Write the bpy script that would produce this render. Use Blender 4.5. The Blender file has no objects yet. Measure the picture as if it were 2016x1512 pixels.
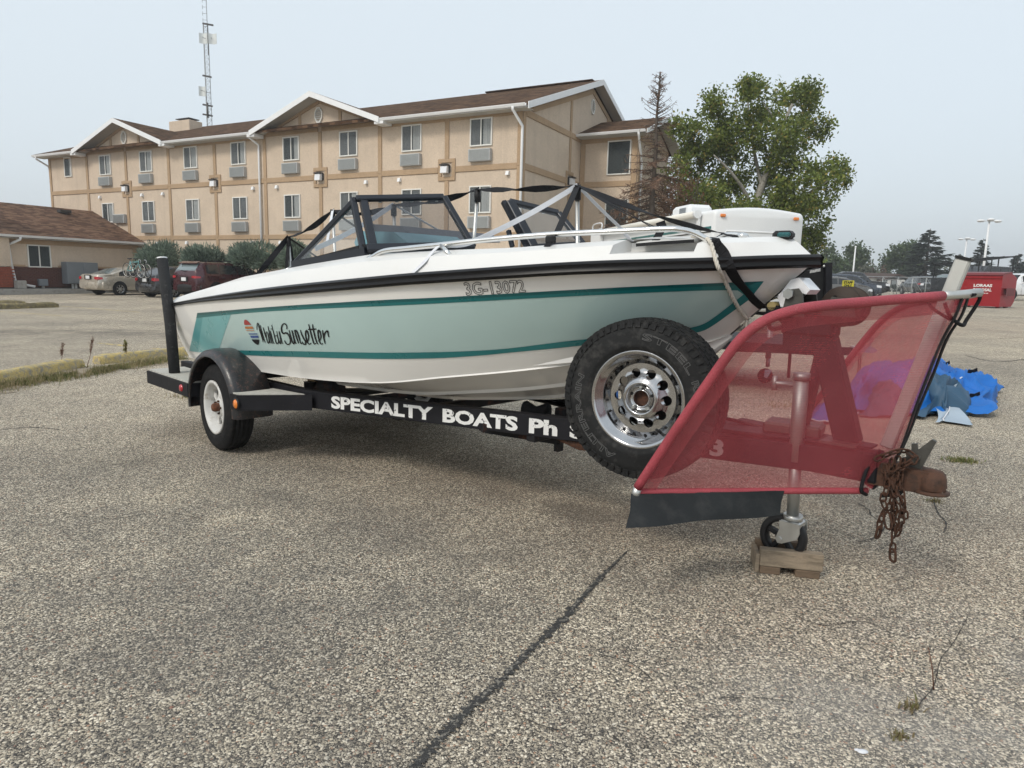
import bpy, math, random
from mathutils import Vector, Matrix
from mathutils.bvhtree import BVHTree
from mathutils import noise as mnoise

random.seed(7)
SC = bpy.context.scene
COL = SC.collection
rad = math.radians

# ---------------------------------------------------------------- camera
EYE = Vector((0.0, 0.0, 1.25))
FPX, PITCH, ROLL = 1344.0, 0.1530, 0.025
_f = Vector((0, math.cos(PITCH), -math.sin(PITCH)))
_r0 = Vector((1, 0, 0)); _u0 = _r0.cross(_f)
RIGHT = math.cos(ROLL) * _r0 + math.sin(ROLL) * _u0
UP = -math.sin(ROLL) * _r0 + math.cos(ROLL) * _u0
cam = bpy.data.cameras.new('camera')
cam.sensor_width = 36.0
cam.lens = 36.0 * FPX / 2016.0
cam.clip_start = 0.05
cam.clip_end = 3000
camo = bpy.data.objects.new('camera', cam)
COL.objects.link(camo)
camo.matrix_world = Matrix(((RIGHT.x, UP.x, -_f.x, EYE.x), (RIGHT.y, UP.y, -_f.y, EYE.y),
                            (RIGHT.z, UP.z, -_f.z, EYE.z), (0, 0, 0, 1)))
SC.camera = camo

# ---------------------------------------------------------------- sky, sun, exposure
SUN_EL, SUN_AZ = rad(42), rad(222)          # azimuth measured clockwise from +Y: behind the camera on the left
world = bpy.data.worlds.new('World'); SC.world = world; world.use_nodes = True
wt = world.node_tree; wt.nodes.clear()
sky = wt.nodes.new('ShaderNodeTexSky'); sky.sky_type = 'NISHITA'; sky.sun_disc = False
sky.sun_elevation = SUN_EL; sky.sun_rotation = SUN_AZ
sky.dust_density = 4.0; sky.air_density = 1.0; sky.ozone_density = 1.5
wm = wt.nodes.new('ShaderNodeMixRGB'); wm.inputs['Fac'].default_value = 0.80
wm.inputs['Color2'].default_value = (7.2, 7.95, 8.45, 1)      # smoky overcast veil
wt.links.new(sky.outputs['Color'], wm.inputs['Color1'])
wb = wt.nodes.new('ShaderNodeBackground'); wb.inputs['Strength'].default_value = 0.10
wo = wt.nodes.new('ShaderNodeOutputWorld')
wt.links.new(wm.outputs['Color'], wb.inputs['Color']); wt.links.new(wb.outputs['Background'], wo.inputs['Surface'])

sun = bpy.data.lights.new('sun', 'SUN'); sun.energy = 1.5; sun.angle = rad(14); sun.color = (1.0, 0.94, 0.84)
suno = bpy.data.objects.new('sun', sun); COL.objects.link(suno)
_sd = Vector((math.sin(SUN_AZ) * math.cos(SUN_EL), math.cos(SUN_AZ) * math.cos(SUN_EL), math.sin(SUN_EL)))
suno.rotation_euler = _sd.to_track_quat('Z', 'Y').to_euler()
suno.location = (0, 0, 60)
vs = SC.view_settings
vs.view_transform = 'Standard'; vs.look = 'None'; vs.gamma = 1.0; vs.use_curve_mapping = False
vs.exposure = 0.36
SC.render.engine = 'CYCLES'
SC.cycles.max_bounces = 8; SC.cycles.transparent_max_bounces = 24
SC.cycles.diffuse_bounces = 3; SC.cycles.glossy_bounces = 3

# ---------------------------------------------------------------- measuring helpers (photo ray -> a real place)
def ray(px, py):
    return (_f + RIGHT * ((px - 1008) / FPX) - UP * ((py - 756) / FPX))

def sstep(a, b, x):
    t = min(1, max(0, (x - a) / (b - a))); return t * t * (3 - 2 * t)

def gz(x, y):
    """height of the parking lot: flat near the trailer, a slight fall to the left beyond"""
    r = math.hypot(x, y)
    k = sstep(5, 16, r)
    s = min(1.0, 85.0 / max(r, 1e-6))
    return k * (0.0105 * x * s + 0.0053 * y * s - 0.026)

def GP(px, py):
    """point of the ground seen at a place of the photo"""
    r = ray(px, py); z = 0.0
    for _ in range(30):
        t = (z - EYE.z) / r.z
        p = EYE + r * t
        z = 0.5 * z + 0.5 * gz(p.x, p.y)
    return Vector((p.x, p.y, gz(p.x, p.y)))

def AT(px, py, depth):
    """point at a given forward distance"""
    r = ray(px, py); return EYE + r * (depth / r.y)

# trailer / boat frame: x forward to the bow, y to port, z up
HA = rad(-43)
TD = Vector((math.cos(HA), math.sin(HA), 0)); TPV = Vector((-math.sin(HA), math.cos(HA), 0))
_w = EYE + ray(430, 889) * (-EYE.z / ray(430, 889).z)
TO = _w + TPV * 1.02; TO.z = 0
def TW(x, y, z): return TO + TD * x + TPV * y + Vector((0, 0, z))
def TY(px, py, y):
    """boat coordinates of a photo point on the lengthwise plane at offset y"""
    r = ray(px, py); t = (y - (EYE - TO).dot(TPV)) / r.dot(TPV)
    q = EYE + r * t - TO
    return Vector((q.dot(TD), y, q.z))
def TX(px, py, x):
    r = ray(px, py); t = (x - (EYE - TO).dot(TD)) / r.dot(TD)
    q = EYE + r * t - TO
    return Vector((x, q.dot(TPV), q.z))
def TYW(px, py, y):
    q = TY(px, py, y); return TW(*q)

# ---------------------------------------------------------------- objects
def tag(o, label=None, cat=None, group=None, kind=None):
    if label: o['label'] = label
    if cat: o['category'] = cat
    if group: o['group'] = group
    if kind: o['kind'] = kind
    return o

def empty(name, loc=(0, 0, 0), rz=0.0):
    o = bpy.data.objects.new(name, None); COL.objects.link(o)
    o.location = loc; o.rotation_euler = (0, 0, rz); o.empty_display_size = 0.2
    return o

def kids(o): return [c for c in bpy.data.objects if c.parent == o]

class Tree:
    """remembers children so that copying needs no search"""
    ch = {}
def link(o, parent):
    COL.objects.link(o)
    if parent is not None:
        o.parent = parent
        Tree.ch.setdefault(parent.name, []).append(o)
    return o

def copy_tree(o, parent=None):
    c = o.copy(); link(c, parent)
    for k in Tree.ch.get(o.name, []): copy_tree(k, c)
    return c

def rootloc(o):
    while o.parent is not None: o = o.parent
    return o.location.copy()

class MB:
    def __init__(s):
        s.v = []; s.f = []; s.m = []; s.cm = 0; s.sm = []; s.smooth = False; s.uv = None
    def add(s, vs, fs, smooth=None):
        b = len(s.v); s.v += [tuple(v) for v in vs]
        for f in fs:
            s.f.append([b + i for i in f]); s.m.append(s.cm); s.sm.append(s.smooth if smooth is None else smooth)
        return s
    def box(s, c, size, R=None, bev=0.0):
        x, y, z = (q / 2 for q in size); c = Vector(c)
        if bev > 0:
            b = min(bev, x * .9, y * .9, z * .9); vs = []
            # chamfered box: 24 verts
            for sx in (-1, 1):
                for sy in (-1, 1):
                    for sz in (-1, 1):
                        vs += [Vector((sx * x, sy * (y - b), sz * (z - b))), Vector((sx * (x - b), sy * y, sz * (z - b))), Vector((sx * (x - b), sy * (y - b), sz * z))]
            def i(sx, sy, sz, k): return ((sx * 4 + sy * 2 + sz) * 3 + k)
            fs = []
            for a in (0, 1):
                o1 = [(0, 0), (0, 1), (1, 1), (1, 0)]
                fs.append([i(a, p, q, 0) for p, q in (o1 if a == 0 else o1[::-1])])
                fs.append([i(p, a, q, 1) for p, q in (o1[::-1] if a == 0 else o1)])
                fs.append([i(p, q, a, 2) for p, q in (o1 if a == 0 else o1[::-1])])
            for p in (0, 1):
                for q in (0, 1):
                    fs.append([i(0, p, q, 1), i(1, p, q, 1), i(1, p, q, 2), i(0, p, q, 2)])
                    fs.append([i(p, 0, q, 0), i(p, 1, q, 0), i(p, 1, q, 2), i(p, 0, q, 2)])
                    fs.append([i(p, q, 0, 0), i(p, q, 1, 0), i(p, q, 1, 1), i(p, q, 0, 1)])
            for a in (0, 1):
                for p in (0, 1):
                    for q in (0, 1): fs.append([i(a, p, q, 0), i(a, p, q, 1), i(a, p, q, 2)])
        else:
            vs = [Vector((sx * x, sy * y, sz * z)) for sx in (-1, 1) for sy in (-1, 1) for sz in (-1, 1)]
            fs = [(0, 1, 3, 2), (4, 6, 7, 5), (0, 4, 5, 1), (2, 3, 7, 6), (0, 2, 6, 4), (1, 5, 7, 3)]
        if R is not None: vs = [R @ v for v in vs]
        return s.add([c + v for v in vs], fs)
    def beam(s, a, b, w, h, up=(0, 0, 1), bev=0.0):
        """box from a to b, w across and h in the up direction"""
        a = Vector(a); b = Vector(b); d = (b - a); L = d.length; d.normalize(); u = Vector(up)
        sd = d.cross(u)
        if sd.length < 1e-5: sd = d.cross(Vector((1, 0, 0)))
        sd.normalize(); u = sd.cross(d)
        R = Matrix((d, sd, u)).transposed()
        return s.box((a + b) / 2, (L, w, h), R, bev)
    def tube(s, pts, r, n=10, cap=True, closed=False):
        pts = [Vector(p) for p in pts]; N = len(pts); rs = r if isinstance(r, (list, tuple)) else [r] * N
        vs = []; prev = None
        for i, p in enumerate(pts):
            if closed: t = pts[(i + 1) % N] - pts[i - 1]
            else: t = pts[min(i + 1, N - 1)] - pts[max(i - 1, 0)]
            if t.length < 1e-9: t = Vector((0, 0, 1))
            t.normalize()
            if prev is None:
                a = t.orthogonal().normalized()
            else:
                a = prev - t * prev.dot(t)
                a = a.normalized() if a.length > 1e-6 else t.orthogonal().normalized()
            prev = a; b = t.cross(a)
            for k in range(n):
                an = 2 * math.pi * k / n
                vs.append(p + (a * math.cos(an) + b * math.sin(an)) * rs[i])
        fs = []
        for i in range(N if closed else N - 1):
            j = (i + 1) % N
            for k in range(n):
                k2 = (k + 1) % n
                fs.append((i * n + k, i * n + k2, j * n + k2, j * n + k))
        s.add(vs, fs, True)
        if cap and not closed:
            b = len(s.v) - len(vs)
            s.f.append([b + k for k in range(n)][::-1]); s.m.append(s.cm); s.sm.append(False)
            s.f.append([b + (N - 1) * n + k for k in range(n)]); s.m.append(s.cm); s.sm.append(False)
        return s
    def ribbon(s, pts, w, side, th=0.003):
        """flat strap of width w along pts, thin but solid"""
        pts = [Vector(p) for p in pts]; N = len(pts); vs = []
        for i, p in enumerate(pts):
            t = (pts[min(i + 1, N - 1)] - pts[max(i - 1, 0)]).normalized()
            sd = side[i] if isinstance(side, list) else side
            sd = Vector(sd); sd = (sd - t * sd.dot(t)).normalized(); nn = t.cross(sd)
            ww = w[i] if isinstance(w, list) else w
            for a, b in ((-1, -1), (1, -1), (1, 1), (-1, 1)):
                vs.append(p + sd * (ww / 2 * a) + nn * (th / 2 * b))
        fs = []
        for i in range(N - 1):
            for k in range(4):
                k2 = (k + 1) % 4; fs.append((i * 4 + k, i * 4 + k2, i * 4 + 4 + k2, i * 4 + 4 + k))
        fs += [(3, 2, 1, 0), tuple((N - 1) * 4 + k for k in range(4))]
        return s.add(vs, fs)
    def lathe(s, prof, c, axis, n=32, a0=0.0, a1=2 * math.pi, smooth=True, ref=None):
        """prof: (r, t) pairs, t along axis"""
        c = Vector(c); ax = Vector(axis).normalized()
        a = (Vector(ref) - ax * Vector(ref).dot(ax)).normalized() if ref is not None else ax.orthogonal().normalized()
        b = ax.cross(a); full = abs(a1 - a0 - 2 * math.pi) < 1e-6
        m = n if full else n + 1; vs = []
        for k in range(m):
            an = a0 + (a1 - a0) * k / n; dr = a * math.cos(an) + b * math.sin(an)
            for r, t in prof: vs.append(c + dr * r + ax * t)
        P = len(prof); fs = []
        for k in range(n):
            k2 = (k + 1) % m
            for i in range(P - 1): fs.append((k * P + i, k2 * P + i, k2 * P + i + 1, k * P + i + 1))
        return s.add(vs, fs, smooth)
    def grid(s, rows, smooth=None, close=False):
        """rows of equal length"""
        R = len(rows); C = len(rows[0]); vs = [p for r in rows for p in r]; fs = []
        for i in range(R - 1):
            for j in range(C if close else C - 1):
                j2 = (j + 1) % C
                fs.append((i * C + j, i * C + j2, (i + 1) * C + j2, (i + 1) * C + j))
        return s.add(vs, fs, smooth)
    def prism(s, poly, dv):
        """polygon swept by the vector dv"""
        poly = [Vector(p) for p in poly]; n = len(poly); dv = Vector(dv)
        vs = poly + [p + dv for p in poly]
        fs = [list(range(n))[::-1], [n + i for i in range(n)]]
        for i in range(n):
            j = (i + 1) % n; fs.append((i, j, n + j, n + i))
        return s.add(vs, fs)
    def poly(s, pts): return s.add(pts, [list(range(len(pts)))])
    def ball(s, c, r, n=10, m=7, sc=(1, 1, 1)):
        c = Vector(c); rows = []
        for i in range(m + 1):
            th = math.pi * i / m
            rows.append([c + Vector((math.sin(th) * math.cos(2 * math.pi * k / n) * r * sc[0], math.sin(th) * math.sin(2 * math.pi * k / n) * r * sc[1], math.cos(th) * r * sc[2])) for k in range(n)])
        return s.grid(rows, True, True)
    def build(s, name, mat, parent=None, smooth=None, local=False):
        me = bpy.data.meshes.new(name)
        off = Vector((0, 0, 0))
        if parent is not None and not local: off = rootloc(parent)
        me.from_pydata([(v[0] - off.x, v[1] - off.y, v[2] - off.z) for v in s.v], [], s.f)
        mats = mat if isinstance(mat, (list, tuple)) else [mat]
        for q in mats: me.materials.append(q)
        me.polygons.foreach_set('material_index', s.m)
        me.polygons.foreach_set('use_smooth', [bool(x) if smooth is None else smooth for x in s.sm])
        me.validate(clean_customdata=False); me.update()
        o = bpy.data.objects.new(name, me)
        return link(o, parent)

def weld(o, sharp=35):
    """merge doubles, point normals outward, split smooth shading at sharp edges"""
    import bmesh
    bm = bmesh.new(); bm.from_mesh(o.data)
    bmesh.ops.remove_doubles(bm, verts=bm.verts, dist=1e-4)
    bmesh.ops.recalc_face_normals(bm, faces=bm.faces)
    for f in bm.faces: f.smooth = True
    for e in bm.edges:
        if len(e.link_faces) == 2 and e.calc_face_angle(0) > rad(sharp): e.smooth = False
    bm.to_mesh(o.data); bm.free(); o.data.update()
    return o

def lerp(a, b, t): return a + (b - a) * t
def interp(x, pts):
    if x <= pts[0][0]: return pts[0][1]
    for (x0, y0), (x1, y1) in zip(pts, pts[1:]):
        if x <= x1: return y0 + (y1 - y0) * (x - x0) / (x1 - x0)
    return pts[-1][1]
def spline(pts, n):
    """Catmull-Rom through pts, n samples per span"""
    pts = [Vector(p) for p in pts]; out = []
    for i in range(len(pts) - 1):
        p0 = pts[max(i - 1, 0)]; p1 = pts[i]; p2 = pts[i + 1]; p3 = pts[min(i + 2, len(pts) - 1)]
        for k in range(n):
            t = k / n
            out.append(0.5 * ((2 * p1) + (p2 - p0) * t + (2 * p0 - 5 * p1 + 4 * p2 - p3) * t * t + (3 * p1 - p0 - 3 * p2 + p3) * t ** 3))
    out.append(pts[-1]); return out
def resample(pts, n):
    pts = [Vector(p) for p in pts]; L = [0]
    for a, b in zip(pts, pts[1:]): L.append(L[-1] + (b - a).length)
    out = []; j = 0
    for i in range(n):
        t = L[-1] * i / (n - 1)
        while j < len(pts) - 2 and L[j + 1] < t: j += 1
        d = L[j + 1] - L[j]; out.append(pts[j].lerp(pts[j + 1], (t - L[j]) / d if d > 0 else 0))
    return out

# ---------------------------------------------------------------- materials
class NB:
    def __init__(s, name):
        s.mat = bpy.data.materials.new(name); s.mat.use_nodes = True
        s.t = s.mat.node_tree; s.b = s.t.nodes['Principled BSDF']; s.out = s.t.nodes['Material Output']
        s.tc = s.t.nodes.new('ShaderNodeTexCoord')
    def n(s, typ, **kw):
        q = s.t.nodes.new(typ)
        for k, v in kw.items():
            if hasattr(q, k): setattr(q, k, v)
        return q
    def l(s, a, b): s.t.links.new(a, b)
    def noise(s, scale, detail=4, rough=.6, coord='Object', vec=None, dist=0.0):
        q = s.n('ShaderNodeTexNoise'); q.inputs['Scale'].default_value = scale; q.inputs['Detail'].default_value = detail
        q.inputs['Roughness'].default_value = rough; q.inputs['Distortion'].default_value = dist
        s.l(vec if vec is not None else s.tc.outputs[coord], q.inputs['Vector']); return q
    def ramp(s, fac, stops, interp='LINEAR'):
        q = s.n('ShaderNodeValToRGB'); e = q.color_ramp.elements; q.color_ramp.interpolation = interp
        while len(e) < len(stops): e.new(0.5)
        for el, (p, c) in zip(e, stops):
            el.position = p; el.color = (c, c, c, 1) if isinstance(c, (int, float)) else (*c[:3], 1)
        s.l(fac, q.inputs['Fac']); return q
    def mix(s, fac, a, b, mode='MIX'):
        q = s.n('ShaderNodeMixRGB'); q.blend_type = mode
        for sock, v in (('Fac', fac), ('Color1', a), ('Color2', b)):
            if isinstance(v, bpy.types.NodeSocket): s.l(v, q.inputs[sock])
            elif isinstance(v, (int, float)): q.inputs[sock].default_value = v if sock == 'Fac' else (v, v, v, 1)
            else: q.inputs[sock].default_value = (*v[:3], 1)
        return q.outputs['Color']
    def math(s, op, a, b=None):
        q = s.n('ShaderNodeMath'); q.operation = op
        for i, v in enumerate((a, b)):
            if v is None: continue
            if isinstance(v, bpy.types.NodeSocket): s.l(v, q.inputs[i])
            else: q.inputs[i].default_value = v
        return q.outputs[0]
    def bump(s, h, strength=.3, dist=.01, prev=None):
        q = s.n('ShaderNodeBump'); q.inputs['Strength'].default_value = strength; q.inputs['Distance'].default_value = dist
        s.l(h, q.inputs['Height'])
        if prev is not None: s.l(prev, q.inputs['Normal'])
        s.l(q.outputs['Normal'], s.b.inputs['Normal']); return q.outputs['Normal']
    def col(s, c):
        if isinstance(c, bpy.types.NodeSocket): s.l(c, s.b.inputs['Base Color'])
        else: s.b.inputs['Base Color'].default_value = (*c[:3], 1)
    def set(s, **kw):
        for k, v in kw.items():
            k = k.replace('_', ' ')
            if isinstance(v, bpy.types.NodeSocket): s.l(v, s.b.inputs[k])
            else: s.b.inputs[k].default_value = v

def _spec(m, v):
    m.b.inputs['Specular IOR Level'].default_value = v
def plain(name, c, rough=.5, metal=0.0, var=.12, scale=6, bump=0.0, bscale=60, coat=0.0, c2=None, mask=(.45, .62), coord='Object', fine=0.0):
    """base colour with uneven tone, optional second colour in patches, optional relief"""
    m = NB(name); c = Vector(c[:3])
    nz = m.noise(scale, 5, .65, coord)
    r = m.ramp(nz.outputs['Fac'], [(.25, tuple(c * (1 - var))), (.75, tuple(c * (1 + var)))])
    out = r.outputs['Color']
    if c2 is not None:
        n2 = m.noise(scale * 2.3, 8, .7, coord)
        k = m.ramp(n2.outputs['Fac'], [(mask[0], 0.0), (mask[1], 1.0)])
        out = m.mix(k.outputs['Color'], out, c2)
    if fine:
        n4 = m.noise(bscale * 2, 3, .6, coord)
        k4 = m.ramp(n4.outputs['Fac'], [(.35, 1 - fine), (.65, 1 + fine)])
        out = m.mix(1.0, out, k4.outputs['Color'], 'MULTIPLY')
    m.col(out)
    rr = m.ramp(nz.outputs['Fac'], [(.2, max(rough - .08, .02)), (.8, min(rough + .08, 1))])
    m.set(Roughness=rr.outputs['Color'], Metallic=metal)
    if rough > .6 and not metal: _spec(m, .25)
    if max(c) < .03 and not metal and not coat: _spec(m, .18)
    if coat: m.set(Coat_Weight=coat, Coat_Roughness=.08)
    if bump:
        n3 = m.noise(bscale, 6, .7, coord); m.bump(n3.outputs['Fac'], bump, .01)
    return m.mat

def glassy(name, tint, opacity, rough=.03):
    """thin glazing: partly see-through, with a reflection"""
    m = NB(name)
    m.col(tint); m.set(Roughness=rough, Metallic=0.0)
    m.b.inputs['Alpha'].default_value = opacity
    n = m.noise(3, 2); r = m.ramp(n.outputs['Fac'], [(.3, rough), (.7, rough + .04)]); m.set(Roughness=r.outputs['Color'])
    return m.mat

MT = {}
MT['rubber'] = plain('tyre_rubber', (.014, .014, .015), .85, 0, .25, 9, .25, 90, c2=(.032, .030, .028), mask=(.5, .75))
MT['rubber_dusty'] = plain('dusty_rubber', (.019, .0195, .020), .85, 0, .3, 7, .3, 80, c2=(.062, .060, .057), mask=(.50, .75))
MT['black_paint'] = plain('black_trailer_paint', (.012, .012, .015), .55, 0, .3, 5, .12, 60, c2=(.055, .043, .036), mask=(.60, .76))
MT['black_rust'] = plain('rusty_black_paint', (.016, .016, .018), .5, 0, .3, 6, .2, 70, c2=(.085, .038, .025), mask=(.52, .70))
MT['rust'] = plain('rusted_steel', (.085, .036, .019), .85, .25, .45, 20, .5, 120, c2=(.035, .019, .013), mask=(.42, .6))
MT['rust_bright'] = plain('red_rust', (.15, .055, .026), .85, .1, .35, 18, .4, 120, c2=(.06, .03, .02), mask=(.45, .65))
MT['rust_coupler'] = plain('brown_rust', (.085, .04, .024), .75, .15, .35, 14, .4, 120, c2=(.04, .023, .016), mask=(.45, .65))
MT['galv'] = plain('dull_galvanised_steel', (.36, .37, .36), .48, .75, .15, 14, .1, 90)
MT['alu'] = plain('weathered_aluminium', (.55, .55, .53), .38, .85, .1, 12, .08, 80)
MT['steel_dark'] = plain('dark_steel', (.09, .088, .08), .5, .7, .25, 12, .2, 90)
MT['chrome'] = plain('chrome', (.46, .46, .465), .13, 1.0, .14, 7)
MT['stainless'] = plain('polished_stainless', (.72, .72, .71), .16, 1.0, .05, 8)
MT['gel_white'] = plain('white_gelcoat', (.77, .755, .725), .10, 0, .03, 1.5, c2=(.66, .63, .575), mask=(.66, .9), coat=.5)
MT['gel_deck'] = plain('white_deck_gelcoat', (.70, .695, .68), .36, 0, .03, 2.5, c2=(.64, .63, .60), mask=(.60, .85), coat=.2)
MT['teal'] = plain('teal_stripe', (.006, .135, .140), .3, 0, .08, 3, coat=.3)
MT['teal_dark'] = plain('dark_teal_stripe', (.003, .085, .09), .3, 0, .08, 3, coat=.3)
MT['teal_low'] = plain('lower_teal_stripe', (.018, .175, .182), .3, 0, .1, 3, coat=.3)
MT['teal_mid'] = plain('mid_teal', (.085, .30, .315), .3, 0, .1, 3, coat=.3)
MT['teal_soft'] = plain('soft_teal', (.16, .40, .41), .3, 0, .1, 3, coat=.3)
MT['teal_pale'] = plain('pale_teal_band', (.41, .545, .53), .14, 0, .05, 2, coat=.4)
MT['black_vinyl'] = plain('black_vinyl', (.012, .012, .013), .35, 0, .2, 6)
MT['navy_frame'] = plain('black_anodised_frame', (.02, .023, .03), .35, .3, .15, 6)
MT['white_paint'] = plain('white_wheel_paint', (.58, .575, .555), .45, 0, .08, 8, c2=(.34, .30, .25), mask=(.52, .72))
MT['white_letter'] = plain('white_lettering', (.74, .74, .73), .5, 0, .06, 14, c2=(.07, .072, .08), mask=(.60, .63))
MT['carpet_grey'] = plain('grey_step_carpet', (.47, .46, .42), .95, 0, .15, 25, .4, 150, c2=(.25, .24, .21), mask=(.55, .75))
MT['carpet_black'] = plain('worn_black_carpet', (.032, .033, .035), .95, 0, .25, 12, .7, 180, c2=(.10, .10, .098), mask=(.56, .76))
MT['webbing_black'] = plain('black_webbing', (.013, .013, .015), .7, 0, .2, 30, .3, 400)
MT['webbing_white'] = plain('white_webbing', (.66, .67, .70), .7, 0, .08, 20, .2, 400)
MT['rope'] = plain('off_white_rope', (.60, .56, .49), .9, 0, .15, 40, .4, 300)
MT['teal_seat'] = plain('teal_vinyl_seat', (.16, .33, .385), .45, 0, .08, 5, .1, 200)
MT['grey_seat'] = plain('dark_grey_seat_vinyl', (.085, .09, .105), .5, 0, .1, 5)
MT['plastic_black'] = plain('black_plastic', (.02, .02, .021), .45, 0, .2, 8)
MT['plastic_grey'] = plain('grey_plastic', (.30, .31, .31), .5, 0, .1, 10)
MT['amber'] = plain('amber_lens', (.72, .20, .02), .25, 0, .1, 20, coat=.5)
MT['red_lens'] = plain('red_lens', (.42, .02, .03), .25, 0, .1, 20, coat=.5)
MT['white_lens'] = plain('clear_lens', (.75, .76, .78), .2, 0, .1, 20, coat=.5)
MT['ws_glass'] = glassy('smoked_windshield_glass', (.055, .06, .07), .30)
MT['ws_side'] = glassy('clear_side_glass', (.35, .38, .40), .14)
MT['wood'] = None
MT['dark_glass'] = plain('dark_window_glass', (.014, .017, .019), .06, 0, .2, 3, coat=.4)
MT['grey_glass'] = plain('grey_window_glass', (.20, .215, .215), .08, 0, .1, 2, coat=.4)

# ================================================================ ground materials
def asphalt_material():
    m = NB('exposed_aggregate_asphalt')
    geo = m.n('ShaderNodeNewGeometry'); pos = geo.outputs['Position']
    # slightly warped position so that pebbles are not all round
    w = m.noise(60, 2, .5, vec=pos)
    wv = m.n('ShaderNodeVectorMath', operation='SCALE'); m.l(w.outputs['Color'], wv.inputs[0]); wv.inputs['Scale'].default_value = .012
    wa = m.n('ShaderNodeVectorMath', operation='ADD'); m.l(pos, wa.inputs[0]); m.l(wv.outputs[0], wa.inputs[1])
    def stones(scale):
        v = m.n('ShaderNodeTexVoronoi'); v.feature = 'F1'; v.inputs['Scale'].default_value = scale
        v.inputs['Randomness'].default_value = 1.0; m.l(wa.outputs[0], v.inputs['Vector']); return v
    va, vb = stones(120), stones(285)
    sep = m.n('ShaderNodeSeparateColor'); m.l(va.outputs['Color'], sep.inputs[0])
    sepb = m.n('ShaderNodeSeparateColor'); m.l(vb.outputs['Color'], sepb.inputs[0])
    pal = [(0.0, (.06, .06, .062)), (.09, (.12, .115, .107)), (.20, (.25, .23, .20)), (.34, (.40, .36, .295)), (.50, (.53, .485, .40)), (.68, (.66, .615, .525)), (.86, (.76, .72, .63)), (.96, (.36, .24, .175))]
    big = m.ramp(sep.outputs[0], pal, 'CONSTANT'); small = m.ramp(sepb.outputs[0], [(0, (.04, .038, .036)), (.34, (.13, .12, .105)), (.60, (.28, .255, .215)), (.84, (.54, .50, .42))], 'CONSTANT')
    # big pebbles only where the cell's own random value says so and near the cell's middle
    edge = m.ramp(va.outputs['Distance'], [(.0, 1.0), (.45, 1.0), (.60, 0.0)])
    has = m.ramp(sep.outputs[1], [(.24, 0.0), (.26, 1.0)])
    k = m.math('MULTIPLY', edge.outputs['Color'], has.outputs['Color'])
    c = m.mix(k, small.outputs['Color'], big.outputs['Color'])
    # broad tone: worn pale and bitumen-dark areas, brown dirt, grey dust
    n1 = m.noise(.35, 6, .6, vec=pos)
    t1 = m.ramp(n1.outputs['Fac'], [(.30, (.90, .875, .85)), (.48, (1.25, 1.20, 1.13)), (.70, (1.56, 1.48, 1.35))])
    c = m.mix(1.0, c, t1.outputs['Color'], 'MULTIPLY')
    n2 = m.noise(2.2, 6, .65, vec=pos)
    t2 = m.ramp(n2.outputs['Fac'], [(.3, (.86, .85, .85)), (.7, (1.12, 1.10, 1.07))])
    c = m.mix(1.0, c, t2.outputs['Color'], 'MULTIPLY')
    def blot(cx, cy, rx, ry, soft=.6):
        mp = m.n('ShaderNodeMapping'); mp.vector_type = 'POINT'
        mp.inputs['Location'].default_value = (-cx / rx, -cy / ry, 0); mp.inputs['Scale'].default_value = (1 / rx, 1 / ry, 0)
        m.l(pos, mp.inputs['Vector'])
        g = m.n('ShaderNodeTexGradient'); g.gradient_type = 'SPHERICAL'; m.l(mp.outputs[0], g.inputs['Vector'])
        nn = m.noise(1.6, 6, .7, vec=pos)
        s = m.math('MULTIPLY', g.outputs['Fac'], m.ramp(nn.outputs['Fac'], [(.34, 0.0), (.62, 1.0)]).outputs['Color'])
        return m.ramp(s, [(.02, 0.0), (soft, 1.0)]).outputs['Color']
    # brown silt under and in front of the tongue
    q = GP(1330, 960); c = m.mix(m.math('MULTIPLY', blot(q.x, q.y, 2.6, 1.9), .42), c, (.20, .145, .10))
    q = GP(1830, 640); c = m.mix(m.math('MULTIPLY', blot(q.x, q.y, 9, 7), .45), c, (.46, .36, .27))
    # silty grey wash at the near right
    q = GP(1800, 1430); c = m.mix(m.math('MULTIPLY', blot(q.x, q.y, .85, .55, .6), .34), c, (.40, .385, .355))
    q = GP(1990, 1330); c = m.mix(m.math('MULTIPLY', blot(q.x, q.y, .5, .7, .6), .32), c, (.36, .345, .32))
    # oil-dark bay on the left and dark patch behind the kerb
    q = GP(380, 1150); c = m.mix(m.math('MULTIPLY', blot(q.x, q.y, 2.8, 2.6, .6), .42), c, (.095, .092, .088))
    for (bx_, by_, br_) in ((560, 985, .22), (905, 1180, .13), (240, 905, .35), (1130, 1010, .28)):
        q = GP(bx_, by_); c = m.mix(m.math('MULTIPLY', blot(q.x, q.y, br_ * 1.5, br_, .5), .30), c, (.07, .065, .06))
    q = GP(180, 655); c = m.mix(m.math('MULTIPLY', blot(q.x, q.y, 6.0, 1.2), .5), c, (.07, .065, .06))
    q = GP(700, 850); c = m.mix(m.math('MULTIPLY', blot(q.x, q.y, 1.8, 1.2, .9), .5), c, (.07, .058, .045))  # dark brown blot deepens the boat's shade in the ground colour
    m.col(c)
    m.set(Roughness=.93); m.b.inputs['Specular IOR Level'].default_value = .25
    h1 = m.ramp(va.outputs['Distance'], [(0, 1.0), (.6, 0.0)]); h = m.math('ADD', m.math('MULTIPLY', h1.outputs['Color'], has.outputs['Color']), m.math('MULTIPLY', vb.outputs['Distance'], -.6))
    m.bump(h, .62, .006)
    return m.mat
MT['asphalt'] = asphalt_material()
MT['tar'] = plain('crack_sealing_tar', (.05, .049, .048), .9, 0, .3, 30, .6, 130, c2=(.26, .24, .205), mask=(.52, .60), fine=.45)
MT['crack'] = plain('dirt_in_cracks', (.06, .055, .05), .95, 0, .3, 20, .4, 130)
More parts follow.
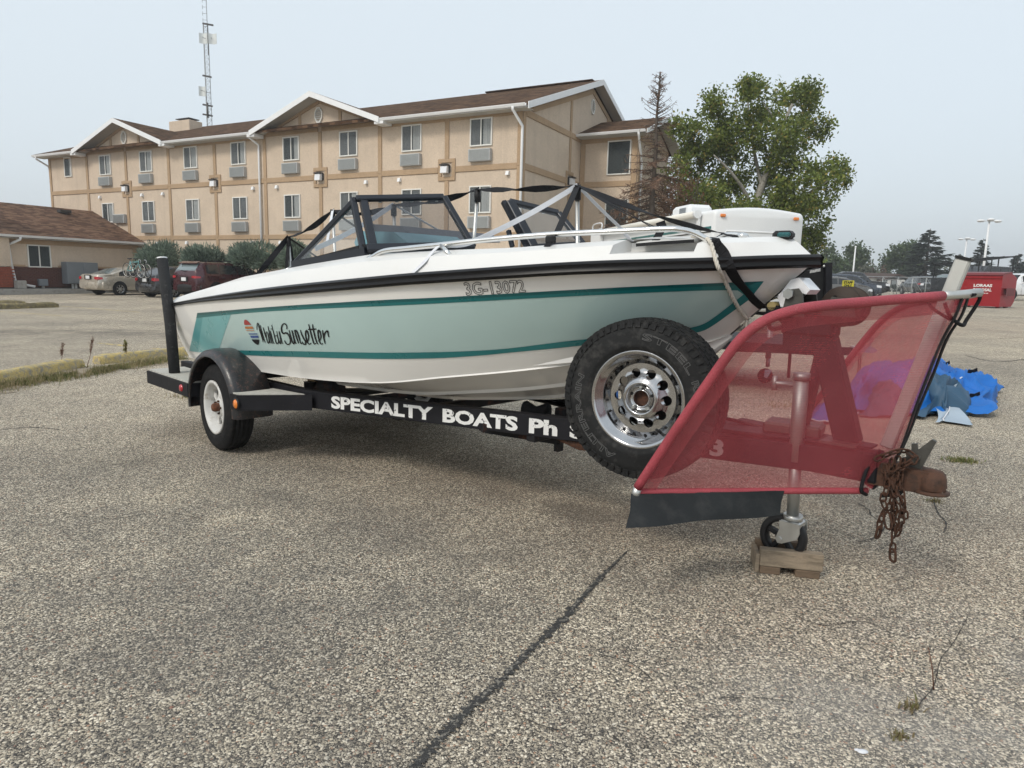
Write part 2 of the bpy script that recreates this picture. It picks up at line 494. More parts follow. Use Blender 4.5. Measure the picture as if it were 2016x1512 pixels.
MT['line_yellow'] = plain('worn_yellow_line_paint', (.62, .47, .17), .85, 0, .15, 8, .3, 90, c2=(.27, .245, .21), mask=(.42, .58))
MT['kerb_yellow'] = plain('worn_yellow_kerb_paint', (.50, .385, .16), .9, 0, .2, 7, .5, 60, c2=(.30, .275, .225), mask=(.46, .60), fine=.3)
MT['kerb_grey'] = plain('weathered_concrete', (.34, .325, .30), .95, 0, .15, 3, .4, 60, c2=(.22, .205, .185), mask=(.5, .7))
MT['kerb_dark'] = plain('mossy_old_concrete', (.16, .135, .085), .95, 0, .3, 5, .6, 40, c2=(.33, .27, .12), mask=(.48, .66))

# ---------------------------------------------------------------- parking lot sheet
def build_ground():
    rows = []
    def axis(lo, hi):
        a = [];
        for s in (-1, 1):
            x = 0.0; st = .5
            while x < max(abs(lo), abs(hi)):
                a.append(s * x); x += st; st *= 1.10
        return sorted(set(a + [lo, hi]))
    xs = [x for x in axis(-500, 700) if -500 <= x <= 700]; ys = [y for y in axis(-60, 900) if -60 <= y <= 900]
    mb = MB()
    mb.grid([[Vector((x, y, gz(x, y))) for x in xs] for y in ys], True)
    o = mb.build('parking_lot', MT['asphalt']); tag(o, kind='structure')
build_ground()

def ground_strip(name, pts, w, mat, lift=.004, jag=.0, seed=1, n=14):
    """ragged flat strip lying on the lot"""
    rnd = random.Random(seed); P = spline(pts, n); mb = MB(); rows = []
    for i, p in enumerate(P):
        t = (P[min(i + 1, len(P) - 1)] - P[max(i - 1, 0)]).normalized(); sd = Vector((-t.y, t.x, 0))
        ww = interp(i / (len(P) - 1), w) if isinstance(w, list) else w
        a = ww / 2 * (1 + rnd.uniform(-jag, jag)); b = ww / 2 * (1 + rnd.uniform(-jag, jag))
        row = [p + sd * a, p - sd * b]
        rows.append([Vector((q.x, q.y, gz(q.x, q.y) + lift)) for q in row])
    mb.grid(rows); o = mb.build(name, mat); return tag(o, kind='structure')

ground_strip('sealed_crack', [GP(1236, 1085), GP(1210, 1110), GP(1180, 1140), GP(1150, 1172), GP(1104, 1225), GP(1040, 1285), GP(985, 1342), GP(925, 1395), GP(868, 1455), GP(815, 1512), GP(760, 1580)],
             [(0, .004), (.12, .012), (.22, .028), (.3, .022), (.42, .030), (.55, .024), (.7, .034), (.85, .027), (1, .034)], MT['tar'], .004, .75, 3, 26)
ground_strip('ground_crack', [GP(1690, 992), GP(1710, 1004), GP(1716, 1016), GP(1740, 1032), GP(1738, 1046), GP(1722, 1060), GP(1690, 1068)], .006, MT['crack'], .004, .9, 5, 10)
ground_strip('ground_crack', [GP(1838, 985), GP(1846, 1010), GP(1862, 1030), GP(1858, 1050)], .007, MT['crack'], .004, .9, 6, 10)
ground_strip('ground_crack', [GP(1010, 1405), GP(1050, 1424), GP(1085, 1436), GP(1108, 1440)], .004, MT['crack'], .004, .9, 7, 10)
ground_strip('ground_crack', [GP(1420, 1375), GP(1500, 1376), GP(1560, 1384)], .003, MT['crack'], .004, .9, 8, 10)
ground_strip('ground_crack', [GP(1905, 1215), GP(1880, 1262), GP(1852, 1300), GP(1838, 1352), GP(1812, 1385), GP(1795, 1410)], .003, MT['crack'], .004, .9, 9, 14)
ground_strip('ground_crack', [GP(0, 1006 - 160), GP(60, 842), GP(118, 846)], .01, MT['crack'], .004, .9, 10, 10)
for s_, pts_ in enumerate([[(1560, 1210), (1620, 1232), (1700, 1226), (1760, 1250)], [(1180, 1290), (1240, 1306), (1290, 1344)], [(120, 1010), (210, 1022), (330, 1010), (420, 1030)], [(1900, 700), (1960, 712), (2030, 706)], [(1850, 662), (1930, 668), (2020, 664)]]):
    ground_strip('ground_crack', [GP(*q_) for q_ in pts_], .0035 if s_ < 3 else .02, MT['crack'], .004, .9, 40 + s_, 12)
for i, (a, b) in enumerate([((0, 613), (122, 622)), ((110, 602), (275, 615)), ((196, 676), (246, 681)), ((300, 686), (345, 690)), ((1625, 600), (1700, 598))]):
    if i < 4:
        A, B = GP(*a), GP(*b)
        ground_strip('parking_line', [A, A.lerp(B, .5), B], .10, MT['line_yellow'], .004, .25, 20 + i, 10)

# ================================================================ building materials
def stucco_material(name, c, warm):
    m = NB(name); geo = m.n('ShaderNodeNewGeometry'); pos = geo.outputs['Position']
    n1 = m.noise(26, 3, .6, vec=pos); n2 = m.noise(.7, 6, .65, vec=pos); n3 = m.noise(9, 4, .6, vec=pos)
    c = Vector(c)
    a = m.ramp(n1.outputs['Fac'], [(.32, tuple(c * .86)), (.5, tuple(c)), (.68, tuple(c * 1.13))])
    b = m.ramp(n2.outputs['Fac'], [(.3, .90), (.7, 1.07)])
    o = m.mix(1.0, a.outputs['Color'], b.outputs['Color'], 'MULTIPLY')
    k = m.ramp(n3.outputs['Fac'], [(.55, 0.0), (.8, .35)])
    o = m.mix(k.outputs['Color'], o, warm)
    # long faint rain streaks
    mp = m.n('ShaderNodeMapping'); mp.inputs['Scale'].default_value = (2.2, 2.2, .12); m.l(pos, mp.inputs['Vector'])
    n4 = m.noise(1.0, 5, .6, vec=mp.outputs[0]); k4 = m.ramp(n4.outputs['Fac'], [(.52, 0.0), (.78, .42)])
    o = m.mix(k4.outputs['Color'], o, tuple(c * .72))
    m.col(o); m.set(Roughness=.95); m.b.inputs['Specular IOR Level'].default_value = .2
    m.bump(n1.outputs['Fac'], .5, .02)
    return m.mat
MT['stucco'] = stucco_material('tan_stucco', (.585, .478, .375), (.595, .462, .335))
MT['stucco_trim'] = stucco_material('brown_stucco_trim', (.42, .30, .195), (.48, .335, .20))

def shingle_material(name, c1, c2, c3):
    m = NB(name)
    br = m.n('ShaderNodeTexBrick'); m.l(m.tc.outputs['UV'], br.inputs['Vector'])
    br.inputs['Scale'].default_value = 1.0; br.inputs['Brick Width'].default_value = .33; br.inputs['Row Height'].default_value = .145
    br.inputs['Mortar Size'].default_value = .008; br.inputs['Color1'].default_value = (0, 0, 0, 1); br.inputs['Color2'].default_value = (1, 1, 1, 1)
    br.inputs['Mortar'].default_value = (.1, .1, .1, 1); br.offset = .5
    r = m.ramp(br.outputs['Color'], [(0, c1), (.45, c2), (.8, c3)])
    n = m.noise(.8, 6, .65); t = m.ramp(n.outputs['Fac'], [(.3, .78), (.7, 1.2)])
    o = m.mix(1.0, r.outputs['Color'], t.outputs['Color'], 'MULTIPLY')
    n2 = m.noise(40, 3); t2 = m.ramp(n2.outputs['Fac'], [(.3, .8), (.7, 1.2)])
    o = m.mix(1.0, o, t2.outputs['Color'], 'MULTIPLY')
    m.col(o); m.set(Roughness=.97); _spec(m, .1); m.bump(m.math('MULTIPLY', br.outputs['Fac'], -1.0), .5, .02)
    return m.mat
MT['shingle'] = shingle_material('brown_asphalt_shingle', (.040, .022, .013), (.078, .044, .026), (.13, .078, .047))
MT['shingle_low'] = shingle_material('red_brown_asphalt_shingle', (.075, .045, .032), (.125, .072, .05), (.20, .125, .085))
MT['trim_white'] = plain('white_metal_trim', (.76, .765, .77), .45, 0, .04, 3, c2=(.55, .55, .54), mask=(.66, .85))
MT['soffit'] = plain('ribbed_soffit', (.50, .485, .45), .7, 0, .05, 3)
MT['vinyl_frame'] = plain('cream_window_frame', (.73, .72, .68), .5, 0, .04, 5)
MT['curtain'] = None
def curtain_mat():
    m = NB('window_curtain'); mp = m.n('ShaderNodeMapping'); mp.inputs['Scale'].default_value = (1, 1, .02); m.l(m.tc.outputs['Object'], mp.inputs['Vector'])
    n = m.noise(14, 3, vec=mp.outputs[0]); r = m.ramp(n.outputs['Fac'], [(.3, (.58, .59, .58)), (.7, (.80, .81, .79))]); m.col(r.outputs['Color']); m.set(Roughness=.9)
    return m.mat
MT['curtain'] = curtain_mat()
MT['curtain_dark'] = plain('shaded_curtain', (.20, .205, .21), .9, 0, .2, 10)  # darker grey curtain cloth
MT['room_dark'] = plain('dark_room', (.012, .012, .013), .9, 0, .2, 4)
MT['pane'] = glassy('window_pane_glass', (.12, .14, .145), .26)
MT['ac_grey'] = plain('grey_air_conditioner', (.42, .43, .43), .5, .1, .06, 4)
MT['lamp_dark'] = plain('dark_lamp_housing', (.045, .04, .038), .5, .2, .2, 9)
MT['brick'] = plain('dark_red_brick', (.135, .058, .045), .9, 0, .3, 12, .3, 60, c2=(.085, .04, .035), mask=(.45, .6))
MT['brick_red'] = plain('bright_red_brick', (.27, .075, .045), .9, 0, .25, 12, .3, 60)
MT['mortar'] = plain('grey_brown_mortar', (.10, .082, .075), .95, 0, .2, 8)
MT['cabinet'] = plain('grey_electrical_cabinet_paint', (.185, .205, .225), .5, .1, .08, 2, c2=(.115, .125, .14), mask=(.66, .74))

# ================================================================ the motel
BY = .480
BD = Vector((-math.cos(BY), math.sin(BY), 0)); BN = Vector((math.sin(BY), math.cos(BY), 0)); BC = Vector((.176, 28.566, 0))
def BW(u, w, z): return BC + BD * u + BN * w + Vector((0, 0, z))
RB = Matrix((-BD, BN, Vector((0, 0, 1)))).transposed()
RG = Matrix((BN, BD, Vector((0, 0, 1)))).transposed()

def uvgrid(o, ax, ay):
    """UV in metres along two directions"""
    me = o.data; uv = me.uv_layers.new(name='UVMap')
    for l in me.loops:
        p = me.vertices[l.vertex_index].co; uv.data[l.index].uv = (p.dot(ax), p.dot(ay))

motel = empty('motel', BW(16, 7, .2))
tag(motel, 'three storey tan stucco motel with brown trim boards and rows of sliding windows', 'building')
Z1, Z2, ZT = 5.775, 3.025, 8.02
UL = 32.92
mb = MB()
# front wall, gables included, as a real slab
def slab(mb, poly2, w0, th, f):  # poly2 in (a, z); f maps (a, depth, z)
    mb.prism([f(a, w0, z) for a, z in poly2], f(0, w0 + th, 0) - f(0, w0, 0))
fr = lambda u, w, z: BW(u, w, z)
slab(mb, [(0, .1), (0, ZT), (7.164, ZT), (10.71, ZT + 1.32), (14.35, ZT), (21.64, ZT), (25.35, ZT + 1.36), (29.03, ZT), (UL, ZT), (UL, .1)], 0, .3, fr)
gr = lambda w, u, z: BW(u, w, z)
slab(mb, [(.3, .1), (.3, ZT), (7.4, 10.55), (14.5, ZT), (14.5, .1)], 0, .3, gr)
slab(mb, [(.3, .1), (.3, ZT), (7.4, 10.55), (14.5, ZT), (14.5, .1)], UL - .3, .3, gr)
mb.prism([BW(.3, 14.2, .1), BW(UL - .3, 14.2, .1), BW(UL - .3, 14.2, ZT), BW(.3, 14.2, ZT)], BN * .3)
mb.build('wall', MT['stucco'], motel)
# bump-out at the right
mb = MB()
BU = -2.85
mb.prism([BW(0, 6.12, .1), BW(BU, 6.12, .1), BW(BU, 6.12, ZT - .05), BW(0, 6.12, ZT - .05)], BN * .25)
mb.prism([BW(BU, 6.37, .1), BW(BU, 11.2, .1), BW(BU, 11.2, ZT - .05), BW(BU, 8.75, ZT + .87), BW(BU, 6.37, ZT - .05)], BD * .25)
mb.prism([BW(0, 11.2, .1), BW(BU + .25, 11.2, .1), BW(BU + .25, 11.2, ZT - .05), BW(0, 11.2, ZT - .05)], BN * -.25)
mb.build('wall_extension', MT['stucco'], motel)

# trim boards: every board one part
TR = []
def board(u0, u1, z0, z1, face='f', proud=.045):
    m_ = MB()
    if face == 'f': m_.box(BW((u0 + u1) / 2, -proud / 2 - .001, (z0 + z1) / 2), (abs(u1 - u0), proud, z1 - z0), RB, .012)
    elif face == 'g': m_.box(BW(-proud / 2 - .001, (u0 + u1) / 2, (z0 + z1) / 2), (abs(u1 - u0), proud, z1 - z0), RG, .012)
    elif face == 'b': m_.box(BW((u0 + u1) / 2, 6.12 - proud / 2 - .001, (z0 + z1) / 2), (abs(u1 - u0), proud, z1 - z0), RB, .012)
    elif face == 'c': m_.box(BW(BU - proud / 2 - .001, (u0 + u1) / 2, (z0 + z1) / 2), (abs(u1 - u0), proud, z1 - z0), RG, .012)
    TR.append(m_.build('trim_board', MT['stucco_trim'], motel))
ST = [0.11, 3.587, 7.164, 10.71, 14.35, 17.98, 21.64, 25.35, 29.03, UL - .11]
LAMPS = [3.61, 10.71, 17.98, 25.35]
def is_lamp(u): return any(abs(u - l) < .1 for l in LAMPS)
HB = .12
for k in range(9):      # horizontal boards between stiles, at both floors
    a, b = ST[k] + .105, ST[k + 1] - .105
    a1 = a + (.34 if is_lamp(ST[k]) else 0); b1 = b - (.34 if is_lamp(ST[k + 1]) else 0)
    board(a1, b1, Z1 - HB, Z1 + HB); board(a, b, Z2 - HB, Z2 + HB)
    board(a, b, ZT - .27 if k not in (2, 3, 6, 7) else 7.86, ZT + .0 if k not in (2, 3, 6, 7) else 8.06)
for k, u in enumerate(ST):
    w_ = .105
    lamp = is_lamp(u)
    top = 7.855 if lamp and u > 5 else ZT - .01
    board(u - w_, u + w_, Z1 + (.45 if lamp else .0), top)
    board(u - w_, u + w_, Z2 + 0.0, Z1 - (.45 if lamp else .0) - .002)
    board(u - w_, u + w_, .12, Z2 - .002)
    if lamp:             # square collar round each wall lamp
        for dz in (-.37, .37): board(u - .43, u + .43, Z1 + dz - .085, Z1 + dz + .085, 'f', .055)
        for du in (-.345, .345): board(u + du - .085, u + du + .085, Z1 - .284, Z1 + .284, 'f', .055)
for uc in (10.71, 25.35):  # boards inside the two front gables
    for du in (-1.25, 1.25): board(uc + du - .09, uc + du + .09, 8.062, 8.062 + 1.33 * (1 - 1.25 / 3.65) - .12)
    for s in (-1, 1):
        m_ = MB(); p = [BW(uc + s * 3.5, -.05, ZT + .06), BW(uc + s * .02, -.05, ZT + 1.30), BW(uc + s * .02, -.05, ZT + 1.09), BW(uc + s * 2.95, -.05, ZT + .06)]
        m_.prism(p, BN * .048); m_.build('trim_board', MT['stucco_trim'], motel)
# gable-end boards
board(.23, 4.72, 7.86 - .13, 7.86 + .13, 'g'); board(4.95, 6.1, 7.73, 7.99, 'g')
board(.23, 4.45, Z1 - .13, Z1 + .13, 'g'); board(5.27, 6.1, Z1 - .13, Z1 + .13, 'g')
board(.23, 6.1, Z2 - .13, Z2 + .13, 'g')
board(.01, .22, .12, ZT, 'g')
board(4.73, 4.94, Z1 + .45, 7.73 - .002, 'g'); board(4.73, 4.94, 7.73, 9.45, 'g'); board(4.73, 4.94, .12, Z1 - .45, 'g')
for dz in (-.37, .37): board(4.42, 5.25, Z1 + dz - .085, Z1 + dz + .085, 'g', .055)
for dw in (-.345, .345): board(4.835 + dw - .07, 4.835 + dw + .07, Z1 - .284, Z1 + .284, 'g', .055)
board(9.5, 9.7, 7.9, 9.6, 'g')
for s in (-1, 1):
    m_ = MB(); p = [BW(-.05, 7.4 + s * 7.0, ZT + .02), BW(-.05, 7.4 + s * .02, 10.48), BW(-.05, 7.4 + s * .02, 10.25), BW(-.05, 7.4 + s * 6.4, ZT + .02)]
    m_.prism(p, BD * .048); m_.build('trim_board', MT['stucco_trim'], motel)
board(-.02, -.26, .12, ZT - .36, 'b'); board(BU + .01, BU + .28, .12, ZT - .36, 'b'); board(-.02, BU, ZT - .352, ZT - .06, 'b')
board(-.27, BU + .29, Z1 - .13, Z1 + .13, 'b'); board(-.27, BU + .29, Z2 - .13, Z2 + .13, 'b')
board(6.15, 6.4, .12, ZT - .4, 'c'); board(6.15, 11.1, 7.7, 7.95, 'c'); board(6.42, 11.1, Z1 - .13, Z1 + .13, 'c'); board(7.4, 7.6, 7.96, 8.35, 'c')

# windows
_wr = random.Random(12)
def window(root, at, R, w, h, split=True, look=0, group=None, frame='vinyl_frame'):
    """sliding window set in a frame: frame, two panes, curtain behind"""
    def P(x, y, z): return at + R @ Vector((x, y, z))
    m_ = MB(); t = .055; d = .10
    m_.box(P(0, -.02, h / 2 - t / 2), (w, d, t), R, .008); m_.box(P(0, -.02, -h / 2 + t / 2), (w, d, t), R, .008)
    m_.box(P(-w / 2 + t / 2, -.02, 0), (t, d, h - 2 * t), R, .008); m_.box(P(w / 2 - t / 2, -.02, 0), (t, d, h - 2 * t), R, .008)
    f = m_.build('window', MT[frame], root)
    iw, ih = w - 2 * t, h - 2 * t
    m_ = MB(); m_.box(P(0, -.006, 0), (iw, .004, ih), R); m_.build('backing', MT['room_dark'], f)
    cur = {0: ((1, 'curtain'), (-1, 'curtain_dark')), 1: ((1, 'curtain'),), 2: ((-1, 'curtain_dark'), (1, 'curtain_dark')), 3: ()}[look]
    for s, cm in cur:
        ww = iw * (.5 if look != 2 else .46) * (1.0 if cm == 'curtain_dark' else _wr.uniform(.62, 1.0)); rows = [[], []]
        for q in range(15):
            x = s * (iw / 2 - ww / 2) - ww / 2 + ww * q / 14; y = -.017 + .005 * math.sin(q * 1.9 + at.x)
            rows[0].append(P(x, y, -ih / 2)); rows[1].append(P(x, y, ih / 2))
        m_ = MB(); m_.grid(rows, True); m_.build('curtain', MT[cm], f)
    if split:
        m_ = MB(); m_.box(P(0, -.035, 0), (.05, .05, ih), R, .006); m_.build('mullion', MT[frame], f)
        for s in (-1, 1):
            m_ = MB(); m_.box(P(s * (iw / 4 + .012), -.03, 0), (iw / 2 - .026, .006, ih), R); m_.build('pane', MT['pane'], f)
    else:
        m_ = MB(); m_.box(P(0, -.03, 0), (iw, .006, ih), R); m_.build('pane', MT['pane'], f)
    return f
def aircon(root, at, R, w=1.04, h=.50):
    m_ = MB(); m_.box(at + R @ Vector((0, -.10, 0)), (w, .2, h), R, .015); f = m_.build('air_conditioner', MT['ac_grey'], root)
    g = MB()
    for k in range(11): g.box(at + R @ Vector((0, -.208, -h / 2 + .05 + k * (h - .1) / 10)), (w - .1, .014, .022), R)
    g.build('grille', MT['galv'], f)
looks_top = [0, 0, 2, 1, 0, 0, 0, 0]; looks_2 = [0, 2, 0, 1, 2, 0, 2, 1]
UW = [1.91, 5.42, 8.97, 12.55, 16.19, 19.81, 23.52, 27.22]
for k, u in enumerate(UW):
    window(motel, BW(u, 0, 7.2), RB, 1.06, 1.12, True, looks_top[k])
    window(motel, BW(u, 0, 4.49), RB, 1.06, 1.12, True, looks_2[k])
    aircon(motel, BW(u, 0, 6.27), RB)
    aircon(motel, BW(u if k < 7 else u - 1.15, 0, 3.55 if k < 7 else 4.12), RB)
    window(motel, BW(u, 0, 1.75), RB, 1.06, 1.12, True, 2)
window(motel, BW(30.9, 0, 7.27), RB, .72, 1.15, False, 1)
window(motel, BW(-1.95, 6.12, 6.95), RB, 1.15, 1.55, False, 3)
window(motel, BW(-1.95, 6.12, 4.35), RB, 1.15, 1.45, False, 3)
window(motel, BW(-1.95, 6.12, 1.6), RB, 1.15, 1.45, False, 3)
# wall lamps, dryer vents, round louvres
def wall_lamp(at, R):
    m_ = MB(); m_.box(at + R @ Vector((0, -.05, .03)), (.40, .10, .36), R, .03); l = m_.build('wall_lamp', MT['lamp_dark'], motel)
    m_ = MB(); m_.prism([at + R @ Vector(p) for p in ((-.16, -.10, -.16), (-.16, -.27, -.15), (-.16, -.24, .13), (-.16, -.10, .15))], R @ Vector((.32, 0, 0))); m_.build('lens', MT['white_lens'], l)
    m_ = MB(); m_.box(at + R @ Vector((0, -.17, .18)), (.42, .26, .06), R, .02); m_.build('hood', MT['lamp_dark'], l)
for u in LAMPS: wall_lamp(BW(u, 0, Z1), RB)
wall_lamp(BW(0, 4.835, Z1), RG)
for u, z in [(.62, 5.5), (6.07, 5.46), (7.95, 5.44), (13.55, 5.44), (15.2, 5.44), (22.2, 5.4), (24.0, 5.4), (27.9, 5.4), (24.4, 2.75), (24.9, 2.75), (22.9, 2.72), (20.4, 2.75), (15.35, 2.75), (13.4, 2.75)]:
    m_ = MB(); q = BW(u, 0, z)
    m_.prism([q + RB @ Vector(p) for p in ((-.07, 0, -.08), (-.07, -.14, -.08), (-.07, -.09, .08), (-.07, 0, .09))], RB @ Vector((.14, 0, 0)))
    m_.build('dryer_vent', MT['trim_white'], motel)
def louvre(at, R, r=.30):
    m_ = MB(); n_ = 8
    pts = [(math.cos(2 * math.pi * (k + .5) / n_) * r * .82, math.sin(2 * math.pi * (k + .5) / n_) * r * 1.25) for k in range(n_)]
    inn = [(x * .80, z * .84) for x, z in pts]
    for k in range(n_):
        j = (k + 1) % n_
        m_.prism([at + R @ Vector((pts[k][0], 0, pts[k][1])), at + R @ Vector((pts[j][0], 0, pts[j][1])), at + R @ Vector((inn[j][0], 0, inn[j][1])), at + R @ Vector((inn[k][0], 0, inn[k][1]))], R @ Vector((0, -.07, 0)))
    f = m_.build('gable_vent', MT['vinyl_frame'], motel)
    for k in range(6):
        z = -.24 + k * .096; wd = .40 if abs(z) < .16 else .26
        m_ = MB(); m_.box(at + R @ Vector((0, -.03, z)), (wd, .05, .05), R @ Matrix.Rotation(.6, 3, 'X')); m_.build('louvre_slat', MT['soffit'], f)
louvre(BW(10.75, 0, 8.60), RB); louvre(BW(25.35, 0, 8.60), RB); louvre(BW(0, 7.4, 9.66), RG)

# roof: thick slopes with shingles, fascia, soffit, gutters
SL = .353
def slope(pts, th, name, mat, ax, ay, root):
    m_ = MB(); m_.prism(pts, Vector((0, 0, th))); o = m_.build(name, mat, root); uvgrid(o, ax, ay); return o
ZE = 7.93      # eave height of the roof plane at w = -.62
def rz(w): return ZE + (w + .62) * SL
RIDGE_W = 7.4
upf = (BN + Vector((0, 0, SL))).normalized(); upb = (-BN + Vector((0, 0, SL))).normalized()
slope([BW(-.5, -.62, rz(-.62)), BW(UL + .5, -.62, rz(-.62)), BW(UL + .5, RIDGE_W, rz(RIDGE_W)), BW(-.5, RIDGE_W, rz(RIDGE_W))], .11, 'roof', MT['shingle'], BD, upf, motel)
slope([BW(-.5, RIDGE_W + .002, rz(RIDGE_W)), BW(UL + .5, RIDGE_W + .002, rz(RIDGE_W)), BW(UL + .5, 15.4, rz(-.62)), BW(-.5, 15.4, rz(-.62))], .11, 'roof', MT['shingle'], BD, upb, motel)
for uc, hw in ((10.62, 3.95), (25.2, 4.0)):
    for s in (-1, 1):
        ridge_z = rz(-.62) + hw * .365
        wback = (ridge_z - ZE) / SL - .62 + .35
        p = [BW(uc, -.72, ridge_z), BW(uc + s * hw, -.72, rz(-.62) - .005), BW(uc + s * hw, -.45, rz(-.62) - .005), BW(uc, wback, ridge_z)]
        if s > 0: p = p[::-1]
        upg = (BD * -s + Vector((0, 0, .365))).normalized()
        slope(p, .125, 'gable_roof', MT['shingle'], BN, upg, motel)
        # sloping white fascia with soffit behind
        m_ = MB(); a, b = BW(uc, -.735, ridge_z + .125), BW(uc + s * (hw + .02), -.735, rz(-.62) + .12)
        m_.prism([a, b, b - Vector((0, 0, .25)), a - Vector((0, 0, .25))], BN * -.03); m_.build('fascia', MT['trim_white'], motel)
        m_ = MB(); a, b = BW(uc, -.73, ridge_z - .06), BW(uc + s * hw, -.73, rz(-.62) - .065)
        m_.prism([a, b, b + BN * .73, a + BN * .73], Vector((0, 0, .03))); m_.build('soffit', MT['soffit'], motel)
        m_ = MB(); q = BW(uc + s * (hw - .02), -.40, rz(-.62) - .085)
        m_.box(q, (.5, .62, .17), RB, .01); m_.build('eave_return', MT['trim_white'], motel)
def gutter(a, b, root, out):
    m_ = MB(); a = Vector(a); b = Vector(b); d = (b - a).normalized(); o_ = Vector(out)
    prof = [(0, 0), (0, -.11), (.09, -.11), (.13, -.02), (.13, 0.0), (.115, 0.0), (.115, -.02), (.085, -.095), (.015, -.095), (.015, 0)]
    A = [a + o_ * x + Vector((0, 0, z)) for x, z in prof]; m_.prism(A, b - a); return m_.build('gutter', MT['trim_white'], root)
def soffit(p, root):
    m_ = MB(); m_.prism(p, Vector((0, 0, -.02))); return m_.build('soffit', MT['soffit'], root)
for a, b in ((-.45, 6.63), (14.6, 21.15), (29.25, UL + .45)):
    gutter(BW(a, -.63, 7.99), BW(b, -.63, 7.99), motel, -BN)
    soffit([BW(a, -.62, 7.88), BW(b, -.62, 7.88), BW(b, -.002, 7.88), BW(a, -.002, 7.88)], motel)
    m_ = MB(); m_.box(BW((a + b) / 2, -.61, 7.93), (abs(b - a), .02, .16), RB); m_.build('fascia', MT['trim_white'], motel)
# rakes of the gable end
for s in (-1, 1):
    m_ = MB(); a, b = BW(-.52, RIDGE_W, rz(RIDGE_W) + .12), BW(-.52, RIDGE_W + s * 8.02, ZE + .12)
    m_.prism([a, b, b - Vector((0, 0, .26)), a - Vector((0, 0, .26))], BD * -.03); m_.build('fascia', MT['trim_white'], motel)
    m_ = MB(); a, b = BW(-.5, RIDGE_W, rz(RIDGE_W) - .05), BW(-.5, RIDGE_W + s * 7.98, ZE - .05)
    m_.prism([a, b, b + BD * .498, a + BD * .498], Vector((0, 0, .03))); m_.build('soffit', MT['soffit'], motel)
m_ = MB(); m_.box(BW(3, RIDGE_W, rz(RIDGE_W) + .14), (6, .3, .05), RB); m_.build('ridge_vent', MT['shingle'], motel)
# roof of the bump-out
bz = 8.0; bs = .36; rw = 8.75
for s in (-1, 1):
    p = [BW(-.06 + .1, rw, bz + 3.3 * bs - .1), BW(BU - .55, rw, bz + 3.3 * bs - .1), BW(BU - .55, rw + s * 3.25, bz - .1), BW(-.06 + .1, rw + s * 3.25, bz - .1)]
    slope(p if s < 0 else p[::-1], .11, 'roof', MT['shingle'], BD, (BN * -s + Vector((0, 0, bs))).normalized(), motel)
    m_ = MB(); a, b = BW(BU - .56, rw, bz + 3.3 * bs + .02), BW(BU - .56, rw + s * 3.27, bz + .02)
    m_.prism([a, b, b - Vector((0, 0, .22)), a - Vector((0, 0, .22))], BD * -.03); m_.build('fascia', MT['trim_white'], motel)
    m_ = MB(); a, b = BW(BU - .54, rw, bz + 3.3 * bs - .14), BW(BU - .54, rw + s * 3.25, bz - .14)
    m_.prism([a, b, b + BD * .535, a + BD * .535], Vector((0, 0, .02))); m_.build('soffit', MT['soffit'], motel)
gutter(BW(-.02, 5.49, bz + .0), BW(BU - .5, 5.49, bz + .0), motel, -BN)
soffit([BW(-.06, 5.5, bz - .12), BW(BU - .5, 5.5, bz - .12), BW(BU - .5, 6.12, bz - .12), BW(-.06, 6.12, bz - .12)], motel)
# downspouts
def downspout(pts, root, r=.055, nm='downspout'):
    m_ = MB(); m_.tube(pts, r, 8); return m_.build(nm, MT['trim_white'], root)
downspout([BW(.1, -.72, 7.90), BW(.1, -.70, 7.78), BW(-.03, -.10, 7.28), BW(-.03, -.10, 7.1), BW(-.03, -.10, .2)], motel)
downspout([BW(14.72, -.70, 7.90), BW(14.72, -.66, 7.78), BW(14.66, -.10, 7.5), BW(14.66, -.10, 7.3), BW(14.66, -.10, .2)], motel)
downspout([BW(UL + .1, -.70, 7.9), BW(UL + .1, -.66, 7.75), BW(UL + .06, -.02, 7.42), BW(UL + .06, .05, 7.2), BW(UL + .06, .05, .2)], motel)
downspout([BW(BU - .2, 5.42, bz - .1), BW(BU - .2, 5.5, bz - .25), BW(BU - .07, 6.3, bz - .9), BW(BU - .07, 6.5, bz - 1.3), BW(BU - .07, 6.5, .2)], motel)
# chimney chase
m_ = MB(); m_.box(BW(28.2, 6.2, 10.3), (2.0, 1.0, 1.26), RB, .02); ch = m_.build('chimney', MT['stucco'], motel)
m_ = MB(); m_.box(BW(28.0, 6.2, 11.06), (1.3, .8, .05), RB); m_.box(BW(28.0, 6.2, 10.98), (.9, .6, .10), RB); m_.build('cap', MT['lamp_dark'], ch)

# ================================================================ low wing with brick base
lowb = empty('low_wing', BW(25.5, -6, .25))
tag(lowb, 'single storey tan wing with brick base and brown shingle roof', 'building')
LU = 24.5
m_ = MB()
m_.prism([BW(LU, -16, 1.22), BW(LU, -.02, 1.22), BW(LU, -.02, 2.62), BW(LU, -16, 2.62)], BD * .3)
m_.build('wall', MT['stucco'], lowb)
m_ = MB(); m_.prism([BW(LU + .03, -16, .0), BW(LU + .03, -.02, .0), BW(LU + .03, -.02, 1.2), BW(LU + .03, -16, 1.2)], BD * .25); m_.build('foundation', MT['mortar'], lowb)
def lboard(w0, w1, z0, z1):
    m_ = MB(); m_.box(BW(LU - .022, (w0 + w1) / 2, (z0 + z1) / 2), (abs(w1 - w0), .04, z1 - z0), RG, .01); m_.build('trim_board', MT['stucco_trim'], lowb)
lboard(-7.0, -.5, 2.36, 2.60); lboard(-.48, -.12, 1.24, 2.60); lboard(-7.0, -6.15, 1.21, 1.34); lboard(-4.6, -.5, 1.21, 1.34); lboard(-6.98, -6.75, 1.36, 2.34)
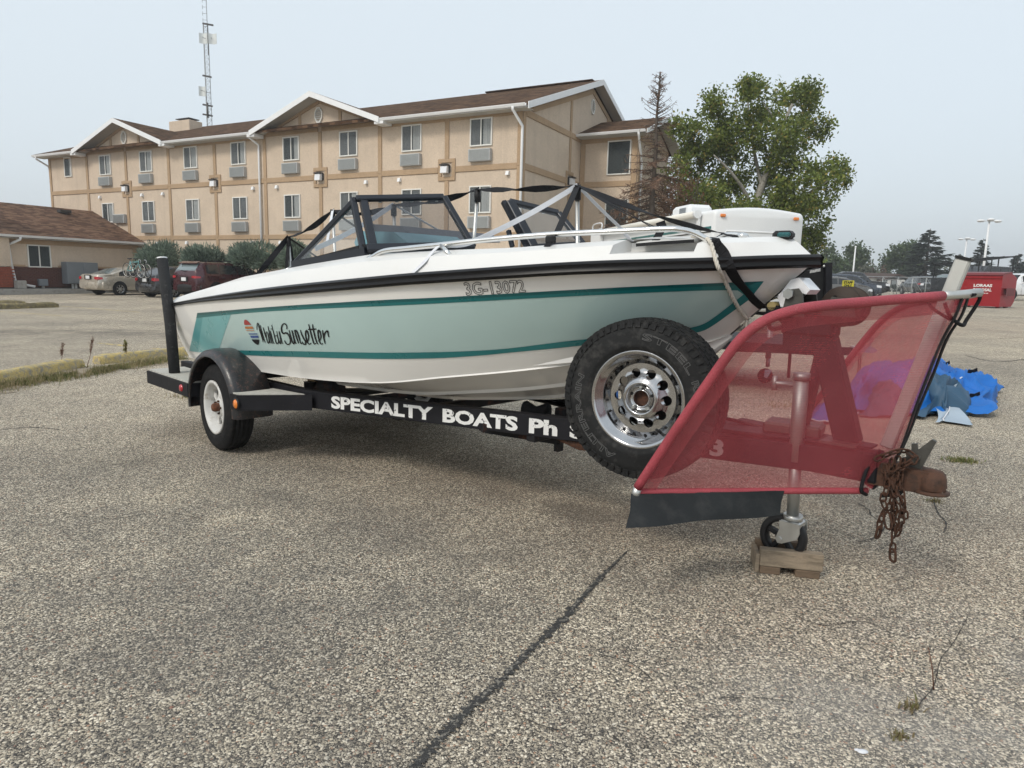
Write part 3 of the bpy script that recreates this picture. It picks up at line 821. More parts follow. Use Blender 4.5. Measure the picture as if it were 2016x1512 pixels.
# bricks, one stuff mesh (each well under ten pixels)
m_ = MB(); rnd = random.Random(4)
for r_ in range(13):
    w = -7.0 + (.105 if r_ % 2 else 0)
    while w < -.1:
        m_.box(BW(LU + .005 + rnd.uniform(-.004, .004), w + .1, .24 + r_ * .0745 + .032), (.197, .05, .062), RG); w += .208
w = -7.0
while w < -.1:
    m_.box(BW(LU - .012, w + .035, .24 + 13 * .0745), (.062, .09, .075), RG); w += .072
o = m_.build('brick', MT['brick'], lowb); tag(o, kind='stuff')
window(lowb, BW(LU, -5.47, 1.78), RG, 1.10, 1.12, True, 3)
# step-out at the far left of the frame
m_ = MB(); m_.prism([BW(LU - .35, -12, 1.24), BW(LU - .35, -6.95, 1.24), BW(LU - .35, -6.95, 2.62), BW(LU - .35, -12, 2.62)], BD * .6); m_.build('wall_projection', MT['stucco'], lowb)
m_ = MB()
for r_ in range(13):
    w = -8.4 + (.105 if r_ % 2 else 0)
    while w < -6.98:
        m_.box(BW(LU - .35, w + .1, .24 + r_ * .0745 + .032), (.197, .05, .062), RG); w += .208
o = m_.build('brick', MT['brick_red'], lowb); tag(o, kind='stuff')
m_ = MB(); m_.prism([BW(LU - .33, -12, .0), BW(LU - .33, -6.98, .0), BW(LU - .33, -6.98, 1.22), BW(LU - .33, -12, 1.22)], BD * .5); m_.build('foundation', MT['mortar'], lowb)
# roof
lz = 2.68; ls = .385; lr = 4.8
up1 = (BD + Vector((0, 0, ls))).normalized()
slope([BW(LU - .5, -16, lz), BW(LU - .5, .0, lz), BW(LU - .5 + lr, .0, lz + lr * ls), BW(LU - .5 + lr, -16, lz + lr * ls)], .1, 'roof', MT['shingle_low'], BN, up1, lowb)
slope([BW(LU - .498 + lr, -16, lz + lr * ls), BW(LU - .498 + lr, 0, lz + lr * ls), BW(LU - .5 + 2 * lr, 0, lz), BW(LU - .5 + 2 * lr, -16, lz)], .1, 'roof', MT['shingle_low'], BN, up1, lowb)
gutter(BW(LU - .5, -16, lz + .08), BW(LU - .5, -.02, lz + .08), lowb, -BD)
soffit([BW(LU - .5, -16, lz - .06), BW(LU - .5, -.02, lz - .06), BW(LU - .002, -.02, lz - .06), BW(LU - .002, -16, lz - .06)], lowb)
downspout([BW(LU - .56, -6.55, 2.66), BW(LU - .54, -6.55, 2.55), BW(LU - .08, -6.85, 2.3), BW(LU - .07, -6.85, 2.1), BW(LU - .07, -6.8, 1.3), BW(LU - .1, -6.7, .5), BW(LU - .16, -6.6, .4), BW(LU - .55, -6.05, .27)], lowb, .06)
m_ = MB(); m_.box(BW(LU + 1.0, -7.9, 4.1), (1.0, 1.5, 2.2), RG, .02); m_.build('chimney', MT['stucco'], lowb)
m_ = MB(); m_.box(BW(LU + 3.3, -2.2, 4.38), (.6, .35, .16), RG); m_.build('roof_vent', MT['lamp_dark'], lowb)

# pavement in front of the wing, with a kerb
m_ = MB(); m_.prism([BW(LU - .9, -13, -.25), BW(LU - .9, .1, -.25), BW(LU - .9, .1, .17), BW(LU - .9, -13, .17)], BD * .95); o = m_.build('pavement', MT['kerb_grey']); tag(o, kind='structure')
m_ = MB(); m_.prism([BW(-3, -.02, -.2), BW(LU - .9, -.02, -.2), BW(LU - .9, -.02, .15), BW(-3, -.02, .15)], BN * -.75); o = m_.build('pavement', MT['kerb_grey']); tag(o, kind='structure')

# electrical cabinet standing against the wing
cab = empty('electrical_cabinet', BW(LU - .45, -3.7, .17)); tag(cab, 'grey steel electrical cabinet on white conduit legs against brick wall', 'cabinet')
m_ = MB(); m_.box(BW(LU - .42, -3.72, .98), (1.62, .5, 1.12), RG, .015); m_.build('housing', MT['cabinet'], cab)
for s in (-1, 1):
    m_ = MB(); m_.box(BW(LU - .683, -3.72 + s * .40, .98), (.77, .022, 1.04), RG, .008); m_.build('door', MT['cabinet'], cab)
for q in (-.42, -.26, .3, .48):
    m_ = MB(); m_.tube([BW(LU - .4, -3.72 + q, .17), BW(LU - .4, -3.72 + q, .42)], .06, 8); m_.build('conduit', MT['trim_white'], cab)
mtr = empty('utility_box', BW(LU - .3, -5.6, .17)); tag(mtr, 'small grey utility box low on the brick wall', 'utility box')
m_ = MB(); m_.box(BW(LU - .12, -5.45, .47), (.42, .2, .34), RG, .02); m_.build('housing', MT['cabinet'], mtr)
m_ = MB(); m_.tube([BW(LU - .12, -5.45, .17), BW(LU - .12, -5.45, .30)], .07, 8); m_.build('conduit', MT['kerb_grey'], mtr)
blk = MB(); blk.box(BW(LU - .62, -6.75, .37), (.42, .36, .40), RG, .03); o = blk.build('concrete_block', MT['kerb_grey']); tag(o, 'grey concrete block beside the downspout of the wing', 'block')

# ================================================================ the ski boat
boat = empty('ski_boat', TW(1.2, 0, .42))
tag(boat, 'white ski boat with teal and pale green side stripes resting on a black trailer', 'boat')
SHEER = [(-.93, .945, .982), (-.244, .978, 1.049), (.562, .999, 1.118), (1.148, .987, 1.166), (1.612, .961, 1.203), (1.962, .903, 1.234), (2.254, .831, 1.257), (2.507, .75, 1.278), (2.729, .659, 1.297), (2.933, .562, 1.311), (3.118, .455, 1.321), (3.294, .335, 1.331), (3.44, .21, 1.343), (3.545, .10, 1.351), (3.598, .012, 1.356)]
CHINE = [(-.95, .815, .566), (-.224, .823, .577), (.341, .836, .591), (.897, .816, .610), (1.534, .771, .658), (1.957, .658, .728), (2.326, .521, .790), (2.617, .391, .847), (2.93, .21, .915), (3.13, .085, .970), (3.24, .012, 1.018)]
KEEL = [(-.95, 0, .44), (0, 0, .44), (.9, 0, .452), (1.442, 0, .477), (1.845, 0, .519), (2.297, 0, .582), (2.72, 0, .70), (3.0, 0, .83), (3.169, 0, .945), (3.25, .0, 1.02)]
def by_station(curve, xs):
    c = spline(curve, 8)
    return [Vector((x, interp(x, [(p.x, p.y) for p in c]), interp(x, [(p.x, p.z) for p in c]))) for x in xs]
NS = 70
def stations(curve, n, pw=1.0):
    a, b = curve[0][0], curve[-1][0]
    return [a + (b - a) * (1 - (1 - k / (n - 1)) ** pw) for k in range(n)]
sh = by_station(SHEER, stations(SHEER, NS, 1.35)); chn = by_station(CHINE, stations(CHINE, NS, 1.35)); kl = by_station(KEEL, stations(KEEL, NS, 1.35))
def side_row(s):     # hull side, v from chine 0 to sheer 1
    out = []
    for i in range(NS):
        p = chn[i].lerp(sh[i], s); fl = math.sin(math.pi * s) * .022 * (1 - (i / NS) ** 3)
        out.append(Vector((p.x, p.y + fl, p.z)))
    return out
def bot_row(s):      # keel 0 to chine 1 with two running strakes
    out = []
    for i in range(NS):
        p = kl[i].lerp(chn[i], s); g = sstep(.15, .6, i / NS) * (1 - sstep(.9, 1, i / NS))
        z = p.z - .035 * math.sin(math.pi * s) * g
        out.append(Vector((p.x, p.y, z)))
    return out
def W2(p, sgn=-1): return TW(p.x, p.y * sgn, p.z)
mb = MB()
VS = [k / 14 for k in range(15)]
for sgn in (-1, 1):
    rows = []
    for s in (0, .30, .32, .34, .62, .64, .66, .985):
        r = bot_row(s)
        if s in (.32, .64): r = [Vector((p.x, p.y, p.z - .014)) for p in r]
        rows.append([W2(p, sgn) for p in r])
    mb.grid(rows if sgn > 0 else rows[::-1], True)
    rows = [[W2(Vector((p.x, p.y + .012, p.z - .004)), sgn) for p in bot_row(.985)]] + [[W2(p, sgn) for p in side_row(s)] for s in VS]
    mb.grid(rows if sgn > 0 else rows[::-1], True)
# transom
tr = [W2(kl[0], -1)] + [W2(chn[0], -1)] + [W2(side_row(s)[0], -1) for s in VS[1:]] + [W2(side_row(s)[0], 1) for s in VS[:0:-1]] + [W2(chn[0], 1)]
mb.poly(tr)
hull = mb.build('hull', MT['gel_white'], boat); weld(hull, 28)
HULLV = []; HULLF = []
hb = MB(); hb.grid([[W2(p, -1) for p in side_row(s)] for s in [k / 30 for k in range(31)]])
HB = BVHTree.FromPolygons([Vector(v) for v in hb.v], hb.f)
def on_hull(px, py, off):
    d = ray(px, py).normalized(); loc, n, i, dist = HB.ray_cast(EYE, d)
    if loc is None:
        best = None
        for k in range(60):
            r_ = HB.find_nearest(EYE + d * (2.6 + k * .06))
            if r_[0] is not None and (best is None or r_[3] < best[3]): best = r_
        loc, n, i, dist = best
        loc = EYE + d * (loc - EYE).dot(d)
    if n.dot(d) > 0: n = -n
    return loc + n * off
def hull_band(top, bot, name, mat, off, n=60, m=4):
    """vinyl band lying on the hull between two measured edges"""
    T = resample([(x, y, 0) for x, y in top], n); B = resample([(x, y, 0) for x, y in bot], n); g = MB(); rows = []
    for j in range(m + 1):
        rows.append([on_hull(*(T[i].lerp(B[i], j / m)).xy, off) for i in range(n)])
    g.grid(rows, True); return g.build(name, mat, boat)
def sp2(pts, n=6): return [(p.x, p.y) for p in spline([(x, y, 0) for x, y in pts], n)]
low_top = sp2([(429, 689), (571, 691), (736, 694), (850, 693), (938, 690), (1006, 685), (1100, 673), (1164, 666), (1260, 656), (1330, 648), (1365, 643), (1387, 636), (1410, 621), (1437, 600), (1464, 578)])
low_bot = sp2([(427, 694), (500, 699.5), (571, 702), (736, 706), (850, 705), (938, 700), (1006, 693.5), (1100, 684.5), (1160, 678), (1260, 668), (1340, 659), (1379, 652), (1402, 641), (1440, 614), (1476, 588)])
up_top = sp2([(389, 616), (533, 604), (640, 597), (760, 590), (880, 584.5), (1112, 571), (1286, 562), (1400, 557), (1503, 553)])
up_mid = sp2([(388, 621), (533, 608.5), (640, 602), (760, 596), (880, 590), (1112, 577), (1286, 568), (1400, 563), (1487, 559)])
up_bot = sp2([(387, 626), (455, 619), (533, 612.5), (640, 607), (760, 602), (880, 596), (1112, 583.5), (1286, 575), (1400, 571), (1462, 571)])
pan_top = [(455, 619)] + [p for p in up_bot if p[0] > 460]
pan_bot = [p for p in low_top]
hull_band(pan_top, pan_bot, 'pale_band', MT['teal_pale'], .0012, 110, 14)
def cut(c, a, b): return [p for p in c if a <= p[0] <= b]
hull_band(cut(up_mid, 0, 9999), cut(up_bot, 0, 9999), 'stripe', MT['teal'], .0028, 100, 2)
hull_band(up_top, up_mid, 'stripe', MT['teal_dark'], .0028, 100, 2)
hull_band(low_top[:-1] + [(1464, 578)], low_bot, 'stripe', MT['teal_low'], .0028, 120, 3)
hull_band([(1452, 571), (1484, 557), (1502, 553)], [(1464, 579), (1476, 588), (1503, 553.5)], 'stripe', MT['teal_low'], .0031, 14, 4)
hull_band([(387.5, 624), (400, 622)], [(373, 691), (390, 693)], 'stern_block', MT['teal_mid'], .0020, 8, 8)
hull_band([(400, 622), (455, 619)], [(390, 693), (429, 695)], 'stern_block', MT['teal_soft'], .0022, 10, 8)

def stroke(pts, w, off, mbx, hit):
    """brush stroke of width w following photo points, laid on a surface"""
    P = resample(sp2_(pts), max(6, int(len(pts) * 4))); L = []; R_ = []
    for i, p in enumerate(P):
        t = P[min(i + 1, len(P) - 1)] - P[max(i - 1, 0)]
        t = t.normalized() if t.length > 1e-6 else Vector((1, 0, 0)); n = Vector((-t.y, t.x, 0))
        k = .55 + .45 * math.sin(math.pi * min(1, max(0, (i + .6) / len(P))))
        L.append(hit(p.x + n.x * w / 2 * k, p.y + n.y * w / 2 * k, off)); R_.append(hit(p.x - n.x * w / 2 * k, p.y - n.y * w / 2 * k, off))
    mbx.grid([L, R_])
def sp2_(pts): return spline([(x, y, 0) for x, y in pts], 5)
lz = lambda pts: [(460 + x / 9.164, 600 + y / 9.164) for x, y in pts]
thin = [[(430, 450), (428, 395), (440, 324), (460, 355), (470, 420), (505, 540), (540, 670)], [(488, 362), (500, 430), (540, 570), (578, 682)], [(492, 395), (520, 520), (552, 640)], [(540, 405), (560, 480), (590, 590)],
        [(622, 505), (600, 478), (592, 530), (605, 620), (632, 688), (650, 672), (640, 590), (622, 500), (645, 600), (668, 680), (685, 692)],
        [(628, 385), (645, 470), (675, 610), (700, 690), (716, 690)], [(668, 460), (690, 560), (715, 660), (735, 692), (748, 690)], [(682, 424), (688, 442)],
        [(692, 362), (715, 450), (745, 570), (768, 655), (782, 694), (806, 694), (818, 650), (802, 585), (778, 545), (754, 570)],
        [(785, 470), (800, 560), (830, 660), (850, 700), (862, 690), (850, 600), (828, 470), (855, 580), (885, 680), (900, 702)]]
bold = [[(965, 440), (968, 390), (945, 345), (910, 340), (880, 375), (870, 430), (882, 490), (910, 515), (950, 502), (985, 520), (1015, 575), (1030, 630), (1025, 690), (995, 712), (960, 700), (938, 665), (925, 640)],
        [(1008, 455), (1035, 560), (1060, 650), (1085, 695), (1105, 690), (1098, 620), (1060, 455), (1090, 570), (1120, 670), (1140, 697)],
        [(1105, 450), (1135, 560), (1180, 692)], [(1122, 505), (1120, 455), (1145, 470), (1180, 560), (1215, 680), (1240, 702)],
        [(1215, 450), (1225, 500), (1265, 590), (1300, 650), (1310, 700), (1285, 712), (1255, 690), (1245, 660)],
        [(1290, 690), (1350, 640), (1360, 560), (1340, 480), (1318, 460), (1305, 520), (1320, 610), (1350, 690), (1385, 705), (1405, 682)],
        [(1362, 348), (1385, 440), (1420, 580), (1455, 690), (1475, 707), (1492, 684)], [(1430, 348), (1445, 440), (1475, 570), (1510, 680), (1535, 705)], [(1350, 440), (1430, 438), (1502, 432)],
        [(1535, 655), (1580, 600), (1575, 510), (1550, 458), (1530, 470), (1535, 560), (1555, 650), (1585, 705), (1618, 690)],
        [(1610, 452), (1625, 540), (1645, 640), (1662, 700)], [(1640, 605), (1650, 520), (1685, 470), (1708, 478), (1715, 540), (1730, 580)]]
g = MB()
for s in thin: stroke(lz(s), 1.95, .0042, g, on_hull)
for s in bold: stroke(lz(s), 2.9, .0042, g, on_hull)
g.build('script_lettering', MT['black_vinyl'], boat)
def hull_patch(pts, name, mat, off=.0044):
    P = [Vector((x, y, 0)) for x, y in lz(pts)]; c = sum(P, Vector()) / len(P); g = MB()
    g.add([on_hull(c.x, c.y, off)] + [on_hull(p.x, p.y, off) for p in P], [(0, i + 1, (i + 1) % len(P) + 1) for i in range(len(P))]); g.build(name, mat, boat)
MT['v_red'] = plain('red_vinyl', (.33, .035, .035), .4, 0, .1, 6); MT['v_orange'] = plain('orange_vinyl', (.42, .14, .03), .4, 0, .1, 6); MT['v_peach'] = plain('peach_vinyl', (.48, .25, .15), .4, 0, .1, 6)
MT['v_blue'] = plain('blue_vinyl', (.03, .07, .25), .4, 0, .1, 6)
hull_patch([(205, 362), (196, 312), (203, 277), (225, 264), (255, 280), (290, 315), (327, 358)], 'sun_emblem', MT['v_red'])
hull_patch([(211, 390), (345, 388), (370, 428), (224, 430)], 'sun_emblem', MT['v_orange']); hull_patch([(229, 453), (375, 452), (384, 467), (236, 467)], 'sun_emblem', MT['v_peach'])
hull_patch([(277, 514), (434, 514), (440, 530), (290, 531)], 'sun_emblem', MT['v_blue']); hull_patch([(307, 553), (452, 553), (460, 592), (322, 592)], 'sun_emblem', MT['v_blue'])
hull_patch([(333, 620), (467, 622), (466, 690), (450, 714), (425, 712), (390, 690), (350, 650)], 'sun_emblem', MT['black_vinyl'])

# ---- text helpers: built-in font outlines
def text_mesh(txt, bold=0.0, res=3):
    cu = bpy.data.curves.new('t', 'FONT'); cu.body = txt; cu.offset = bold; cu.resolution_u = res
    ob = bpy.data.objects.new('t', cu); COL.objects.link(ob); bpy.context.view_layer.update()
    me = bpy.data.meshes.new_from_object(ob.evaluated_get(bpy.context.evaluated_depsgraph_get()))
    vs = [v.co.copy() for v in me.vertices]; fs = [list(p.vertices) for p in me.polygons]
    ed = {}
    for p in me.polygons:
        for k in p.edge_keys: ed[k] = ed.get(k, 0) + 1
    bd = [k for k, c in ed.items() if c == 1]
    bpy.data.objects.remove(ob); bpy.data.curves.remove(cu); bpy.data.meshes.remove(me)
    x0 = min(v.x for v in vs); x1 = max(v.x for v in vs); y0 = min(v.y for v in vs); y1 = max(v.y for v in vs)
    return [((v.x - x0) / (x1 - x0), (v.y - y0) / (y1 - y0)) for v in vs], fs, bd
def quadmap(q, u, v):   # q: bottom-left, bottom-right, top-right, top-left
    a = Vector(q[0]).lerp(Vector(q[1]), u); b = Vector(q[3]).lerp(Vector(q[2]), u); return a.lerp(b, v)
# registration number: letter outlines only
vs, fs, bd = text_mesh('3G-13072', .012, 2)
g = MB(); q = [(918, 581.5), (1034, 575), (1032, 550.5), (914, 556)]
for a, b in bd:
    A = quadmap(q, vs[a][0] - .02 * (vs[a][1] - .5), vs[a][1]); B = quadmap(q, vs[b][0] - .02 * (vs[b][1] - .5), vs[b][1]); t = (B - A)
    if t.length < 1e-4: continue
    n = Vector((-t.y, t.x)).normalized() * .55; t = t.normalized() * .2
    g.add([on_hull(*(A - t + n), .003), on_hull(*(B + t + n), .003), on_hull(*(B + t - n), .003), on_hull(*(A - t - n), .003)], [(0, 1, 2, 3)])
g.build('registration_number', MT['black_vinyl'], boat)

# ---- rub rail
def sheer_at(x): return by_station(SHEER, [x])[0]
mb = MB()
for sgn in (-1, 1):
    rows = []
    for i in range(NS):
        p = sh[i]; k = sstep(-.9, 1.2, p.x); hh = .012 + .016 * k; oo = .016 + .012 * k
        nx, ny = (0, 1)
        if i < NS - 1:
            t = (sh[min(i + 1, NS - 1)] - sh[max(i - 1, 0)]); nx, ny = -t.y, t.x
            L = math.hypot(nx, ny); nx, ny = nx / L, ny / L
            if ny < 0: nx, ny = -nx, -ny
        else: nx, ny = .99, .1
        pr = [(-.006, -hh), (oo * .6, -hh), (oo, -hh * .55), (oo * .8, -hh * .12), (oo * .8, hh * .12), (oo, hh * .55), (oo * .6, hh), (-.006, hh)]
        rows.append([TW(p.x + nx * a, (p.y + ny * a) * sgn, p.z + b) for a, b in pr])
    mb.grid(rows if sgn < 0 else [r[::-1] for r in rows], True)
rr = mb.build('rub_rail', MT['black_vinyl'], boat); weld(rr, 50)

# ---- deck moulding
TOPZ = [(-.93, 1.062), (-.6, 1.115), (.083, 1.217), (.5, 1.258), (.954, 1.305), (1.55, 1.362), (2.04, 1.382), (2.42, 1.395), (2.945, 1.437), (3.232, 1.445), (3.40, 1.453), (3.53, 1.457)]
def deck_row(kind):
    out = []
    for i in range(NS):
        p = sh[i]; tz = interp(p.x, TOPZ); inset = {'S': 0.0, 'M': .028, 'K': .055, 'T': .155, 'G': .27}[kind]
        if p.x > 3.3: inset *= max(.25, 1 - (p.x - 3.3) / .38)
        f = {'S': 0, 'M': .40, 'K': .70 if p.x < 1.6 else .70 + .05 * sstep(1.6, 2.4, p.x), 'T': 1.0, 'G': 1.05}[kind]
        y = max(p.y - inset, 0.0); back = .20 * f * sstep(3.35, 3.598, p.x)      # bow corner leans back
        out.append(Vector((p.x - back * .55, y, p.z + .010 + (tz - p.z - .010) * f)))
    return out
NOTCH = (2.93, 3.23)
mb = MB(); D = {k: deck_row(k) for k in 'SMKTG'}
i0 = min(range(NS), key=lambda i: abs(sh[i].x - NOTCH[0])); i1 = min(range(NS), key=lambda i: abs(sh[i].x - NOTCH[1]))
for sgn in (-1, 1):
    for a, b in (('S', 'M'), ('M', 'K'), ('K', 'T'), ('T', 'G')):
        segs = [(0, NS - 1)]
        if b in 'KT' and a in 'MK': segs = [(0, i0), (i1, NS - 1)]
        for s0, s1 in segs:
            rows = [[W2(p, sgn) for p in D[a][s0:s1 + 1]], [W2(p, sgn) for p in D[b][s0:s1 + 1]]]
            mb.grid(rows if sgn > 0 else rows[::-1])
    # recess for the step hatch: floor and back wall
    fl = [Vector((p.x, max(p.y - .17, .02), p.z + .018)) for p in D['M'][i0:i1 + 1]]
    sl0, sl1 = D['T'][i0], D['T'][i1]
    bw = [Vector((f_.x, f_.y, t.z - .012)) for f_, t in zip(fl, D['T'][i0:i1 + 1])]
    mb.grid([[W2(p, sgn) for p in D['M'][i0:i1 + 1]], [W2(p, sgn) for p in fl], [W2(p, sgn) for p in bw]])
    for i, e in ((i0, 0), (i1, -1)):
        mb.poly([W2(q, sgn) for q in (D['M'][i], D['K'][i], D['T'][i], bw[e], fl[e])])
def SOLE(i, sgn):
    p = D['G'][i]; zz = max(.80, chn[i].z + .06)
    return (p.x, max(min(p.y - .02, chn[i].y * .92), .01) * sgn, zz)
# foredeck, crowned, and the inner coaming with cockpit sole
iF = min(range(NS), key=lambda i: abs(sh[i].x - 2.85)); iA = min(range(NS), key=lambda i: abs(sh[i].x - (-.55)))
for seg in ((iF, NS - 1), (0, iA)):
    rows = []
    for i in range(seg[0], seg[1] + 1):
        p = D['G'][i]; rows.append([TW(p.x, p.y * (1 - 2 * k / 8), p.z + .03 * (1 - (1 - 2 * k / 8) ** 2) * min(1, p.y / .3)) for k in range(9)])
    mb.grid(rows)
for sgn in (-1, 1):
    a = [W2(p, sgn) for p in D['G'][iA:iF + 1]]; b = [TW(*SOLE(i, sgn)) for i in range(iA, iF + 1)]
    mb.grid([a, b] if sgn > 0 else [b, a])
fa = [TW(*SOLE(i, -1)) for i in range(iA, iF + 1)]; fb = [TW(*SOLE(i, 1)) for i in range(iA, iF + 1)]
mb.grid([fa, fb])
for i in (iA, iF):
    p = D['G'][i]; mb.poly([TW(p.x, -p.y, p.z), TW(p.x, p.y, p.z), TW(*SOLE(i, 1)), TW(*SOLE(i, -1))])
# stern cap of the deck
mb.poly([W2(D[k][0], -1) for k in 'SMKTG'] + [W2(D[k][0], 1) for k in 'GTKMS'])
deck = mb.build('deck', MT['gel_deck'], boat); weld(deck, 13)
# hatch lid over the step notch: thin moulded plate with dark edge
mb = MB()
lid = [TW(*TY(1253, 482.5, -.43)), TW(*TY(1300, 478.5, -.40)), TW(*TY(1367, 474.5, -.30))]
inn = [p + TPV * .22 - TD * .02 for p in lid]
mb.prism(lid + inn[::-1], Vector((0, 0, .012))); mb.build('hatch_lid', MT['gel_deck'], boat)
mb = MB(); mb.ribbon([p + Vector((0, 0, .000)) - TPV * .003 for p in lid], .014, Vector((0, 0, 1)), .006); mb.build('lid_gasket', MT['plastic_black'], boat)

# ---- bow rail, cleat, bow light, trim bits
railpts = [TY(713, 517, -.85), TY(735, 505, -.835), TY(757, 494, -.82), TY(800, 489, -.79), TY(868, 482, -.75), TY(960, 472, -.66), TY(1080, 462, -.55), TY(1200, 456, -.46), TY(1310, 451, -.37), TY(1338, 452, -.345), TY(1365, 458, -.31), TY(1400, 476, -.27)]
for sgn in (1, -1):
    mb = MB(); P = spline([TW(p.x, p.y * sgn, p.z) for p in railpts], 6); mb.tube(P, .0135, 12); mb.build('bow_rail', MT['stainless'], boat)
    mb = MB(); a = TY(868, 482, -.75); b = TY(886, 503, -.78); mb.tube([TW(a.x, a.y * sgn, a.z), TW(b.x, b.y * sgn, b.z)], .012, 10); mb.build('rail_stanchion', MT['stainless'], boat)
mb = MB(); c0 = TY(1412, 468, .0); mb.tube(spline([TW(*TY(1412, 470, .05)), TW(*TY(1428, 462, .05)), TW(*TY(1452, 462, .05)), TW(*TY(1470, 469, .05))], 5), .011, 10)
mb.ball(TW(*TY(1462, 464, .05)), .022, 10, 7, (1.3, 1.3, .7)); mb.build('bow_cleat', MT['stainless'], boat)
mb = MB(); p = TY(1543, 461, -.02); mb.box(TW(p.x, p.y, p.z - .004), (.085, .06, .036), Matrix.Rotation(HA, 3, 'Z'), .012); bl = mb.build('bow_light', MT['plastic_black'], boat)
mb = MB(); mb.box(TW(p.x + .012, p.y - .026, p.z - .004), (.055, .02, .020), Matrix.Rotation(HA, 3, 'Z'), .006); mb.build('lens', MT['teal_dark'], bl)
for px, py, y in ((822, 508, -.82), (898, 501, -.76), (925, 505, -.70), (1027, 496, -.62)):
    mb = MB(); q = TY(px, py, y); mb.ball(TW(q.x, q.y, q.z), .008, 8, 6); mb.build('snap_stud', MT['stainless'], boat)
# bow eyes
for px, py in ((1505, 604), (1523, 590)):
    mb = MB(); q = TY(px, py, 0); mb.tube(spline([TW(q.x - .02, 0, q.z), TW(q.x + .02, 0, q.z + .012), TW(q.x + .05, 0, q.z - .02), TW(q.x + .03, 0, q.z - .05)], 5), .008, 8); mb.build('bow_eye', MT['stainless'], boat)

# ---- windshield
def bar(a, b, w, d, root, name='frame_bar', up=(0, 0, 1), mat='navy_frame'):
    mb = MB(); mb.beam(a, b, d, w, up, .006); return mb.build(name, MT[mat], root)
A0 = TW(.697, -.80, 1.30); A1 = TW(1.425, -.76, 1.376); A2 = TW(1.17, -.655, 1.692)
B1 = TW(1.70, -.20, 1.425); B2 = TW(1.43, -.20, 1.731)
ws = MB(); ws.beam(A0, A1, .035, .05); wsf = ws.build('windshield_frame', MT['navy_frame'], boat)
def inset_quad(P, k):
    c = sum(P, Vector()) / len(P); return [p.lerp(c, k) for p in P]
def subbar(a, b, w, d, name='frame_bar', mat='navy_frame', up=(0, 0, 1)):
    mb = MB(); mb.beam(a, b, d, w, up, .005); return mb.build(name, MT[mat], wsf)
subbar(A0, A2, .032, .03); subbar(A1 - TD * .03, A2 - TD * .03, .036, .035)
nrm = (A2 - A1).cross(B1 - A1).normalized()
subbar(A1 + TPV * .05, A2 + TPV * .05, .058, .045, up=nrm); subbar(A2, B2, .038, .03, up=(A2 - A1)); subbar(B1, B2, .036, .035, up=nrm); subbar(A1 + Vector((0, 0, .02)), B1 + Vector((0, 0, .01)), .05, .035, up=(A2 - A1))
mb = MB(); mb.prism([A0 + TD * .06 + Vector((0, 0, .03)), A1 - TD * .05 + Vector((0, 0, .045)), A2 - TD * .05 - Vector((0, 0, .03))], TPV * .006); mb.build('side_glass', MT['ws_side'], wsf)
mb = MB(); mb.prism([A1 + TPV * .03, B1, B2, A2 + TPV * .03], nrm * .006); mb.build('front_glass', MT['ws_glass'], wsf)
mb = MB(); mb.prism([A0 + Vector((0, 0, -.008)), A1 + Vector((0, 0, -.008)), A1 + Vector((0, 0, .045)) - TD * .03, A0 + Vector((0, 0, .03)) + TD * .09], TPV * .02); mb.build('base_moulding', MT['plastic_black'], wsf)
for k in (.08, .27, .46, .63, .92):
    mb = MB(); p = A2.lerp(B2, k); mb.box(p + nrm * .022, (.02, .02, .02), Matrix.Rotation(HA, 3, 'Z'), .004); mb.build('snap_stud', MT['alu'], wsf)
mb = MB(); mb.tube([TW(.62, -.80, 1.27), TW(.54, -.80, 1.255)], .012, 8); mb.tube([TW(.60, -.78, 1.27), TW(.76, -.78, 1.32)], .016, 8); mb.build('side_strut', MT['stainless'], wsf)
# opened walk-through pane, standing at the port side
C1 = TW(1.731, .30, 1.45); C2 = TW(1.507, .30, 1.747); E1 = TW(1.85, .66, 1.485); E2 = TW(1.625, .66, 1.70)
d2 = MB(); n2 = (C2 - C1).cross(E1 - C1).normalized(); d2.beam(C1, C2, .06, .045, n2, .005); wso = d2.build('walk_through_frame', MT['navy_frame'], boat)
for a, b in ((C2, E2), (E2, E1), (C1, E1)):
    mb = MB(); mb.beam(a, b, .04, .035, n2, .005); mb.build('frame_bar', MT['navy_frame'], wso)
mb = MB(); mb.beam(C1 - TD * .035 - TPV * .02, C2 - TD * .035 - TPV * .02, .03, .03, n2); mb.build('hinge_post', MT['navy_frame'], wso)
mb = MB(); mb.prism([C1, E1, E2, C2], n2 * .006); mb.build('pane', MT['ws_side'], wso)
for k in (.35, .75):
    mb = MB(); p = C2.lerp(E2, k); mb.box(p + n2 * .02, (.05, .02, .02), Matrix.Rotation(HA, 3, 'Z'), .004); mb.build('snap_stud', MT['white_lens'], wso)
bar(TW(1.60, .24, 1.45), TW(1.56, .24, 1.56), .03, .03, boat, 'pane_post')
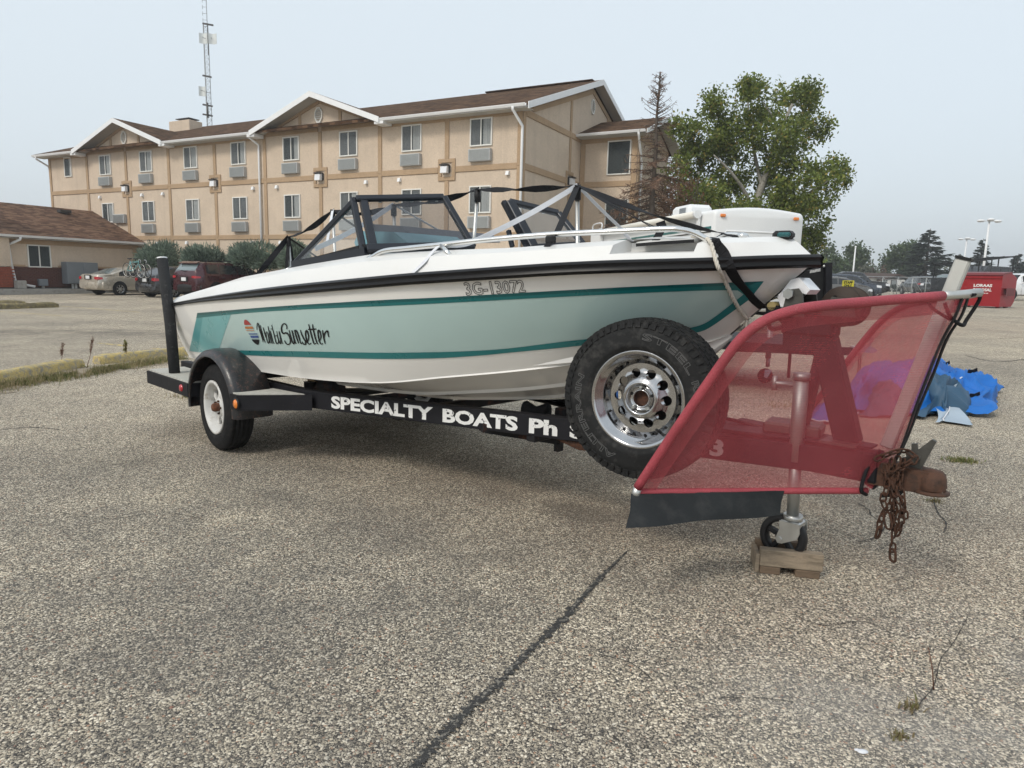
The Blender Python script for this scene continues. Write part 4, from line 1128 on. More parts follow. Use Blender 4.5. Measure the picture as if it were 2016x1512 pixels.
# dash, seat backs (teal) seen through the glass
mb = MB(); s0 = [TW(.98, -.42, 1.15), TW(1.42, -.42, 1.15), TW(1.40, -.42, 1.425), TW(1.22, -.42, 1.515), TW(.86, -.42, 1.53), TW(.80, -.42, 1.46)]
mb.prism(s0, TPV * .52); o = mb.build('seat_back', MT['teal_seat'], boat)
mb = MB(); s1 = [TW(.78, -.30, 1.50), TW(.82, -.30, 1.585), TW(1.16, -.30, 1.56), TW(1.24, -.30, 1.50)]
mb.prism(s1, TPV * .80); mb.build('headrest', MT['grey_seat'], boat)
mb = MB(); mb.box(TW(1.35, .45, 1.24), (.5, .7, .34), Matrix.Rotation(HA, 3, 'Z'), .04); mb.build('helm_console', MT['gel_deck'], boat)
mb = MB(); mb.box(TW(-.1, 0, .98), (.8, .7, .36), Matrix.Rotation(HA, 3, 'Z'), .05); mb.build('engine_cover', MT['teal_seat'], boat)
# running gear under the hull
mb = MB(); mb.tube([TW(.9, 0, .46), TW(-.25, 0, .30)], .014, 8); mb.beam(TW(-.2, 0, .45), TW(-.2, 0, .30), .05, .014, TD); mb.build('propeller_shaft', MT['steel_dark'], boat)
mb = MB(); pc = TW(-.30, 0, .295)
for k in range(3):
    a = 2 * math.pi * k / 3; dr = TPV * math.cos(a) + Vector((0, 0, 1)) * math.sin(a); tg = (TPV * -math.sin(a) + Vector((0, 0, 1)) * math.cos(a))
    mb.prism([pc + dr * .02 - tg * .02 - TD * .02, pc + dr * .09 - tg * .06 - TD * .025, pc + dr * .145 + tg * .0, pc + dr * .09 + tg * .06 + TD * .025, pc + dr * .02 + tg * .02 + TD * .02], TD * .006)
mb.ball(pc, .03, 10, 6); MT['bronze'] = plain('tarnished_bronze', (.16, .115, .06), .4, .9, .2, 12); mb.build('propeller', MT['bronze'], boat)
mb = MB(); mb.prism([TW(-.52, -.008, .46), TW(-.40, -.008, .46), TW(-.42, -.008, .24), TW(-.54, -.008, .24)], TPV * .016); mb.build('rudder', MT['bronze'], boat)

DBV = BVHTree.FromPolygons([v.co + boat.location for v in deck.data.vertices], [list(p.vertices) for p in deck.data.polygons])
def on_deck(px, py, off):
    d = ray(px, py).normalized(); loc, n, i, dist = DBV.ray_cast(EYE, d)
    if loc is None: return on_hull(px, py, off)
    if n.dot(d) > 0: n = -n
    return loc + n * off
# ================================================================ support poles and straps for the cover
sup = empty('cover_support', TW(1.0, 0, .82)); tag(sup, 'black and white webbing straps over slim aluminium poles standing in boat cockpit', 'strap frame')
poles = [(568, 468, .85), (655, 415, .85), (775, 405, .85), (940, 375, .85), (1137, 368, .85)]
TOPS = []
for px, py, zb in poles:
    t = TY(px, py, 0); TOPS.append(TW(t.x, 0, t.z))
    lean = .03 if px != 940 else -.10
    mb = MB(); mb.tube([TW(t.x + lean, .02, zb), TW(t.x, 0, t.z - .01)], .0115, 10); pl = mb.build('pole', MT['alu'], sup)
    mb = MB(); mb.tube([TW(t.x + .002, 0, t.z - .07), TW(t.x, 0, t.z + .006)], .02, 10); mb.build('cap', MT['plastic_black'], pl)
def strap(pts, w, mat, name='strap', side=None, sag=0.02, tw=0.0):
    P = []
    for a, b in zip(pts, pts[1:]):
        for k in range(10):
            q = a.lerp(b, k / 10); q = q - Vector((0, 0, sag * math.sin(math.pi * k / 10))); P.append(q)
    P.append(pts[-1]); S = []
    s0 = Vector(side) if side is not None else TPV
    for i, p in enumerate(P):
        t = (P[min(i + 1, len(P) - 1)] - P[max(i - 1, 0)]).normalized()
        S.append(Matrix.Rotation(tw * math.sin(math.pi * i / (len(P) - 1) * 2.3), 3, t) @ s0)
    mb = MB(); mb.ribbon(P, w, S, .003); return mb.build(name, MT[mat], sup)
Uz = Vector((0, 0, .008))
strap([TW(-.85, .1, 1.12), TOPS[0] + Uz], .028, 'webbing_black', tw=.5, sag=.01)
strap([TW(-.80, -.4, 1.12), TOPS[0] + Uz], .045, 'webbing_black', tw=.6, sag=.01)
strap([TOPS[0] + Uz, TOPS[1] + Uz], .045, 'webbing_black', tw=.8, sag=.04)
strap([TOPS[1] + Uz, TOPS[2] + Uz], .045, 'webbing_black', tw=.9, sag=.05)
strap([TOPS[2] + Uz, TOPS[3] + Uz], .045, 'webbing_black', tw=1.0, sag=.03)
strap([TOPS[3] + Uz, TOPS[4] + Uz], .042, 'webbing_black', tw=.9, sag=.012)
strap([TOPS[4] + Uz, TW(*TY(1300, 428, 0)), TW(*TY(1460, 466, .05))], .05, 'webbing_black', tw=.55, sag=.006)
strap([TOPS[4] + Uz, TW(*TY(1240, 420, -.1)), TW(*TY(1300, 456, -.2))], .022, 'webbing_black', tw=.3, sag=.004)
strap([TOPS[4] + Uz, TW(*TY(1288, 446, -.36))], .01, 'webbing_black', sag=.012)
strap([TOPS[0], TW(-.70, .62, 1.16)], .04, 'webbing_black', side=TD, sag=0); strap([TOPS[0], TW(-.78, -.05, 1.14)], .05, 'webbing_black', side=TD, sag=0)
strap([TOPS[1], TW(.15, .75, 1.24)], .04, 'webbing_black', side=TD, sag=0)
strap([TOPS[4] + Uz, TW(*TY(1098, 455, -.5)), TW(*TY(1085, 470, -.55)), TW(*TY(1076, 487, -.60))], .036, 'webbing_black', side=TD, sag=0.0)
mb = MB(); mb.box(TW(*TY(1084, 472, -.56)), (.05, .03, .035), Matrix.Rotation(HA, 3, 'Z'), .006); mb.build('buckle', MT['plastic_black'], sup)
strap([TOPS[4] + Uz, TW(*TY(945, 470, -.55)), TW(*TY(880, 482, -.74))], .027, 'webbing_white', side=Vector((0, 0, 1)), sag=.012, tw=.25)
strap([TOPS[4] + Uz, TW(*TY(1225, 452, .50)), TW(*TY(1245, 477, .55))], .027, 'webbing_white', side=TD, sag=.004)
strap([TOPS[2] + Uz, TW(*TY(620, 490, -.66))], .032, 'webbing_white', side=Vector((0, 0, 1)), sag=.02); strap([TOPS[2] + Uz, TW(.95, .85, 1.33)], .03, 'webbing_white', side=TD, sag=.0)
strap([TOPS[1] + Uz, TW(.6, -.5, 1.45)], .02, 'webbing_white', side=TD, sag=.0)
strap([TW(*TY(868, 480, -.75)), on_deck(852, 501, .012), on_deck(838, 517, .008), on_deck(814, 539, .008)], .024, 'webbing_white', side=TD, sag=.0)
strap([TW(*TY(300 + 1000, 437, .0)), TW(*TY(1304, 449, -.05)), TW(*TY(1291, 473, -.1))], .045, 'webbing_black', side=TD, sag=0)

# tie-down strap and rope over the bow
tie = MB(); pts = [TW(*TY(1391, 468, -.12)), on_deck(1402, 477, .012), on_deck(1413, 490, .010), on_deck(1423, 503, .012), on_hull(1434, 519, .036), on_hull(1452, 552, .014), on_hull(1480, 585, .012), TW(*TY(1503, 607, -.03))]
tie.ribbon(spline(pts, 5), .050, TD, .004); o = tie.build('tie_down_strap', MT['webbing_black'])
tag(o, 'wide black tie-down strap running over the bow of the white boat', 'strap')
pts = spline([TW(*TY(1362, 464, -.22)), TW(*TY(1385, 467, -.26)), on_deck(1398, 482, .014), on_hull(1410, 512, .045), on_hull(1424, 545, .014), on_hull(1440, 580, .014), on_hull(1455, 606, .014), TW(*TY(1470, 628, -.045))], 14)
mb = MB(); r0 = []
for st in range(3):      # three laid strands
    P = []
    for i, p in enumerate(pts):
        t = (pts[min(i + 1, len(pts) - 1)] - pts[max(i - 1, 0)]).normalized(); a = t.orthogonal().normalized(); b = t.cross(a); an = i * .75 + st * 2.094
        P.append(p + a * (.0046 * math.cos(an)) + b * (.0046 * math.sin(an)))
    mb.tube(P, .0052, 6)
e = pts[-1]
for k in range(9): mb.tube([e, e + TD * random.uniform(-.02, .05) - TPV * random.uniform(-.02, .03) + Vector((0, 0, random.uniform(-.045, .01)))], .0035, 5)
o = mb.build('bow_rope', MT['rope']); tag(o, 'twisted off-white rope hanging down the bow of the boat', 'rope')

# ================================================================ the trailer
RT = Matrix.Rotation(HA, 3, 'Z')
trailer = empty('boat_trailer', TW(1.2, 0, 0))
tag(trailer, 'black steel boat trailer with white painted lettering on its side beam, carrying the white boat', 'trailer')
def tb(name, mat, fn, parent=None, **kw):
    mb = MB(); fn(mb); o = mb.build(name, MT[mat], parent or trailer); return o
BH = .112
def rail(sgn):
    P = [(-1.28, -.75, .494), (.712, -.75, .502), (3.87, -.045, .586)]
    for a, b in zip(P, P[1:]):
        A = TW(a[0], a[1] * -sgn if sgn > 0 else a[1], a[2]); B = TW(b[0], b[1] * -sgn if sgn > 0 else b[1], b[2])
        # C-section beam: web and two lips
        mb = MB(); d = (B - A).normalized(); s_ = Vector((d.y, -d.x, 0)); s_ = s_ if (s_.dot(TPV) < 0) == (sgn < 0) else -s_
        mb.beam(A - Vector((0, 0, BH / 2)), B - Vector((0, 0, BH / 2)), .012, BH, bev=.003)
        mb.beam(A - Vector((0, 0, .005)) - s_ * .03, B - Vector((0, 0, .005)) - s_ * .03, .05, .012)
        mb.beam(A - Vector((0, 0, BH - .005)) - s_ * .03, B - Vector((0, 0, BH - .005)) - s_ * .03, .05, .012)
        mb.build('side_beam', MT['black_paint'], trailer)
rail(-1); rail(1)
def ry(x, z=0): return interp(x, [(.712, -.75), (3.87, -.045)])
# flat plates under the tongue where the beams meet
tb('tongue', 'black_paint', lambda m: m.beam(TW(3.30, 0, .515), TW(3.93, 0, .522), .10, .125, bev=.006))
tb('tongue_plate', 'black_paint', lambda m: m.prism([TW(3.25, -.17, .592), TW(3.25, .17, .592), TW(3.9, .04, .600), TW(3.9, -.04, .600)], Vector((0, 0, .008))))
for x in (-1.1, -.55, 1.45, 2.35):
    y = -.75 if x < .7 else ry(x)
    tb('cross_member', 'black_rust', lambda m: m.beam(TW(x, -abs(y), .43), TW(x, abs(y), .43), .06, .06, bev=.005))
# dropped keel cross-member
tb('cross_member', 'black_rust', lambda m: (m.beam(TW(2.05, ry(2.05) - .0, .44), TW(2.25, -.05, .345), .07, .05), m.beam(TW(2.25, -.05, .345), TW(2.25, .05, .345), .07, .05), m.beam(TW(2.05, -ry(2.05), .44), TW(2.25, .05, .345), .07, .05), m.box(TW(2.25, -.02, .30), (.03, .05, .06), RT)))
tb('gusset', 'rust', lambda m: m.prism([TW(2.45, ry(2.45) + .01, .445), TW(2.95, ry(2.95) + .01, .46), TW(2.82, ry(2.82) + .01, .41), TW(2.62, ry(2.62) + .01, .395)], TPV * .05))
tb('keel_roller_bracket', 'black_rust', lambda m: (m.box(TW(2.35, -.12, .48), (.08, .05, .14), RT, .006), m.tube([TW(2.22, -.20, .49), TW(2.40, -.16, .50)], .022, 8)))
tb('keel_roller', 'rubber', lambda m: m.lathe([(.0, -.075), (.05, -.075), (.055, -.06), (.028, .0), (.055, .06), (.05, .075), (0, .075)], TW(2.20, -.17, .515), TW(1, .35, 0) - TW(0, 0, 0), 16))
# bunks with brackets
for sy in (-1, 1):
    tb('bunk', 'carpet_black', lambda m: m.beam(TW(-1.0, sy * .50, .52), TW(.62, sy * .50, .545), .10, .05, bev=.012))
    for x in (-.9, .35):
        tb('bunk_bracket', 'black_rust', lambda m: (m.beam(TW(x, sy * .50, .43), TW(x, sy * .50, .49), .05, .08, TD), m.beam(TW(x, sy * .5, .43), TW(x + .12, sy * .44, .50), .03, .03)))
    tb('brace', 'black_rust', lambda m: (m.beam(TW(1.0, sy * .66, .45), TW(1.35, sy * .35, .52), .04, .04), m.tube([TW(.55, sy * .52, .49), TW(.75, sy * .52, .49)], .055, 12)))
# axle, springs
tb('axle', 'black_rust', lambda m: m.tube([TW(0, -.86, .30), TW(0, .86, .30)], .032, 12))
for sy in (-1, 1):
    tb('leaf_spring', 'black_rust', lambda m: (m.ribbon([TW(x, sy * .70, .29 + .11 * (x / .55) ** 2) for x in [k * .11 - .55 for k in range(11)]], .05, TPV, .03), m.beam(TW(.5, sy * .68, .40), TW(.80, sy * .66, .41), .05, .05)))

def wheel_tyre(mb, c, ax, R, w, rim, groove=4, blocks=0):
    """tyre of revolution with grooved tread, ax pointing outward; c at tyre centre"""
    h = w / 2; sh_ = R - rim
    prof = [(rim - .012, -h * .70), (rim + .004, -h * .84), (rim + sh_ * .25, -h * .98), (rim + sh_ * .55, -h * 1.02), (R - sh_ * .20, -h * .93), (R - .012, -h * .80)]
    tw_ = h * .78
    for g_ in range(groove + 1):
        a = -tw_ + 2 * tw_ * g_ / (groove + 1); b = -tw_ + 2 * tw_ * (g_ + 1) / (groove + 1); e = .0035
        rr_ = R - .006 * (abs((a + b) / 2) / tw_) ** 2
        prof += [(rr_, a + e), (rr_, b - e)]
        if g_ < groove: prof += [(rr_ - .009, b - e * .6), (rr_ - .009, b + e * .6)]
    prof += [(R - .012, h * .80), (R - sh_ * .20, h * .93), (R - sh_ * .36, h * .985), (R - sh_ * .38, h * 1.005), (R - sh_ * .42, h * 1.0), (rim + sh_ * .55, h * 1.02), (rim + sh_ * .25, h * .98), (rim + sh_ * .22, h * .995), (rim + sh_ * .16, h * .97), (rim + .004, h * .84), (rim - .012, h * .70)]
    mb.lathe(prof, c, ax, 64)
    if blocks:
        ax = Vector(ax).normalized(); a0 = ax.orthogonal().normalized(); b0 = ax.cross(a0)
        for k in range(blocks):
            for row in range(-2, 3):
                an = 2 * math.pi * (k + (.5 if row % 2 else 0)) / blocks; dr = a0 * math.cos(an) + b0 * math.sin(an); tg = -a0 * math.sin(an) + b0 * math.cos(an)
                wd = w * .155; q = c + dr * (R - .0055 - .004 * (abs(row) / 2) ** 2) + ax * (row * w * .185)
                tl = Matrix.Rotation(.25 * (1 if row > 0 else -1 if row < 0 else .4), 3, dr)
                mb.box(q, (2 * math.pi * R / blocks * .74, wd, .016), tl @ Matrix((tg, ax, dr)).transposed())
            for s in (-1, 1):    # shoulder lugs
                an = 2 * math.pi * (k + .25) / blocks; dr = a0 * math.cos(an) + b0 * math.sin(an); tg = -a0 * math.sin(an) + b0 * math.cos(an)
                mb.box(c + dr * (R - .022) + ax * (s * h * .875), (2 * math.pi * R / blocks * .6, .016, .034), Matrix.Rotation(.35 * s, 3, tg) @ Matrix((tg, ax, dr)).transposed())

def trailer_wheel(y, s):
    c = TW(-.05, y, .306); ax = Matrix.Rotation(rad(-4), 3, 'Z') @ (TPV * s)
    mb = MB(); mb.lathe([(.05, .0), (.05, .01)], c, ax, 8); hub = None
    mb = MB()
    R0 = .178
    mb.lathe([(R0 + .012, .078), (R0 + .014, .088), (R0 + .002, .092), (R0 - .012, .084), (R0 - .016, .06), (R0 - .030, .045), (R0 - .033, -.02), (R0 - .030, -.075), (R0 + .008, -.085)], c, ax, 48)
    w = mb.build('wheel', MT['white_paint'], trailer)
    mb = MB(); wheel_tyre(mb, c, ax, .306, .185, .186, 4); mb.build('tyre', MT['rubber'], w)
    mb = MB(); ax_ = ax; a0 = TD; b0 = Vector((0, 0, 1))
    def pol(r, an, t): return c + (a0 * math.cos(an) + b0 * math.sin(an)) * r + ax_ * t
    for k in range(8):                       # eight broad spokes of the white wheel
        an = 2 * math.pi * (k + .3) / 8
        for t0 in (0,):
            pts = [pol(.058, an - .36, .045), pol(.090, an - .15, .036), pol(.149, an - .14, .028), pol(.149, an + .14, .028), pol(.090, an + .15, .036), pol(.058, an + .36, .045)]
            mb.prism(pts, ax_ * -.012)
    mb.lathe([(.0, .052), (.06, .052), (.064, .044), (.064, .02)], c, ax_, 24); mb.build('spokes', MT['white_paint'], w)
    mb = MB(); mb.lathe([(.0, -.02), (.135, -.02), (.14, -.06), (0, -.06)], c, ax_, 24); mb.build('brake_drum', MT['black_rust'], w)
    mb = MB(); mb.lathe([(.0, .098), (.024, .096), (.030, .086), (.030, .045)], c, ax_, 20); mb.build('hub_cap', MT['rust_bright'], w)
    mb = MB()
    for k in range(5):
        an = 2 * math.pi * k / 5; mb = MB(); mb.tube([pol(.045, an, .050), pol(.045, an, .066)], .008, 6); mb.build('wheel_nut', MT['rust'], w)
trailer_wheel(-.93, -1); trailer_wheel(.93, 1)

def fender(sgn):
    mb = MB(); c = TW(0, 0, .33)
    prof = [(.352, -.80), (.378, -.80), (.392, -.82), (.396, -1.0), (.388, -1.045), (.368, -1.068), (.344, -1.072), (.338, -1.064), (.340, -1.055), (.362, -1.050), (.374, -1.03), (.38, -1.0), (.376, -.83), (.352, -.81), (.352, -.80)]
    rows = []
    A = [(-.10, 0)] + [(0.0, 0)] + [(math.pi * k / 24, 0) for k in range(1, 24)] + [(math.pi, 0), (math.pi + .16, 0)]
    for an, _ in A:
        rows.append([TW(r * math.cos(an), y * -sgn, .33 + r * math.sin(an)) for r, y in prof])
    mb.grid(rows, True); f = mb.build('fender', MT['fender_paint'], trailer); weld(f, 45)
MT['fender_paint'] = plain('black_fender_with_rust_bloom', (.016, .016, .018), .36, 0, .3, 20, .2, 90, c2=(.075, .040, .032), mask=(.54, .60), coat=.2, fine=.5)
fender(-1); fender(1)
# steps with carpet
for sgn in (-1, 1):
    def Q(x, y, z): return TW(x, y * sgn, z)
    mb = MB(); mb.prism([Q(-1.14, .775, .355), Q(-.345, .775, .345), Q(-.345, 1.075, .345), Q(-1.14, 1.075, .355)], Vector((0, 0, .098)))
    st = mb.build('rear_step', MT['black_paint'], trailer)
    mb = MB(); mb.prism([Q(-1.12, .79, .4535), Q(-.355, .79, .4435), Q(-.355, 1.06, .4435), Q(-1.12, 1.06, .4535)], Vector((0, 0, .012))); mb.build('step_carpet', MT['carpet_grey'], st)
    mb = MB(); mb.prism([Q(.335, .765, .362), Q(.82, .762, .385), Q(.42, 1.07, .362), Q(.335, 1.075, .362)], Vector((0, 0, .100)))
    st = mb.build('front_step', MT['black_paint'], trailer)
    mb = MB(); mb.prism([Q(.345, .78, .4625), Q(.76, .78, .477), Q(.42, 1.052, .4625), Q(.345, 1.06, .4625)], Vector((0, 0, .009))); mb.build('step_carpet', MT['carpet_grey'], st)
    mb = MB(); mb.lathe([(0, .012), (.026, .010), (.032, 0)], Q(.41, 1.069, .405), TPV * sgn, 20); l = mb.build('amber_marker', MT['amber'], trailer)
    mb = MB(); mb.lathe([(.034, .008), (.038, .006), (.040, -.004)], Q(.41, 1.069, .405), TPV * sgn, 20); mb.build('bezel', MT['plastic_black'], l)
    mb = MB(); mb.lathe([(0, .012), (.022, .010), (.027, 0)], Q(-.455, 1.076, .40), TPV * sgn, 20); mb.build('red_marker', MT['red_lens'], trailer)
    mb = MB(); mb.box(Q(-1.143, .86, .40), (.02, .16, .07), RT, .006); mb.build('tail_lamp', MT['red_lens'], trailer)
# starboard guide post: carpeted tube with a pale cap
mb = MB(); mb.tube([TW(-.825, -.98, .462), TW(-.86, -.98, .85), TW(-.955, -.98, 1.335)], [.040, .041, .040], 16); gp = mb.build('guide_post', MT['carpet_black'], trailer)
mb = MB(); mb.tube([TW(-.955, -.98, 1.334), TW(-.957, -.98, 1.346)], .038, 16); mb.build('post_cap', MT['white_lens'], gp)
mb = MB(); mb.tube([TW(-.80, -.80, .46), TW(-.84, -.80, .80)], .012, 8); mb.tube([TW(-.80, -.80, .455), TW(-.80, -.80, .475)], .03, 8); mb.build('post_strut', MT['plastic_black'], trailer)

# lettering on the starboard beam
RA = TW(.712, -.75, .502); RBm = TW(3.87, -.045, .586); rdir = (RBm - RA); RL = rdir.length; rdir.normalize(); rout = Vector((rdir.y, -rdir.x, 0)).normalized()
if rout.dot(TPV) > 0: rout = -rout
def on_rail(px, py):
    r = ray(px, py); p0 = RA + rout * .006; t = (p0 - EYE).dot(rout) / r.dot(rout); q = EYE + r * t - RA; return q.dot(rdir)
for txt, xa, xb in (('SPECIALTY', 653, 853), ('BOATS', 872, 1020), ('Ph', 1042, 1098), ('S', 1122, 1154), ('3', 1398, 1425)):
    l0 = on_rail(xa, 800 + (xa - 653) * .115); l1 = on_rail(xb, 800 + (xb - 653) * .115)
    vs_, fs_, bd_ = text_mesh(txt, .042, 3); mb = MB(); rnd = random.Random(len(txt))
    def rp(u, v, dn=0.0):
        k = (l0 + (l1 - l0) * u); base = RA + rdir * k + Vector((0, 0, -.096 + .080 * v)); return base + rout * (.0072 + dn)
    mb.add([rp(u, v) for u, v in vs_], fs_); o = mb.build('lettering', MT['white_letter'], trailer)

# ---- coupler, jack, winch stand
tb('coupler', 'rust_coupler', lambda m: (m.prism([TW(3.88, -.045, .455), TW(4.06, -.045, .458), TW(4.14, -.042, .462), TW(4.16, -.03, .475), TW(4.15, -.03, .53), TW(4.11, -.04, .545), TW(3.88, -.045, .555)], TPV * .09), m.lathe([(.0, .052), (.036, .046), (.050, .020), (.052, -.02), (.05, -.028)], TW(4.115, 0, .502), (0, 0, 1), 20), m.lathe([(.05, -.03), (.066, -.034), (.066, -.042), (.05, -.042)], TW(4.115, 0, .502), (0, 0, 1), 20), m.tube([TW(3.99, -.06, .50), TW(3.99, .06, .50)], .013, 10)))
lat = MB(); lat.prism([TW(4.00, -.008, .545), TW(4.075, -.008, .548), TW(4.115, -.008, .665), TW(4.10, -.008, .672), TW(4.055, -.008, .62), TW(4.05, -.008, .645), TW(4.032, -.008, .642), TW(4.035, -.008, .615), TW(4.012, -.008, .61), TW(4.02, -.008, .585), TW(3.995, -.008, .575)], TPV * .018)
lt = lat.build('coupler_latch', MT['steel_dark'], trailer)
mb = MB(); mb.tube([TW(4.03, -.014, .565), TW(4.03, .014, .565)], .014, 10); mb.tube([TW(4.06, -.014, .59), TW(4.06, .014, .59)], .011, 10); mb.build('pivot', MT['steel_dark'], lt)
JX, JY = 3.615, -.08
jk = MB(); jk.tube([TW(JX, JY, .50), TW(JX - .005, JY, .875)], .031, 18); jk.tube([TW(JX - .005, JY, .855), TW(JX - .005, JY, .884)], .036, 18); jack = jk.build('jack', MT['galv'], trailer)
mb = MB(); mb.tube([TW(JX + .01, JY, .25), TW(JX, JY, .52)], .0255, 18); mb.build('inner_tube', MT['galv'], jack)
mb = MB(); mb.tube([TW(JX - .03, JY, .83), TW(JX - .10, JY - .02, .83), TW(JX - .11, JY - .02, .83)], .011, 8); mb.tube([TW(JX - .11, JY - .02, .80), TW(JX - .11, JY - .02, .86)], .012, 8); mb.build('crank_handle', MT['galv'], jack)
yk = MB(); yx = JX + .012
yk.tube([TW(yx, JY, .235), TW(yx, JY, .262)], .040, 14)
yk.box(TW(yx, JY, .222), (.085, .085, .03), RT, .006)
cx, cz = JX - .022, .152
for s in (-1, 1):
    yk.prism([TW(yx - .040, JY + s * .042, .235), TW(yx - .036, JY + s * .042, .20), TW(cx - .018, JY + s * .042, cz - .002), TW(cx - .006, JY + s * .042, cz - .020), TW(cx + .012, JY + s * .042, cz - .018), TW(yx + .040, JY + s * .042, .168), TW(yx + .050, JY + s * .042, .195), TW(yx + .046, JY + s * .042, .235)], TPV * (s * .006))
yk.tube([TW(cx, JY - .055, cz), TW(cx, JY + .055, cz)], .012, 10); yk.build('caster_yoke', MT['alu'], jack)
cw = MB(); cc = TW(cx, JY, cz)
cw.lathe([(.074, -.024), (.080, -.027), (.094, -.025), (.1005, -.016), (.102, 0), (.1005, .016), (.094, .025), (.080, .027), (.074, .024), (.070, .018), (.070, -.018), (.074, -.024)], cc, TPV, 40)
cw.lathe([(.0, -.03), (.024, -.03), (.028, -.02), (.028, .02), (.024, .03), (0, .03)], cc, TPV, 20)
for k in range(5):
    an = 2 * math.pi * k / 5 + .3; dr = TD * math.cos(an) + Vector((0, 0, 1)) * math.sin(an); cw.beam(cc + dr * .02, cc + dr * .074, .03, .022, dr.cross(TPV), .004)
cwo = cw.build('caster_wheel', MT['plastic_black'], jack)

# winch stand
tb('winch_post', 'black_paint', lambda m: m.beam(TW(3.80, 0, .60), TW(3.62, 0, 1.16), .075, .10, TD, .008))
tb('winch_brace', 'black_paint', lambda m: m.beam(TW(3.60, .0, .60), TW(3.66, .0, 1.02), .05, .04, TD, .006))
tb('winch_platform', 'black_paint', lambda m: (m.beam(TW(3.42, 0, 1.135), TW(3.80, 0, 1.16), .12, .05, bev=.006), m.box(TW(3.60, 0, 1.09), (.22, .10, .10), RT, .01)))
tb('bow_stop_plate', 'steel_dark', lambda m: [m.prism([TW(3.50, y, 1.12), TW(3.60, y, 1.12), TW(3.585, y, 1.215), TW(3.565, y, 1.24), TW(3.535, y, 1.235), TW(3.515, y, 1.20)], TPV * .008) for y in (-.085, .075)])
tb('bow_stop', 'white_lens', lambda m: m.prism([TW(3.470, -.06, 1.20), TW(3.490, -.06, 1.15), TW(3.51, -.06, 1.165), TW(3.53, -.06, 1.235), TW(3.59, -.06, 1.215), TW(3.605, -.06, 1.235), TW(3.555, -.06, 1.285), TW(3.52, -.06, 1.275)], TPV * .12))
tb('bow_stop_bolt', 'galv', lambda m: (m.tube([TW(3.53, -.10, 1.215), TW(3.53, .09, 1.215)], .012, 10), m.tube([TW(3.53, -.105, 1.215), TW(3.53, -.085, 1.215)], .022, 6)))
MT['yellow_roller'] = plain('yellowed_roller', (.42, .33, .14), .5, 0, .15, 20)
tb('roller', 'yellow_roller', lambda m: m.tube([TW(3.445, -.06, 1.16), TW(3.445, .05, 1.16)], .019, 14))
wn = MB()
for y in (-.06, .05): wn.lathe([(.0, -.004), (.080, -.004), (.083, 0), (.080, .004), (0, .004)], TW(3.735, y, 1.17), TPV, 32)
wd = wn.build('winch_drum', MT['rust_dark'] if 'rust_dark' in MT else plain('brown_winch_drum', (.035, .024, .018), .6, .4, .3, 14, .2, 90), trailer)
mb = MB(); mb.lathe([(.045, -.052), (.048, 0), (.045, .046)], TW(3.735, 0, 1.17), TPV, 24); mb.build('strap_coil', MT['webbing_black'], wd)
mb = MB()
for an, r_ in ((.6, .05), (2.2, .045), (3.9, .055), (5.1, .05)): mb.tube([TW(3.735 + r_ * math.cos(an), -.066, 1.17 + r_ * math.sin(an)), TW(3.735 + r_ * math.cos(an), -.0645, 1.17 + r_ * math.sin(an))], .009, 10)
mb.build('drum_hole', MT['room_dark'], wd)
tb('winch_frame', 'steel_dark', lambda m: [m.prism([TW(3.66, y, 1.13), TW(3.80, y, 1.13), TW(3.78, y, 1.20), TW(3.70, y, 1.21)], TPV * .006) for y in (-.075, .064)])
tb('winch_cable', 'webbing_black', lambda m: (m.tube(spline([TW(3.69, 0, 1.17), TW(3.56, 0, 1.13), TW(3.46, 0, 1.12), TW(3.43, .0, 1.165)], 5), .011, 8), m.tube(spline([TW(3.42, -.02, 1.10), TW(3.45, -.05, 1.06), TW(3.50, -.03, 1.08), TW(3.44, .0, 1.12)], 5), .010, 8)))
# tongue clutter: hitch chain hook plate, wiring
tb('wiring', 'plastic_black', lambda m: m.tube(spline([TW(2.9, -.10, .60), TW(3.2, -.02, .62), TW(3.4, .03, .60), TW(3.7, .05, .57), TW(3.95, .06, .47), TW(4.0, .07, .42), TW(3.93, .05, .39)], 6), .009, 8))
tb('chain_plate', 'steel_dark', lambda m: (m.box(TW(3.78, -.035, .607), (.14, .12, .010), RT), m.box(TW(3.56, .02, .625), (.24, .16, .05), Matrix.Rotation(HA + .2, 3, 'Z'), .01)))

# ---- spare wheel on the starboard beam
sx = -.012
S0 = TY(1266, 783, -.475); SC_ = TW(*S0); SAX = Vector((rout.x, rout.y, 0)); 
SAX = (Matrix.Rotation(rad(-2), 3, 'Z') @ SAX).normalized()
SR = .352; RIM = .205
spm = MB(); spm.lathe([(RIM + .010, .062), (RIM + .016, .070), (RIM + .006, .076), (RIM - .008, .070), (RIM - .014, .052), (RIM - .030, .044), (RIM - .034, .036), (RIM - .036, .016), (RIM - .052, .010), (RIM - .056, -.070), (RIM + .004, -.078)], SC_, SAX, 72)
spare = spm.build('spare_wheel', MT['chrome'], trailer)
ty = MB(); wheel_tyre(ty, SC_ - SAX * .012, SAX, SR - .004, .205, RIM + .004, 4, 58); ty.build('tyre', MT['rubber_dusty'], spare)
ua = Vector((0, 0, 1)); va = SAX.cross(ua).normalized() * -1          # va runs to the viewer's right
va = va if va.dot(RIGHT) > 0 else -va
def SPp(r, an, t): return SC_ + (va * math.cos(an) + ua * math.sin(an)) * r + SAX * t
dk = MB(); NHOLE = 10; rH = .112; hr = .0215
